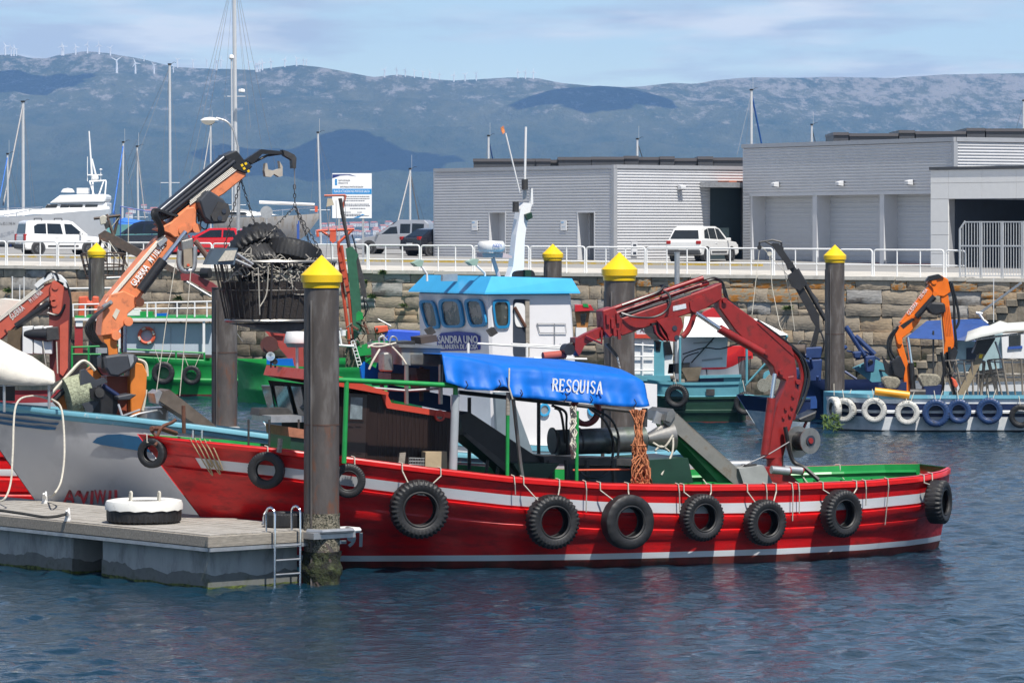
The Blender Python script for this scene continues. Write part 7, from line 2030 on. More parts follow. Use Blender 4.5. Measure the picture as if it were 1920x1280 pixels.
 # tilted steel trough with pale rope at the rim
 slab(F, [(400, 466), (446, 465), (440, 496), (386, 496)], -1.05, .25, 'steel_trough', mat('blue_grey_steel', (.10, .14, .18), .5, metal=.4), t)
 slab(F, [(424, 470), (444, 469), (438, 488), (410, 490)], -1.1, .1, 'coiled_rope', M_rope, t)
 rods(F, [[(444, 476, -1.0), (474, 496, -1.0)], [(438, 486, -1.0), (470, 500, -1.0)]], .035, 'trough_rod', M_galv, t)
 rods(F, [[(484, 502, -1.1), (486, 560, -1.0), (487, 590, -.9)], [(503, 500, -1.1), (500, 550, -1.0), (487, 575, -.95)]], .014, 'loose_rope', M_rope, t, sp=4)
 # the tyres lying in it
 for kind, px, py, v, R_, rot, lab in (('fat', 488, 478, .25, .68, (1.15, .1, .3), 'big tractor tyre with white edge tipped up in the hanging basket'), ('road', 546, 476, -.1, .64, (.25, .18, 0), 'smooth black tyre lying on top of the hanging basket'),
          ('fat', 484, 500, -.2, .52, (.9, -.2, .4), 'small lugged tyre with white wall sunk in the hanging basket')):
  c_ = F.M @ F.loc(px, py, v)
  tt = thing('loaded_tyre', lab, 'tyre', Matrix.Translation(c_))
  o = bpy.data.objects.new('tyre', TY[kind]); link(o, tt)
  from mathutils import Euler
  o.matrix_local = Euler((math.pi / 2 - rot[0], rot[1], rot[2])).to_matrix().to_4x4() @ Matrix.Scale(R_ / .54, 4) @ Matrix.Diagonal((1, 1.25, 1, 1))
basket()
# white lamp cover standing behind the pile, seen between basket and wheelhouse roof
def mast_light():
 F = RB; t = thing('white_lantern', 'white drum shaped lantern above the red wheelhouse roof', 'lantern', F.M @ F.loc(555, 690, .4))
 c = F.M @ F.loc(557, 632, .4); mb = MB(); mb.lathe([(.001, .12), (.22, .11), (.24, .04), (.27, -.10), (.26, -.12), (.001, -.12)], c, n=24); mb.build('drum', M_white, t, smooth=True)
 mb = MB(); mb.lathe([(.24, -.12), (.2, -.2), (.001, -.21)], c, n=20); mb.build('base', M_teal, t, smooth=True)
 rod(F, [(557, 648, .4), (557, 692, .4)], .03, 'stem', M_galv, t)
 for x, y, r in ((508, 668, .09), (516, 678, .06)):
  tt = thing('deck_floodlight', 'chrome round searchlight on the wheelhouse roof' if r > .08 else 'small black searchlight on the wheelhouse roof', 'searchlight', F.M @ F.loc(x, 690, -.6))
  c = F.M @ F.loc(x, y, -.6); mb = MB(); mb.lathe([(.001, -.08), (r * .7, -.06), (r, .04), (r, .06), (r * .8, .06), (.001, .05)], c, F.M.to_3x3() @ Vector((-.5, -1, .05)), n=18); mb.build('lamp', M_chrome if r > .08 else M_black, tt, smooth=True)
  rod(F, [(x, y + 7, -.6), (x, 689, -.6)], .02, 'stem', M_black, tt)
mast_light()
# ------------------------------------------------------------------ blue-roofed boat behind the awning
SU = Frame(W(925, 0, 90.5).x, 90.5, math.radians(27))
def blue_roof_boat():
 t = thing('blue_roofed_workboat', 'white workboat with sky blue wheelhouse roof behind the blue awning', 'boat', SU.M)
 F = SU; HB = Frame(F.M @ Vector((1.5, 1.7, 0)) and (F.M @ Vector((1.5, 1.7, 0))).x, (F.M @ Vector((1.5, 1.7, 0))).y, F.ang)
 H = Hull(HB, [(-6.5, 2.6, .05, .03), (-5.5, 2.45, .9, .3), (-4, 2.25, 1.8, 1.0), (-2, 2.0, 2.2, 1.8), (1, 1.8, 2.2, 2.0), (2.6, 1.78, 1.9, 1.6)], rake=1.8)
 H.build([('d', 0, .05), ('d', .12, .05), ('d', .14, 0), ('d', .5, 0), ('m', (.5, .3, .5), 0), ('z', .3, 0), ('z', -.5, -.1)], [1, 1, 0, 0, 0, 2], [mat('white_boat_hull', (.68, .69, .70), .4, var=.06), M_railteal, M_antifoul], t, n=30, inner=M_white, deck=1.2)
 zr = 5.35; zb = 3.7; L2 = 2.0; Wd = 3.7
 fwd = .12
 # wheelhouse: front face rakes forward at the top
 P = lambda x, y, z: F.M @ Vector((x, y, z))
 mb = MB(); v = [P(0, 0, 1.4), P(L2 + .3, 0, 1.4), P(L2 + .3, Wd, 1.4), P(0, Wd, 1.4), P(-fwd, 0, zr), P(L2, 0, zr), P(L2, Wd, zr), P(-fwd, Wd, zr)]
 mb.add(v, [(0, 1, 5, 4), (1, 2, 6, 5), (2, 3, 7, 6), (3, 0, 4, 7), (4, 5, 6, 7)]); mb.build('wheelhouse', mat('wheelhouse_white', (.72, .71, .72), .4, var=.03), t, bevel=.06)
 # roof: visor all round, crowned
 mb = MB(); zt = zr + .38
 lo = [P(-fwd - .18, -.15, zr - .02), P(L2 + .15, -.15, zr - .02), P(L2 + .15, Wd + .15, zr - .02), P(-fwd - .18, Wd + .15, zr - .02)]
 mid = [P(-fwd - .16, -.14, zr + .02), P(L2 + .14, -.14, zr + .02), P(L2 + .14, Wd + .14, zr + .02), P(-fwd - .16, Wd + .14, zr + .02)]
 hi = [P(-fwd + .12, .1, zt), P(L2 + .02, .02, zt - .06), P(L2 + .02, Wd - .02, zt - .06), P(-fwd + .12, Wd - .12, zt)]
 mb.loft([lo, mid, hi]); mb.build('roof', M_skyblue, t)
 n1 = Vector((-(zr - 1.4), 0, -fwd)); p0 = (-.02, 0, 1.4)
 def front_poly(poly, off):
  nn = n1.normalized(); return [F.M @ (hitp(F, x, y, p0, n1) + nn * off) for x, y in poly]
 def frame_and_glass(quad, plane):
  ins = []
  cx = sum(p[0] for p in quad) / 4; cy = sum(p[1] for p in quad) / 4
  inner = [(cx + (p[0] - cx) * .76, cy + (p[1] - cy) * .82) for p in quad]
  A = rrect(quad, .28); B = rrect(inner, .28)
  if plane == 'front': PA_ = front_poly(A, .05); PB = front_poly(B, .05); PC = front_poly(B, .012); PD = front_poly(A, .0)
  else: PA_ = [F.M @ F.loc(x, y, -.05) for x, y in A]; PB = [F.M @ F.loc(x, y, -.05) for x, y in B]; PC = [F.M @ F.loc(x, y, -.012) for x, y in B]; PD = [F.M @ F.loc(x, y, 0) for x, y in A]
  n = len(A); mb = MB(); mb.add(PD + PA_ + PB + PC, [(i, (i + 1) % n, n + (i + 1) % n, n + i) for i in range(n)] + [(n + i, n + (i + 1) % n, 2 * n + (i + 1) % n, 2 * n + i) for i in range(n)] + [(2 * n + i, 2 * n + (i + 1) % n, 3 * n + (i + 1) % n, 3 * n + i) for i in range(n)])
  w_ = mb.build('window', M_blueframe, t); mb = MB(); mb.add(PC, [tuple(range(n))]); mb.build('pane', mat('greenish_cabin_glass', (.045, .05, .045), .06, var=.7, scale=2.2, spec=.7, dirt=(.22, .2, .17), dscale=1.6, dlo=.5, dhi=.56), w_)
 frame_and_glass([(786, 562), (816, 563), (828, 616), (802, 617)], 'front')
 frame_and_glass([(823, 560), (865, 560), (874, 614), (831, 615)], 'front')
 frame_and_glass([(871, 560), (905, 560), (916, 612), (883, 614)], 'front')
 frame_and_glass([(922, 561), (957, 561), (957, 615), (929, 616)], 'side')
 # doorway
 slab(F, rrect([(962, 561), (993, 561), (993, 668), (962, 668)], .12), -.012, .02, 'doorway', M_dark, t)
 slab(F, [(985, 563), (993, 561), (993, 668), (987, 668)], -.05, .05, 'door_post', M_wood, t)
 slab(F, rrect([(964, 566), (985, 570), (986, 614), (966, 612)], .3), -.03, .02, 'door_window', M_white, t)
 rod(F, [(965, 576, -.05), (985, 612, -.05)], .04, 'orange_handrail', M_rust, t)
 rods(F, [[(1007, 606, -.03), (1060, 606, -.03), (1062, 624, -.03), (1012, 624, -.03), (1007, 606, -.03)], [(1040, 606, -.03), (1040, 645, -.03)]], .012, 'wall_grab_rail', M_galv, t)
 # name board below the windows
 nb = [(820, 632), (828, 624), (858, 621), (890, 624), (900, 630), (900, 655), (882, 657), (820, 658)]
 pts = front_poly(nb, .012); mb = MB(); nn = F.M.to_3x3() @ n1.normalized(); mb.prism(pts, -nn * .02); bd = mb.build('name_board', mat('royal_blue', (.018, .03, .25), .45, var=.05), t)
 xa = front_poly([(822, 640)], .03)[0]; xb = front_poly([(898, 640)], .03)[0]; ca = front_poly([(860, 637)], .026)[0]; cb2 = front_poly([(860, 650)], .026)[0]
 upw = front_poly([(860, 620)], .03)[0] - front_poly([(860, 650)], .03)[0]
 ML = mat('grey_letter', (.60, .60, .62), .5)
 text('name_lettering', 'SANDRA UNO', plane_matrix(ca, xb - xa, upw), .24, ML, bd, width=(xb - xa).length * .98, bold=.006)
 text('name_lettering', 'VILLANUEVA DE AROSA', plane_matrix(cb2, xb - xa, upw), .15, ML, bd, width=(xb - xa).length * .98, bold=.003)
 # deck rail in front of the house
 rods(F, [[(960, 645, -.5), (1090, 652, -.5)], [(895, 644, -.5), (960, 648, -.5), (1090, 655, -.5)], [(1000, 671, -.6), (1100, 673, -.6)]], .028, 'deck_rail', M_white, t)
 for x in (878, 988, 1052): rod(F, [(x, 643, -.5), (x, 675, -.5)], .03, 'deck_stanchion', M_white, t)
 # lower house below the awning, portholes
 slab(F, [(935, 735), (1000, 700), (1232, 720), (1232, 860), (1010, 860)], -.4, .1, 'lower_house', MATS['wheelhouse_white'], t)
 slab(F, [(928, 735), (958, 735), (1000, 850), (990, 860), (935, 860)], -.55, .12, 'grey_bulkhead', mat('blue_grey_paint', (.16, .20, .23), .5, var=.1), t)
 for x in (1020, 1112):
  c = F.M @ F.loc(x, 768, -.42); mb = MB(); ax = F.M.to_3x3() @ Vector((0, -1, 0)); mb.lathe([(.10, 0), (.10, .04), (.145, .04), (.15, 0)], c, ax, n=22); pp_ = mb.build('porthole', M_skyblue, t, smooth=True); mb = MB(); mb.cyl(c, c + ax * .012, .10, n=18); mb.build('porthole_glass', M_galv, pp_)
 # mast with radar, aerials, flag
 ms = slab(F, [(985, 380), (998, 382), (988, 420), (984, 450), (982, 520), (985, 528), (952, 528), (962, 500), (968, 440), (976, 392)], 1.2, .25, 'mast', M_gel, t)
 rod(F, [(984, 345, 1.3), (986, 238, 1.3)], .028, 'aerial', M_white, t); rod(F, [(984, 375, 1.3), (984, 340, 1.3)], .05, 'aerial_base', M_galv, t)
 rod(F, [(975, 362, 1.3), (948, 250, 1.3)], .018, 'flag_staff', M_white, t)
 slab(F, [(947, 248), (944, 236), (939, 240), (940, 245), (943, 252)], 1.3, .012, 'flag', mat('flag_red_yellow', (.65, .22, .08), .8, var=.5, scale=12), t)
 for x, y in ((967, 388), (984, 346)): drum(F, x, y, 1.2, (0, 0, 1), .075, .24, 'navigation_lantern', M_darksteel, t)
 slab(F, [(996, 353), (999, 353), (1000, 384), (995, 384)], 1.2, .08, 'white_antenna', M_white, t)
 slab(F, [(986, 402), (997, 398), (999, 408), (990, 413)], 1.1, .1, 'floodlight', M_dkgreen, t)
 c = F.M @ F.loc(921, 462, 1.0); mb = MB(); mb.lathe([(.001, .13), (.27, .12), (.31, .06), (.31, -.06), (.27, -.12), (.001, -.13)], c, n=28); rd = mb.build('radar_dome', M_white, t, smooth=True)
 text('radar_lettering', 'KODEN', plane_matrix(c + Vector((.14, -.312, .02)), (1, .25, 0), (0, 0, 1)), .12, mat('koden_blue', (.03, .14, .5), .5), rd, width=.2)
 slab(F, [(905, 474), (945, 474), (960, 480), (960, 484), (905, 482)], 1.0, .3, 'radar_bracket', mat('pinkish_bracket', (.5, .40, .40), .5), t)
 rod(F, [(924, 484, 1.1), (938, 528, 1.1)], .05, 'radar_leg', mat('pinkish_bracket', (0, 0, 0)), t)
 for x0, y0, x1, y1 in ((801, 527, 787, 494), (910, 526, 890, 492)):
  rod(F, [(x0, y0, .6), (x0 - 1, y0 - 14, .6), (x1 + 3, y1 + 5, .6)], .025, 'lamp_arm', M_white, t); slab(F, [(x1 - 12, y1 - 1), (x1 + 2, y1 - 7), (x1 + 8, y1 - 5), (x1 + 4, y1 + 6), (x1 - 4, y1 + 6)], .55, .2, 'roof_floodlight', mat('pale_green_lamp', (.25, .36, .30), .5), t)
 for x, y in ((806, 618), (922, 619)): slab(F, [(x - 7, y), (x + 4, y - 6), (x + 12, y + 5), (x + 1, y + 12)], -.6 if x > 900 else -.9, .12, 'deck_floodlight', M_darksteel, t)
 slab(F, rrect([(963, 508), (1003, 505), (1004, 543), (966, 540)], .3), .2, .12, 'lifebuoy_locker', M_black, t); slab(F, [(985, 506), (996, 506), (996, 541), (985, 541)], .1, .12, 'lamp_cage', M_dkgreen, t)
 rod(F, [(1005, 527, .3), (1012, 520, .3), (1020, 528, .3)], .03, 'roof_hose', M_hose, t, sp=4)
 slab(F, [(830, 515), (858, 513), (858, 527), (830, 527)], 1.6, .1, 'roof_plate', M_galv, t)
 return t
blue_roof_boat()
# ------------------------------------------------------------------ boats along the quay wall
def FW(px, d, ang=0.0): return Frame(W(px, 0, d).x, d, math.radians(ang))
def far_hull(F, t, rows, mats, px0, px1, zrail, beam, ends=(.35, .35), n=26, rise=(.25, .1), deck=None, inner=None, y_off=0.0):
 """hull seen from the side: runs between two pixel columns; rows = [(z share from rail, material)]"""
 x0 = F.loc(px0, 700, -beam / 2).x; x1 = F.loc(px1, 700, -beam / 2).x; mb = MB(); rings = []
 L_ = x1 - x0
 for i in range(n):
  f = i / (n - 1); x = x0 + L_ * f
  b = beam / 2 * min(1, .12 + (f / ends[0]) ** .7 if f < ends[0] else 1) * min(1, .25 + ((1 - f) / ends[1]) ** .6 if 1 - f < ends[1] else 1)
  zr = zrail + rise[0] * (1 - min(1, f / .5)) ** 2 + rise[1] * (max(0, f - .5) / .5) ** 2
  ring = []
  for q, off in rows: ring.append(F.M @ Vector((x + (1 - f) * .35 * q * (1 if f < .3 else 0), -(b * (1 - .06 * max(0, q) ** 2) + off), zr * (1 - q))))
  far = [F.M @ Vector((x, b * (1 - .06 * max(0, q) ** 2), zr * (1 - q))) for q, off in rows]
  rings.append(ring + far[::-1])
 k = len(rows); o = len(mb.v); N_ = 2 * k; mb.v += [p for r in rings for p in r]
 mi = list(range(k - 1))
 for j in range(n - 1):
  for i in range(N_ - 1):
   a = o + j * N_ + i; mb.f.append((a, a + N_, a + N_ + 1, a + 1)); mb.m.append(mats[i][1] if i < k - 1 else (mats[2 * k - 2 - i][1] if i >= k else 0))
 for e in (0, n - 1):
  mb.f.append(tuple(o + e * N_ + i for i in range(N_))); mb.m.append(mats[0][1])
 pal = mats[-1]
 h = mb.build('hull', pal, t, smooth=True)
 mb = MB(); mb.loft([[r[0] + Vector((0, .1, -.35)), r[-1] + Vector((0, -.1, -.35))] for r in rings[1:-1]], closed=False); mb.build('deck', inner or pal[0], t)
 return rings
# green ferry-like boat with life ring
def green_boat():
 F = FW(430, 166, 0); t = thing('green_workboat', 'green workboat with white cabin rails and an orange life ring by the wall', 'boat', F.M)
 rows = [(0, .04), (.1, .04), (.14, 0), (.5, 0), (.54, .05), (.62, .05), (.66, 0), (.95, 0), (1.3, 0)]
 far_hull(F, t, rows, [(0, 0), (0, 0), (0, 0), (0, 0), (0, 0), (0, 0), (0, 0), (0, 1), [M_green, M_antifoul]], 215, 735, 1.42, 3.6, ends=(.15, .2))
 slab(F, [(236, 606), (398, 607), (398, 665), (236, 660)], -1.1, 2.2, 'cabin', mat('pale_blue_cabin', (.42, .47, .54), .5, var=.05), t)
 for x in (289, 320): slab(F, [(x, 612), (x + .7, 612), (x + .7, 656), (x, 655)], -1.12, .02, 'cabin_seam', M_trim, t)
 slab(F, [(140, 596), (400, 597), (400, 602), (140, 601)], -1.6, 3.2, 'upper_deck', M_white, t)
 slab(F, [(140, 592), (398, 593), (398, 597), (140, 596)], -1.5, 3.0, 'upper_deck_paint', M_green, t)
 for x in (224, 382): slab(F, [(x - 2, 600), (x + 2.5, 600), (x + 2.5, 660), (x - 2, 660)], -1.55, .1, 'cabin_post', M_white, t)
 slab(F, [(140, 602), (155, 602), (155, 664), (140, 664)], -1.5, .1, 'red_panel', mat('dark_red_panel', (.33, .03, .03), .5), t)
 slab(F, [(142, 600), (155, 600), (155, 612), (142, 612)], -1.55, .1, 'white_panel', M_white, t)
 rods(F, [[(136, 571, -1.5), (398, 565, -1.5)], [(136, 581, -1.5), (398, 577, -1.5)]] + [[(x, 594, -1.5), (x, 571 - (x - 136) * .02, -1.5)] for x in (137, 160, 276, 292, 332, 365, 388)], .035, 'upper_rail', M_white, t)
 rods(F, [[(134, 651, -1.7), (222, 648, -1.7)], [(226, 654, -1.7), (384, 662, -1.7)], [(134, 664, -1.7), (222, 664, -1.7)], [(226, 668, -1.7), (384, 676, -1.7)]] + [[(x, 648 + (x - 134) * .05, -1.7), (x, 692, -1.7)] for x in (135, 166, 226, 330, 383)], .045, 'bulwark_rail', M_green, t)
 c = F.M @ F.loc(275, 629, -1.2); mb = MB(); ax = (0, -1, 0); mb.lathe([(.24, -.05), (.24, .05), (.31, .08), (.37, .05), (.37, -.05), (.31, -.08)], c, ax, n=28, closed=True); lr = mb.build('life_ring', M_lifered, t, smooth=True)
 for q in (.4, 1.97, 3.5, 5.1):
  p = c + Vector((math.cos(q) * .305, -.02, math.sin(q) * .305)); mb = MB(); mb.box(p, (.08, .19, .16), Matrix.Rotation(-q, 3, 'Y')); mb.build('ring_band', M_rope, lr)
 # upturned orange liferaft frame, white locker
 slab(F, [(147, 556), (163, 555), (165, 565), (172, 565), (173, 555), (184, 556), (186, 594), (176, 595), (175, 575), (162, 575), (160, 595), (146, 595)], -.8, .5, 'orange_float', M_lifered, t, bevel=.05)
 slab(F, [(238, 582), (258, 578), (262, 584), (262, 594), (238, 594)], -1.2, .8, 'white_locker', M_white, t)
 slab(F, [(262, 584), (286, 584), (286, 594), (262, 594)], -1.0, .6, 'green_locker', M_green, t)
 slab(F, [(292, 588), (314, 587), (314, 595), (292, 595)], -1.1, .5, 'blue_box', M_tarp, t)
 return t, F
gt, gF = green_boat()
for px, py, R_, lab in ((306, 699, .47, 'black tyre on the green hull left of the life ring post'), (359, 703, .40, 'black tyre on the green hull beside the bare pile'), (462, 718, .37, 'small tyre on the green hull right of the bare pile')):
 P = gF.M @ gF.loc(px, py, -2.02); hung_tyre('smooth', P, (0, -1, 0), R_, lab, [[P + Vector((-.35, .1, R_ + .5)), P + Vector((-.1, 0, R_ * .7))], [P + Vector((.35, .1, R_ + .45)), P + Vector((.12, 0, R_ * .7))]])
# salmon crane and white cabin at the far left
def salmon_crane():
 F = FW(60, 118, 0); t = thing('faded_red_crane', 'faded red folding crane on the boat behind the cream awning', 'crane', F.M @ F.loc(108, 700, 0)); m = M_cranesalmon
 slab(F, [(92, 540), (98, 528), (122, 530), (131, 560), (129, 650), (126, 705), (94, 720), (92, 640)], -.25, .5, 'column', mat('dull_maroon', (.17, .03, .025), .5, var=.15), t)
 slab(F, [(112, 610), (128, 600), (127, 690), (118, 705), (112, 700)], -.3, .1, 'column_plate', m, t)
 slab(F, [(93, 545), (97, 528), (108, 524), (121, 530), (118, 556), (114, 590), (98, 588)], -.3, .6, 'elbow', m, t, bevel=.02)
 slab(F, [(-20, 630), (-10, 608), (85, 532), (108, 526), (100, 548), (70, 572), (24, 616), (-14, 650)], -.22, .44, 'boom', m, t, bevel=.02)
 for x, y in ((106, 537), (102, 559), (104, 568)): drum(F, x, y, 0, (0, 1, 0), .1, .66, 'pivot_pin', m, t, n=14)
 rods(F, [[(-14, 612 - 3 * k, -.24), (82, 536 - 3 * k, -.24)] for k in range(3)], .02, 'hydraulic_pipe', MATS['cream_pipe'], t)
 slab(F, [(64, 534), (72, 526), (94, 512), (98, 522), (82, 530), (70, 540)], -.3, .4, 'white_wrap', M_white, t)
 slab(F, [(98, 512), (112, 516), (122, 526), (126, 540), (116, 534), (104, 526)], -.3, .4, 'white_wrap', M_white, t)
 rod(F, [(30, 612, -.35), (92, 568, -.35)], .10, 'boom_cylinder', M_black, t, n=14)
 drum(F, 70, 627, -.5, (1, -.25, -.05), .20, .7, 'winch_drum', M_black, t, n=24); slab(F, [(86, 614), (108, 612), (110, 638), (86, 640)], -.75, .3, 'winch_gear', M_darksteel, t, bevel=.03)
 rods(F, [[(118, 530, -.1), (130, 545, -.1), (134, 590, -.1), (132, 630, -.1), (122, 648, -.1)], [(114, 524, -.2), (128, 540, -.2), (130, 600, -.2), (126, 680, -.2)], [(84, 520, -.3), (92, 510, -.3), (104, 512, -.3), (110, 524, -.3)], [(88, 586, -.3), (110, 590, -.3), (122, 570, -.3)]], .035, 'hydraulic_hose', M_hose, t, sp=6)
 xd = F.M @ F.loc(78, 545, -.22) - F.M @ F.loc(-5, 615, -.22); upv = Vector((-xd.z, 0, xd.x))
 text('boom_lettering', 'GUERRA', plane_matrix(F.M @ F.loc(32, 586, -.235), xd, upv), .24, M_letter, t, width=.50); text('boom_lettering', 'M 110.90A', plane_matrix(F.M @ F.loc(67, 556, -.235), xd, upv), .2, M_letter, t, width=.46)
 # the boat that carries it
 b = thing('left_workboat', 'workboat with white lockers carrying the faded red crane', 'boat', F.M)
 far_hull(F, b, [(0, .03), (.12, .03), (.5, 0), (1.2, 0)], [(0, 0), (0, 1), (0, 1), [mat('dark_red_rail', (.25, .025, .03), .5), mat('grey_hull', (.35, .37, .4), .5)]], -140, 172, 2.0, 3.2)
 for x0, x1 in ((42, 62), (63, 80), (81, 98)): slab(F, [(x0, 612), (x1 - 1, 611), (x1 - 1, 664), (x0, 663)], -.6, .5, 'white_locker', M_white, b, bevel=.02)
 slab(F, [(-20, 575), (0, 560), (60, 566), (95, 580), (95, 590), (-20, 592)], .3, 1.2, 'canvas_cover', M_cream, b)
 slab(F, [(14, 620), (44, 612), (42, 664), (14, 664)], -.4, .4, 'brown_gear', mat('brown_gear', (.10, .07, .04), .8, var=.3), b)
 rods(F, [[(15, 585, -.5), (24, 600, -.5), (32, 584, -.5)], [(80, 640, -.8), (88, 700, -.6)], [(106, 640, -.7), (108, 700, -.7)]], .02, 'rope', M_rope, b)
salmon_crane()
# red planked hull showing under the grey bow
def red_bow():
 F = Frame(-10.6, 91.5, math.radians(20.8)); t = thing('red_planked_hull', 'red planked hull with white stripe beyond the grey bow stem', 'boat', F.M)
 H = Hull(F, [(-4.0, 1.9, 1.2, .9), (-2, 1.85, 1.7, 1.4), (0, 1.8, 1.8, 1.6), (2.2, 1.8, 1.5, 1.2)], rake=0)
 H.build([('d', 0, .05), ('d', .12, .05), ('d', .14, 0), ('d', .4, 0), ('d', .55, 0), ('d', .6, -.02), ('d', .64, .04), ('d', .9, .04), ('d', .95, -.01), ('d', 1.0, .04), ('d', 1.3, .04), ('d', 1.35, 0), ('z', .2, 0), ('z', -.4, -.1)], [0, 0, 0, 1, 0, 0, 0, 0, 0, 0, 0, 0, 0], [M_red, M_hullwhite], t, n=20, inner=M_red, deck=1.2)
red_bow()
# cluttered boat with orange and green masts against the wall
def clutter_boat():
 F = FW(660, 158, 0); t = thing('cluttered_workboat', 'cluttered green workboat with red chute against the quay wall', 'boat', F.M)
 far_hull(F, t, [(0, .03), (.12, .03), (.16, 0), (.6, 0), (.64, .04), (.72, .04), (.76, 0), (1.25, 0)], [(0, 0)] * 7 + [[M_green]], 440, 830, 1.45, 3.4, ends=(.2, .3))
 slab(F, [(495, 605), (530, 600), (568, 652), (570, 690), (556, 690), (498, 622)], -.6, .8, 'red_chute', mat('red_chute', (.34, .05, .04), .5, var=.15), t)
 slab(F, [(506, 608), (522, 604), (532, 630), (514, 628)], -.7, .1, 'chute_plate', mat('red_chute', (0, 0, 0)), t)
 drum(F, 505, 646, -.7, (0, 1, 0), .34, .5, 'chute_winch', mat('maroon_winch', (.09, .03, .025), .5), t, n=24)
 slab(F, [(496, 634), (512, 632), (524, 652), (506, 664), (494, 652)], -1.0, .1, 'winch_plate', mat('maroon_winch', (0, 0, 0)), t)
 slab(F, [(500, 674), (548, 672), (552, 690), (500, 690)], -.9, .6, 'blue_crate', M_tarp, t)
 slab(F, [(718, 622), (735, 618), (800, 622), (808, 632), (806, 644), (716, 646)], -.4, 1.0, 'blue_tank', mat('plastic_blue', (.03, .09, .55), .4, var=.1), t, bevel=.05)
 slab(F, [(670, 650), (700, 640), (760, 638), (780, 655), (668, 668)], -.8, 1.2, 'green_cover', M_green, t)
 slab(F, [(700, 612), (726, 610), (728, 622), (704, 626)], -.5, .4, 'red_roll', M_lifered, t, bevel=.04)
 rg = random.Random(4)
 for i in range(34):
  x = rg.uniform(650, 740); y = rg.uniform(610, 690); l = rg.uniform(10, 34); a = rg.uniform(-1.2, 1.2)
  rod(F, [(x, y, rg.uniform(-.9, .4)), (x + l * math.sin(a), y - l * math.cos(a) * .7, rg.uniform(-.9, .4))], rg.choice([.03, .05, .02]), 'scrap_bar', rg.choice([M_rust, M_darksteel, M_steel, M_wood, M_galv]), t, n=6)
 slab(F, [(648, 650), (680, 640), (686, 700), (648, 706)], -.2, .8, 'net_heap', mat('net_brown', (.10, .085, .065), .95, var=.5, scale=12, bump=.9), t)
 slab(F, [(668, 588), (672, 583), (680, 586), (681, 598), (668, 602)], -.7, .1, 'green_flag', M_green, t)
 # ladder
 rods(F, [[(658, 640, -.9), (672, 690, -.9)], [(664, 638, -.9), (680, 690, -.9)]] + [[(658 + 14 * k / 8, 640 + 50 * k / 8, -.9), (664 + 16 * k / 8, 638 + 52 * k / 8, -.9)] for k in range(9)], .018, 'ladder', M_white, t)
 rods(F, [[(634, 647, -.9), (664, 649, -.9)], [(636, 620, -.9), (640, 648, -.9)]], .05, 'white_arm', M_white, t); drum(F, 644, 624, -.9, (0, 0, 1), .1, .22, 'white_lamp', M_white, t)
 c = thing('orange_green_mast_crane', 'slender orange and green lattice crane mast against the quay', 'crane', F.M @ F.loc(650, 690, 0))
 rods(F, [[(608, 367, 0), (648, 366, 0)], [(636, 372, 0), (642, 400, 0), (646, 420, 0)], [(648, 366, 0), (640, 402, 0)]], .05, 'masthead_frame', mat('faded_orange', (.5, .12, .07), .5, var=.2), c)
 rods(F, [[(638, 372, 0), (642, 400, 0), (650, 440, .0), (658, 480, 0)]], .085, 'upper_mast', M_darksteel, c)
 rods(F, [[(595, 433, 0), (664, 430, 0)], [(604, 434, 0), (626, 448, 0)], [(660, 432, 0), (636, 454, 0)], [(595, 433, 0), (596, 444, 0)]], .06, 'crosstree', M_lifered, c)
 slab(F, [(619, 434), (630, 434), (630, 452), (624, 456), (618, 450)], -.2, .15, 'orange_block', M_lifered, c)
 slab(F, [(614, 372), (622, 372), (626, 384), (612, 388)], -.2, .2, 'pulley', mat('pulley_cream', (.5, .43, .32), .6), c)
 rods(F, [[(634, 452, 0), (638, 500, 0), (646, 570, 0), (658, 660, 0)], [(640, 460, -.1), (652, 540, -.1), (664, 640, -.1)]], .075, 'orange_spar', mat('red_orange', (.45, .07, .03), .5, var=.2), c)
 slab(F, [(648, 466), (660, 462), (672, 478), (668, 490), (676, 560), (678, 620), (664, 640), (658, 560)], -.2, .3, 'green_boom', mat('crane_green', (.03, .12, .065), .5, var=.2), c)
 slab(F, [(660, 470), (668, 466), (684, 530), (688, 560), (680, 556)], -.1, .2, 'black_ram', M_darksteel, c)
 for i in range(14): slab(F, [(632 + i * 1.2, 475 + i * 5), (638 + i * 1.2, 473 + i * 5), (640 + i * 1.2, 480 + i * 5), (634 + i * 1.2, 482 + i * 5)], -.2 - .02 * (i % 3), .15, 'valve', mat('red_orange', (0, 0, 0)), c)
 rods(F, [[(630, 376, -.1), (632, 460, -.1)], [(612, 386, -.1), (618, 440, -.1), (624, 520, -.1)], [(646, 370, -.1), (650, 440, 0)], [(620, 388, -.1), (612, 470, -.1), (608, 540, -.1)]], .014, 'hoist_line', M_wire, c)
 rods(F, [[(660, 440, 0), (668, 470, 0), (678, 530, 0), (686, 590, 0)], [(680, 560, -.1), (690, 575, -.1), (678, 600, -.1), (664, 612, -.1)]], .03, 'hydraulic_hose', M_hose, c, sp=5)
clutter_boat()
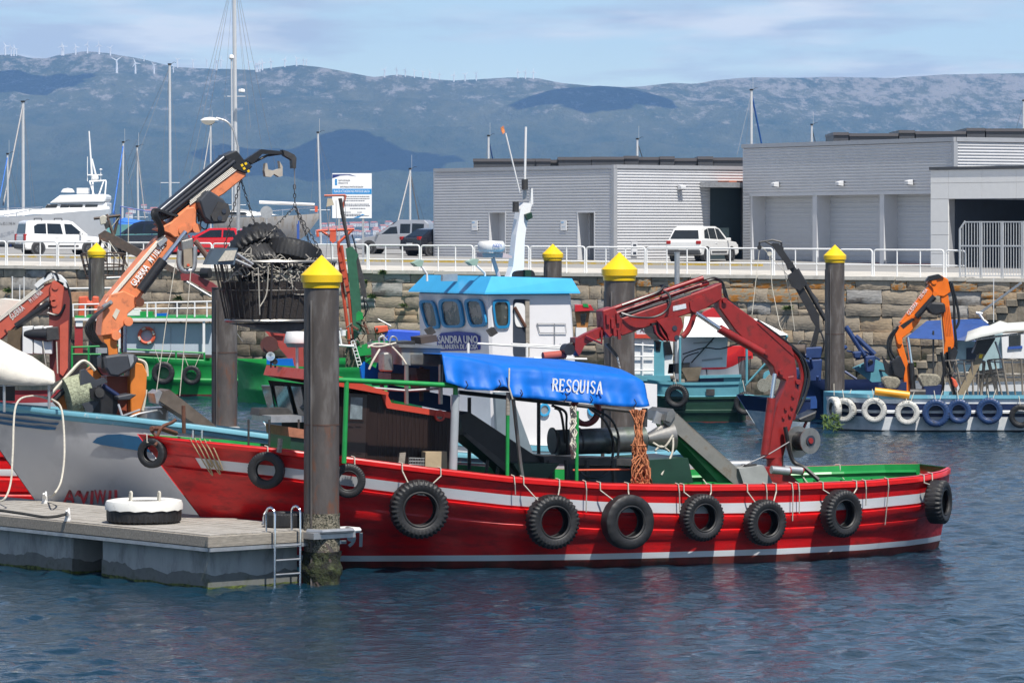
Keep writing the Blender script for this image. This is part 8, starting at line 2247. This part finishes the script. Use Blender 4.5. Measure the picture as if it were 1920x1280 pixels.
# ------------------------------------------------------------------ teal and green boat with a white tent, middle distance
def teal_boat():
 F = FW(1290, 143, 0); t = thing('teal_workboat', 'dark green and teal workboat under a white tent by the quay', 'boat', F.M)
 far_hull(F, t, [(0, .05), (.07, .05), (.1, 0), (.34, 0), (.36, .05), (.42, .05), (.45, 0), (.68, .0), (.70, .04), (.76, .04), (.79, 0), (.98, 0), (1.0, 0), (1.3, 0)], [(0, 0), (0, 0), (0, 0), (0, 0), (0, 1), (0, 1), (0, 1), (0, 1), (0, 1), (0, 1), (0, 1), (0, 2), (0, 2), [M_teal, M_dkgreen, M_antifoul]], 1190, 1402, 1.42, 3.0, ends=(.25, .1), rise=(.15, .05))
 slab(F, [(1190, 632), (1226, 632), (1226, 704), (1190, 704)], -.9, 1.8, 'cabin', M_white, t)
 slab(F, [(1226, 640), (1246, 640), (1246, 704), (1226, 704)], -.85, 1.7, 'cabin_door', M_teal, t); slab(F, [(1229, 640), (1240, 640), (1238, 658), (1230, 658)], -.88, .04, 'door_pane', M_glass, t)
 slab(F, [(1246, 640), (1262, 632), (1262, 704), (1246, 704)], -.8, 1.5, 'cabin_side', M_white, t); slab(F, [(1244, 640), (1256, 640), (1262, 664), (1246, 666)], -.9, .1, 'side_window', M_glass, t)
 slab(F, [(1186, 627), (1240, 627), (1240, 634), (1186, 634)], -1.1, 2.2, 'cabin_roof', mat('orange_red_roof', (0, 0, 0)), t)
 slab(F, [(1192, 608), (1226, 610), (1224, 627), (1194, 627)], -.6, .3, 'roof_sign_cover', mat('pale_blue_cover', (.42, .56, .62), .6), t); text('cover_lettering', 'ASA', plane_matrix(F.M @ F.loc(1211, 618, -.62), (1, 0, 0), (0, 0, 1)), .26, M_black, t, width=.42)
 rods(F, [[(1190, 646, -1), (1226, 648, -1)], [(1190, 668, -1), (1226, 668, -1)], [(1190, 694, -1), (1226, 694, -1)], [(1205, 640, -1), (1205, 730, -1)]], .03, 'white_rail', M_white, t)
 slab(F, [(1190, 704), (1256, 704), (1258, 714), (1190, 714)], -1.1, 2.2, 'cabin_sill', M_teal, t)
 # tent
 tt = thing('white_tent', 'white tent awning with sloping roof over the teal workboat', 'awning', F.M @ F.loc(1330, 720, 0))
 mb = MB(); P = lambda x, y, v: F.M @ F.loc(x, y, v)
 mb.add([P(1284, 594, .4), P(1418, 598, .4), P(1478, 628, -1.1), P(1410, 632, -1.3), P(1280, 632, -1.3), P(1476, 632, 1.8), P(1280, 628, 1.8)], [(0, 1, 2, 3), (0, 3, 4), (0, 6, 5, 1), (1, 5, 2)]); o = mb.build('tent_roof', mat('white_canvas', (.72, .72, .70), .75, var=.04, bump=.2, bscale=6), tt); sm = o.modifiers.new('t', 'SOLIDIFY'); sm.thickness = .012
 slab(F, [(1270, 630), (1365, 632), (1362, 688), (1300, 690), (1270, 680)], -.4, .03, 'tent_side', mat('tent_side_cloth', (.66, .67, .69), .75, var=.05, bump=.2, bscale=5), tt)
 for x in (1275, 1400): rod(F, [(x, 632, -1.2), (x, 720, -1.2)], .045, 'tent_post', M_teal, tt)
 rods(F, [[(1398, 722, -1.2), (1440, 676, -1.2)], [(1476, 630, -1.2), (1468, 646, -1.0)]], .04, 'tent_brace', M_teal, tt)
 rods(F, [[(1280, 664, -.9), (1320, 652, -.9), (1350, 654, -.9), (1384, 644, -.9)], [(1278, 690, -.9), (1284, 670, -.9), (1310, 660, -.9)], [(1296, 680, -.5), (1340, 632, -.5)]], .025, 'tent_cord', M_hose, tt, sp=4)
 slab(F, [(1300, 642), (1336, 640), (1336, 642), (1300, 644)], -.44, .02, 'tent_pocket', M_trim, tt); slab(F, [(1316, 674), (1354, 670), (1355, 673), (1316, 677)], -.44, .02, 'tent_slot', M_trim, tt)
 # gear on deck
 slab(F, [(1254, 682), (1294, 680), (1290, 700), (1252, 700)], -.8, .5, 'dark_tray', M_black, t)
 slab(F, [(1276, 690), (1316, 688), (1310, 712), (1290, 716)], -.9, .7, 'wooden_trough', mat('trough_brown', (.14, .11, .075), .8, var=.3), t)
 for x0, x1, y, m_ in ((1262, 1284, 712, M_wood), (1284, 1310, 714, M_brown), (1312, 1358, 706, M_navy), (1356, 1390, 704, M_teal)): slab(F, [(x0, y), (x1, y - 1), (x1, 724), (x0, 724)], -1.0, .7, 'fish_box', m_, t, bevel=.02)
 slab(F, [(1312, 704), (1390, 702), (1390, 707), (1312, 709)], -1.15, .3, 'plank', M_teal, t)
 slab(F, [(1324, 729), (1340, 729), (1340, 741), (1324, 741)], -1.56, .02, 'scupper', M_darksteel, t)
 rods(F, [[(1384 + 3 * k, 668, -.8), (1389 + 1.8 * k, 720, -.8)] for k in range(9)] + [[(1384, 670, -.8), (1410, 668, -.8)]], .02, 'mussel_basket', M_darksteel, t)
 return F
tF = teal_boat()
for px, py, R_, lab in ((1269, 742, .43, 'worn black tyre on the dark green hull below the teal door'), (1398, 756, .42, 'black tyre squeezed between the green hull and the navy skiff')):
 P = tF.M @ tF.loc(px, py, -1.72); hung_tyre('lug', P, (-.15, -1, 0), R_, lab, [[P + Vector((-.1, .1, R_ + .4)), P + Vector((0, 0, R_ * .7))]])
def red_launch():
 F = FW(1340, 152, 0); t = thing('red_white_launch', 'small red and white launch with green deck behind the white tent', 'boat', F.M)
 far_hull(F, t, [(0, .03), (.2, .03), (.22, 0), (.6, 0), (1.3, 0)], [(0, 0), (0, 0), (0, 1), (0, 1), [mat('launch_red', (.5, .02, .025), .4), M_gelgrey]], 1290, 1400, 2.0, 2.4, ends=(.2, .5), rise=(0, .5), inner=M_green)
 slab(F, [(1362, 650), (1410, 648), (1412, 672), (1364, 680)], -.5, .8, 'red_cover', mat('bright_red_cover', (.6, .02, .02), .5), t)
 slab(F, [(1320, 585), (1338, 577), (1352, 586), (1355, 600), (1308, 600)], .2, .8, 'red_top', mat('launch_red', (0, 0, 0)), t); slab(F, [(1310, 598), (1354, 598), (1354, 606), (1310, 606)], .2, .8, 'grey_cabin', M_gelgrey, t)
 b = thing('wooden_wheelhouse_boat', 'small varnished wheelhouse with red and green roof behind the blue-roofed boat', 'boat', W(1096, 640, 128) * 1.0)
 G = FW(1096, 128, 0); slab(G, [(1078, 572), (1108, 572), (1114, 582), (1078, 584)], -.6, 1.4, 'roof', mat('launch_red', (0, 0, 0)), b); slab(G, [(1092, 569), (1102, 570), (1104, 576), (1094, 575)], -.62, .1, 'green_mark', M_green, b)
 slab(G, [(1078, 584), (1106, 583), (1102, 614), (1082, 614)], -.4, 1.0, 'cabin', mat('varnished_wood', (.30, .13, .035), .4, var=.2), b); slab(G, [(1088, 588), (1100, 587), (1097, 608), (1090, 608)], -.43, .04, 'window', M_glass, b)
 slab(G, [(1080, 614), (1100, 614), (1100, 640), (1080, 640)], -.5, 1.2, 'house', M_white, b); far_hull(G, b, [(0, .03), (.2, 0), (1.3, 0)], [(0, 0), (0, 0), [M_white]], 1030, 1140, 1.3, 2.2)
red_launch()
def skiff():
 F = FW(1440, 131, 8); t = thing('navy_skiff', 'small navy and white skiff with a worn bow in front of the dark crane', 'boat', F.M)
 H = Hull(F, [(-1.05, 1.42, .06, .03), (-.7, 1.40, .45, .1), (0, 1.34, .8, .45), (1.0, 1.3, .9, .7), (1.25, 1.3, .8, .65)], rake=.9, rlen=1.6)
 H.build([('d', 0, .03), ('d', .05, .03), ('d', .07, 0), ('d', .5, 0), ('z', .55, 0), ('z', -.3, -.05)], [1, 1, 1, 0, 0], [mat('scuffed_pale_blue', (.36, .44, .50), .5, var=.15, dirt=(.55, .58, .6), dscale=4, dlo=.5, dhi=.6), M_navy], t, n=20, inner=M_teal, deck=.9)
 for a, b, c in ((1432, 722, .22), (1450, 716, .28), (1470, 722, .25)): drum(F, a, b, .2, (.2, 1, 0), c, .3, 'net_bundle', mat('net_grey', (0, 0, 0)), t, n=12)
 slab(F, rrect([(1432, 694), (1482, 692), (1490, 722), (1430, 724)], .35), 1.0, .1, 'teal_backboard', M_teal, t)
skiff()
def dark_crane():
 F = FW(1530, 144.5, 0); m = mat('charcoal_crane', (.022, .022, .024), .5, var=.25)
 b = thing('navy_workboat', 'navy blue workboat heaped with blue machinery behind the tall pile', 'boat', F.M)
 far_hull(F, b, [(0, .03), (.15, .03), (.2, 0), (1.3, 0)], [(0, 0), (0, 0), (0, 0), [M_navy]], 1470, 1700, 1.35, 3.0)
 rg = random.Random(9); mn = mat('machine_blue', (.02, .045, .14), .45, var=.25)
 for i in range(26):
  x = rg.uniform(1500, 1640); y = rg.uniform(650, 725); l = rg.uniform(14, 42); a = rg.uniform(.3, 1.6)
  rod(F, [(x, y, rg.uniform(-.8, .6)), (x + l * math.cos(a) * rg.choice([1, 1, -1]), y + l * math.sin(a) * .6, rg.uniform(-.8, .6))], rg.choice([.05, .09, .035]), 'machine_bar', rg.choice([mn, mn, mn, M_black, M_darksteel]), b, n=6)
 for x0, y0, w_, h_ in ((1508, 652, 34, 20), (1512, 675, 30, 40), (1622, 668, 20, 30), (1600, 660, 16, 12), (1490, 690, 20, 30)): slab(F, [(x0, y0), (x0 + w_, y0 - 2), (x0 + w_ - 3, y0 + h_), (x0 + 2, y0 + h_)], -.5, .7, 'machine_block', mn, b, bevel=.04)
 drum(F, 1498, 656, -.5, (1, -.3, 0), .2, .5, 'cable_drum', mat('brown_drum', (.10, .075, .06), .6), b)
 slab(F, [(1500, 745), (1532, 742), (1532, 765), (1500, 768)], -1.3, .4, 'blue_crate', mat('crate_blue', (.02, .07, .25), .5), b)
 for x0, y0, x1, y1 in ((1586, 612, 1625, 672), (1604, 630, 1640, 664)): rod(F, [(x0, y0, -.2), (x1, y1, -.2)], .09, 'blue_strut', mn, b)
 slab(F, [(1600, 690), (1640, 672), (1690, 700), (1640, 720)], .3, .5, 'teal_boat_cover', M_teal, b)
 t = thing('dark_mast_crane', 'thin charcoal crane arm leaning up above the quay railing', 'crane', F.M @ F.loc(1530, 660, 0))
 slab(F, [(1518, 656), (1530, 612), (1522, 600), (1516, 585), (1478, 516), (1490, 508), (1536, 590), (1537, 618), (1528, 660)], -.15, .3, 'lower_arm', m, t)
 slab(F, [(1478, 520), (1493, 505), (1514, 532), (1500, 545), (1486, 538)], -.25, .5, 'collar', m, t)
 slab(F, [(1486, 512), (1446, 458), (1450, 455), (1460, 456), (1494, 505)], -.09, .18, 'upper_arm', m, t)
 rod(F, [(1494, 505, .15), (1548, 600, .15)], .085, 'ram', m, t, n=10); rod(F, [(1474, 492, .2), (1534, 565, .2)], .05, 'side_ram', m, t, n=8); slab(F, [(1474, 494), (1486, 490), (1490, 500), (1478, 506)], -.2, .4, 'guide', m, t)
 rods(F, [[(1424, 454, 0), (1438, 452, 0), (1448, 450, 0), (1465, 454, 0)], [(1424, 454, 0), (1424, 462, 0)], [(1465, 454, 0), (1465, 464, 0)], [(1436, 453, 0), (1452, 462, 0)]], .04, 'head_frame', m, t)
 for x, y in ((1424, 464), (1465, 466), (1443, 476)): drum(F, x, y, 0, (0, 1, 0), .085, .08, 'block', m if x != 1443 else M_rope, t, n=10)
 rods(F, [[(1424, 466, 0), (1418, 520, -.2), (1410, 590, -.4)], [(1443, 478, 0), (1448, 540, -.4), (1462, 610, -.8), (1492, 668, -1)], [(1462, 470, 0), (1482, 560, 0), (1490, 620, 0)], [(1428, 462, 0), (1480, 520, 0)]], .012, 'hoist_line', M_rope, t)
 rods(F, [[(1520, 640, 0), (1500, 640, -.2), (1495, 655, -.3), (1512, 660, -.3)], [(1536, 620, 0), (1520, 650, -.2), (1505, 645, -.2)], [(1534, 612, .1), (1545, 640, 0), (1540, 665, 0)]], .03, 'hydraulic_hose', M_hose, t, sp=5)
dark_crane()
# ------------------------------------------------------------------ white boat with tyres and bright orange crane
def tyre_boat():
 F = FW(1740, 136.5, 0); t = thing('white_blue_workboat', 'white and navy striped workboat hung with white and blue tyres', 'boat', F.M)
 Mw = mat('scuffed_white_hull', (.76, .78, .80), .4, var=.08, dirt=(.5, .56, .6), dscale=2.5, dlo=.5, dhi=.7)
 rows = [(0, .06), (.10, .06), (.12, 0), (.24, 0), (.42, 0), (.44, .04), (.5, .04), (.52, 0), (.60, 0), (.9, 0), (.96, 0), (1.3, 0)]
 far_hull(F, t, rows, [(0, 1), (0, 1), (0, 0), (0, 2), (0, 0), (0, 0), (0, 2), (0, 2), (0, 0), (0, 0), (0, 3), [Mw, M_railteal, M_navy, M_black]], 1552, 2010, 1.24, 3.2, ends=(.20, .1), rise=(.06, 0))
 rod(F, [(1640, 733, -1.65), (1705, 741, -1.65)], .13, 'yellow_roller', mat('amber_roller', (.75, .33, .02), .4, var=.06), t, n=14)
 # gear
 slab(F, [(1650, 720), (1700, 716), (1700, 740), (1650, 742)], -.8, .6, 'dark_gear', M_navy, t)
 for x0, y0, x1, y1 in ((1652, 705, 1690, 728), (1720, 700, 1766, 726)): slab(F, [(x0, y0 + 6), (x0 + 8, y0), (x1 - 6, y0 + 2), (x1, y0 + 12), (x1 - 8, y1), (x0 + 10, y1)], -.9, .5, 'net_heap', mat('sisal_net', (.24, .22, .17), .95, var=.5, scale=15, bump=1.), t, bevel=.05)
 slab(F, [(1732, 722), (1766, 720), (1764, 744), (1730, 746)], -.9, .6, 'navy_tub', M_navy, t, bevel=.03)
 rod(F, [(1706, 735, -1.0), (1735, 735, -1.0)], .11, 'black_pipe', M_darksteel, t, n=12)
 rods(F, [[(1765, 660, -.8), (1770, 700, -.8), (1755, 745, -.8)], [(1776, 660, -.6), (1766, 740, -.6)], [(1780, 650, -.7), (1782, 700, -.7), (1790, 742, -.7)]], .06, 'black_sling', M_hose, t, sp=4)
 slab(F, [(1783, 706), (1792, 712), (1797, 722), (1793, 728), (1788, 722)], -.95, .1, 'orange_float', M_lifered, t, bevel=.03)
 # two tapered bar baskets and brown conveyor legs
 for bx, w0, w1, y0, y1, nm in ((1815, 40, 26, 678, 745, 'weathered bar basket on the white blue boat'), (1905, 46, 34, 676, 752, 'weathered bar basket beside the conveyor leg')):
  bk = thing('mussel_basket', nm, 'basket', F.M @ F.loc(bx, y1, -.4))
  for k in range(16):
   q = math.pi * 2 * k / 16; cx = math.cos(q); cy = math.sin(q)
   rod(F, [(bx - 8 + w0 * cx, y0 + 3 * cy, -.4 + .7 * cy), (bx + w1 * cx, y1 + 3 * cy, -.4 + .5 * cy)], .035 if k % 2 else .025, 'bar', mat('grey_brown_bar', (.22, .19, .155), .8, var=.3), bk, n=5)
  for yy, ww in ((y0, w0), ((y0 + y1) / 2 - 10, (w0 + w1) / 2 + 2), (y1, w1)):
   rods(F, [[(bx - 8 * (y1 - yy) / (y1 - y0) + ww * math.cos(q), yy + 3 * math.sin(q), -.4 + .6 * math.sin(q)) for q in np.linspace(0, 6.283, 17)]], .03, 'ring', M_steel, bk, n=5)
 slab(F, [(1838, 662), (1848, 664), (1808, 742), (1794, 742), (1826, 678)], -1.0, .3, 'conveyor_leg', mat('khaki_steel', (.24, .19, .12), .6, var=.2), t)
 slab(F, [(1838, 628), (1864, 624), (1866, 636), (1846, 668), (1824, 662)], -.6, .5, 'conveyor_head', M_black, t); slab(F, [(1837, 664), (1843, 664), (1841, 672), (1835, 671)], -1.02, .02, 'label', M_yellow, t)
 rods(F, [[(1830, 698, -.3), (1882, 694, -.3)], [(1834, 704, -.2), (1842, 744, -.2)], [(1850, 702, -.2), (1852, 744, -.2)], [(1866, 700, -.2), (1870, 744, -.2)], [(1840, 724, -.2), (1872, 712, -.2)]], .05, 'wooden_trestle', M_wood, t, n=5)
 slab(F, [(1832, 696), (1884, 690), (1884, 706), (1832, 710)], -.1, .3, 'trestle_board', M_wood, t)
 # cream canopy on poles
 cp = thing('cream_canopy', 'cream tarpaulin canopy sagging over the white blue workboat', 'awning', F.M @ F.loc(1870, 740, 0))
 mb = MB(); rings = []
 for i, (px, yt, yb) in enumerate(((1808, 638, 640), (1812, 622, 640), (1840, 612, 632), (1852, 611, 630), (1872, 602, 626), (1886, 606, 622), (1920, 604, 620), (1960, 604, 620))):
  rings.append([F.M @ F.loc(px, yb, -1.5), F.M @ F.loc(px + 2, (yt + yb) / 2, -1.35), F.M @ F.loc(px + 3, yt, -.6), F.M @ F.loc(px + 3, yt + 3, .9)])
 mb.loft(rings, closed=False); o = mb.build('canvas', mat('grey_cream_canvas', (.52, .53, .50), .75, var=.06, bump=.3, bscale=5), cp, smooth='all'); sm = o.modifiers.new('t', 'SOLIDIFY'); sm.thickness = .015
 rods(F, [[(1815, 638, -1.0), (1920, 624, -1.0)], [(1854, 612, -.5), (1854, 640, -.5)], [(1866, 640, -.3), (1880, 680, -.3)]], .04, 'canopy_frame', M_galv, cp)
 return F, t
yF, yT = tyre_boat()
for px, py, R_, kind, lab in ((1583, 769, .42, 'white', 'white painted tyre nearest the bow of the white blue boat'), (1639, 769, .43, 'white', 'white painted tyre with black lugs below the yellow roller'), (1701, 774, .42, 'white', 'white painted tyre beside the navy painted one'),
        (1755, 774, .47, 'blue', 'navy painted tyre touching the royal blue one'), (1798, 771, .42, 'blue', 'blue painted tyre right of the navy one'), (1855, 770, .45, 'blue', 'navy tyre with scuffed tread under the cream canopy'), (1914, 780, .40, 'smooth', 'black tyre hung under the second bar basket')):
 f = max(0.0, 1 - max(0, px - 1552) / 95.0)
 P = yF.M @ yF.loc(px, py, -1.80 + 1.0 * f); hung_tyre(kind, P, (-.55 * f - .12, -1, 0), R_, lab, [[P + Vector((-.05, .15, R_ + .28)), P + Vector((0, 0, R_ * .75))], [P + Vector((.25, .15, R_ + .28)), P + Vector((.1, 0, R_ * .75))]], spin=px)
P = yF.M @ yF.loc(1564, 766, -1.0); hung_tyre('white', P, (-1, -.35, 0), .41, 'white tyre seen edge-on at the bow of the white blue boat', [[P + Vector((0, .1, .85)), P + Vector((0, 0, .45))]])
# weed on the mooring line
mb = MB(); rg = random.Random(5)
for i in range(160):
 p = W(rg.uniform(1542, 1574), rg.uniform(778, 806), 134.5); a = rg.uniform(0, 6.28); l = rg.uniform(.08, .25); tip = p + Vector((math.cos(a) * l, rg.uniform(-.2, .2), math.sin(a) * l)); mb.add([p, p + Vector((.05, 0, .04)), tip], [(0, 1, 2)])
tag(mb.build('hanging_weed', MATS['weed_green']), 'clump of yellow green weed hanging at the white blue bow', 'weed')
def bright_crane():
 F = yF; m = M_craneora2; t = thing('bright_orange_crane', 'bright orange folding crane on the white blue workboat', 'crane', F.M @ F.loc(1705, 740, -.3)); v = -.5
 slab(F, [(1682, 655), (1692, 642), (1697, 660), (1708, 700), (1716, 730), (1712, 745), (1696, 740), (1694, 705), (1688, 672)], v, .4, 'column', m, t, bevel=.02)
 slab(F, [(1677, 622), (1690, 606), (1706, 592), (1722, 586), (1728, 594), (1722, 606), (1706, 624), (1692, 634), (1692, 648), (1683, 652), (1680, 636)], v, .42, 'knuckle', m, t, bevel=.02)
 slab(F, [(1686, 606), (1742, 533), (1752, 530), (1756, 545), (1722, 600), (1712, 606), (1700, 604)], v + .02, .38, 'lower_boom', m, t, bevel=.02)
 slab(F, [(1688, 610), (1710, 596), (1716, 598), (1694, 616)], v - .01, .02, 'boom_recess', M_black, t)
 slab(F, [(1738, 530), (1758, 518), (1764, 516), (1778, 524), (1782, 548), (1770, 556), (1752, 554), (1748, 540)], v - .04, .5, 'elbow', m, t, bevel=.02)
 slab(F, [(1764, 548), (1778, 552), (1784, 600), (1790, 640), (1788, 652), (1768, 666), (1772, 640), (1766, 590)], v, .4, 'upper_boom', m, t, bevel=.02)
 for k in range(4): slab(F, [(1769 + 3 * k, 575), (1770 + 3 * k, 575), (1775 + 3 * k, 630), (1774 + 3 * k, 630)], v - .01, .02, 'boom_rib', mat('dark_orange', (.4, .07, .01), .5), t)
 for x, y in ((1750, 528), (1752, 550), (1718, 598), (1686, 640), (1714, 738)): drum(F, x, y, v + .2, (0, 1, 0), .09, .56, 'pivot_pin', m, t, n=12)
 slab(F, [(1735, 528), (1742, 518), (1760, 514), (1770, 520), (1752, 524)], v - .1, .4, 'hose_wrap', M_black, t)
 slab(F, [(1736, 576), (1746, 566), (1772, 568), (1774, 586), (1754, 592), (1742, 586)], v - .3, .5, 'winch', M_black, t, bevel=.06)
 rod(F, [(1718, 594, v - .1), (1752, 556, v - .1)], .10, 'boom_cylinder', M_black, t, n=12)
 rod(F, [(1702, 632, v - .05), (1710, 690, v - .05)], .06, 'lift_piston', M_chrome, t); rod(F, [(1708, 680, v - .05), (1712, 735, v - .05)], .10, 'lift_cylinder', M_black, t, n=12)
 rods(F, [[(1678, 618, v), (1666, 636, v), (1666, 660, v), (1676, 680, v), (1690, 690, v)], [(1684, 612, v), (1672, 634, v), (1670, 656, v), (1682, 676, v)], [(1780, 528, v), (1788, 560, v), (1790, 610, v), (1794, 655, v)], [(1784, 530, v), (1794, 570, v), (1798, 600, v), (1792, 616, v)]], .05, 'hydraulic_hose', M_hose, t, sp=6)
 slab(F, [(1670, 678), (1688, 666), (1698, 690), (1694, 712), (1676, 704)], v - .2, .6, 'valve_bank', M_black, t, bevel=.04)
 slab(F, [(1655, 668), (1672, 690), (1690, 706), (1680, 716), (1662, 700)], v, .4, 'seat', M_black, t)
 rods(F, [[(1764, 590, v - .2), (1768, 640, v - .2), (1772, 720, v - .2)]], .014, 'hoist_line', M_rope, t)
 xd = F.M @ F.loc(1744, 540, 0) - F.M @ F.loc(1698, 600, 0); upv = Vector((-xd.z, 0, xd.x))
 text('boom_lettering', 'GUERRA', plane_matrix(F.M @ F.loc(1711, 578, v - .01), xd, upv), .2, M_letter, t, width=.5); text('boom_lettering', '130.90A', plane_matrix(F.M @ F.loc(1731, 551, v - .01), xd, upv), .17, M_letter, t, width=.4)
 slab(F, [(1776, 662), (1792, 650), (1796, 660), (1786, 690), (1774, 690)], v - .1, .3, 'grab', M_black, t)
bright_crane()
def tarp_boat():
 F = FW(1790, 146, 0); t = thing('blue_tented_boat', 'white cabin boat under a navy blue tarpaulin tent beside the quay steps', 'boat', F.M)
 far_hull(F, t, [(0, .03), (.2, 0), (1.3, 0)], [(0, 0), (0, 0), [M_white]], 1640, 1990, 1.2, 2.8)
 P = lambda x, y, v: F.M @ F.loc(x, y, v)
 mb = MB(); mb.add([P(1698, 634, -1.2), P(1738, 602, -.2), P(1838, 598, -.2), P(1858, 612, -1.2), P(1830, 640, -1.4), P(1790, 638, -1.3), P(1738, 612, 1.3), P(1840, 610, 1.3)], [(0, 1, 5), (1, 2, 3, 5), (3, 4, 5), (1, 6, 7, 2)]); o = mb.build('blue_tent', mat('navy_tarp', (.018, .06, .22), .55, var=.15, bump=.3, bscale=4), t); sm = o.modifiers.new('t', 'SOLIDIFY'); sm.thickness = .015
 for x, y0 in ((1750, 620), (1790, 640), (1832, 640)): rod(F, [(x, y0, -1.0), (x, 720, -1.0)], .035, 'tent_pole', M_darksteel, t)
 slab(F, [(1790, 640), (1880, 620), (1880, 690), (1796, 700)], -.6, 1.4, 'teal_cabin', mat('faded_teal', (.30, .42, .44), .6, var=.15), t); slab(F, [(1812, 652), (1838, 650), (1836, 680), (1812, 682)], -.63, .05, 'cabin_doorway', M_dark, t)
 slab(F, [(1878, 628), (1975, 622), (1975, 672), (1880, 672)], -.8, 1.6, 'white_cabin', M_white, t); w_ = slab(F, [(1892, 628), (1914, 627), (1914, 650), (1892, 651)], -.83, .05, 'window', M_glass, t); slab(F, [(1890, 650), (1917, 648), (1917, 653), (1890, 655)], -.86, .1, 'window_sill', M_bluecradle, w_)
 rods(F, [[(1836, 588, -.3), (1844, 600, -.3), (1852, 606, -.3)], [(1830, 586, -.3), (1842, 588, -.3)]], .05, 'white_davit', M_white, t); rod(F, [(1863, 604, -.3), (1863, 522, -.3)], .015, 'aerial', M_white, t)
tarp_boat()
# ------------------------------------------------------------------ brown derrick boat between the small pile and the orange boom
def derrick():
 F = FW(240, 171.5, 0); m = mat('brown_steel', (.085, .062, .05), .6, var=.35, scale=4, dirt=(.14, .07, .04), dscale=4, dlo=.55, dhi=.7)
 b = thing('brown_workboat', 'brown rusty workboat lying behind the green boat', 'boat', F.M)
 far_hull(F, b, [(0, .03), (.2, 0), (1.3, 0)], [(0, 0), (0, 0), [m]], 120, 420, 1.5, 2.0)
 slab(F, [(130, 548), (236, 546), (236, 566), (130, 566)], -.8, 1.2, 'rusty_tray', mat('rusty_tray_paint', (.38, .22, .13), .8, var=.25, scale=6), b)
 rods(F, [[(130, 541, -1.3), (240, 540, -1.3)], [(200, 521, -1.3), (245, 519, -1.3)]], .05, 'white_rail', M_white, b)
 t = thing('brown_derrick', 'rusty brown derrick arm with a white pulley left of the orange boom', 'crane', F.M @ F.loc(240, 560, 0))
 slab(F, [(184, 440), (196, 432), (212, 440), (275, 474), (332, 505), (330, 514), (268, 488), (204, 456), (186, 450)], -.15, .3, 'arm', m, t)
 rods(F, [[(200, 402, 0), (212, 440, 0), (226, 472, 0), (238, 500, 0)], [(214, 440, .1), (222, 405, .1)], [(176, 410, 0), (226, 404, 0)], [(190, 446, 0), (184, 470, 0), (200, 490, 0)]], .07, 'strut', m, t)
 slab(F, [(186, 408), (193, 403), (200, 406), (198, 420), (188, 422)], -.25, .2, 'pulley', M_rope, t, bevel=.03); slab(F, [(194, 418), (204, 414), (204, 426), (198, 430)], -.2, .2, 'pulley_block', M_darksteel, t)
 rods(F, [[(190, 450, -.2), (236, 508, -.4)], [(204, 452, -.2), (240, 505, -.4)], [(241, 396, -.1), (240, 520, -.1)], [(226, 404, 0), (205, 432, 0)]], .022, 'stay_line', M_rope, t)
 k = thing('bar_basket', 'rusty bar basket hanging beside the small yellow capped pile', 'basket', F.M @ F.loc(190, 556, -.4))
 for i in range(18):
  q = 2 * math.pi * i / 18
  rod(F, [(193 + 42 * math.cos(q), 477 + 3 * math.sin(q), -.4 + .8 * math.sin(q)), (196 + 34 * math.cos(q), 520 + 3 * math.sin(q), -.4 + .6 * math.sin(q))], .025, 'bar', m, k, n=5)
 for y, w_ in ((477, 42), (498, 38), (520, 34)): rod(F, [(194 + w_ * math.cos(q), y + 3 * math.sin(q), -.4 + .7 * math.sin(q)) for q in np.linspace(0, 6.283, 17)], .035, 'ring', m, k, n=5)
 a = thing('maroon_arm', 'small maroon crane arm hanging behind the orange boom', 'crane', F.M @ F.loc(370, 560, 0)); mm = mat('maroon_arm', (.20, .03, .035), .45, var=.2)
 slab(F, [(338, 514), (352, 510), (366, 514), (398, 530), (410, 540), (404, 550), (390, 546), (356, 526), (340, 526)], -.2, .4, 'arm', mm, a); rod(F, [(350, 528, -.3), (396, 556, -.3)], .06, 'ram', M_galv, a); drum(F, 386, 512, -.2, (1, -.4, 0), .22, .4, 'reel', M_black, a)
 rods(F, [[(398, 548, -.3), (420, 590, -.3), (455, 640, -.3)], [(404, 545, -.3), (450, 610, -.3)]], .014, 'line', M_wire, a)
 for px, y0, y1 in ((23, 519, 575), (45, 520, 575), (37, 535, 575)):
  p = thing('white_pole', 'thin white pole standing in the boat behind the faded red crane', 'pole', F.M @ F.loc(px, y1, -2), group='thin white poles'); rod(F, [(px, y1, -2), (px, y0, -2)], .025, 'shaft', M_white, p, n=6); drum(F, px, y0, -2, (0, 0, 1), .035, .04, 'tip', M_white, p, n=8)
derrick()
o_ = [o for o in COL.objects if o.get('label', '').startswith('bare steel pile')][0]
mb = MB(); c_ = W(421, 815, 104.6); mb.box(c_, (.78, .5, .42)); mb.build('concrete_collar', M_float, o_, bevel=.03)
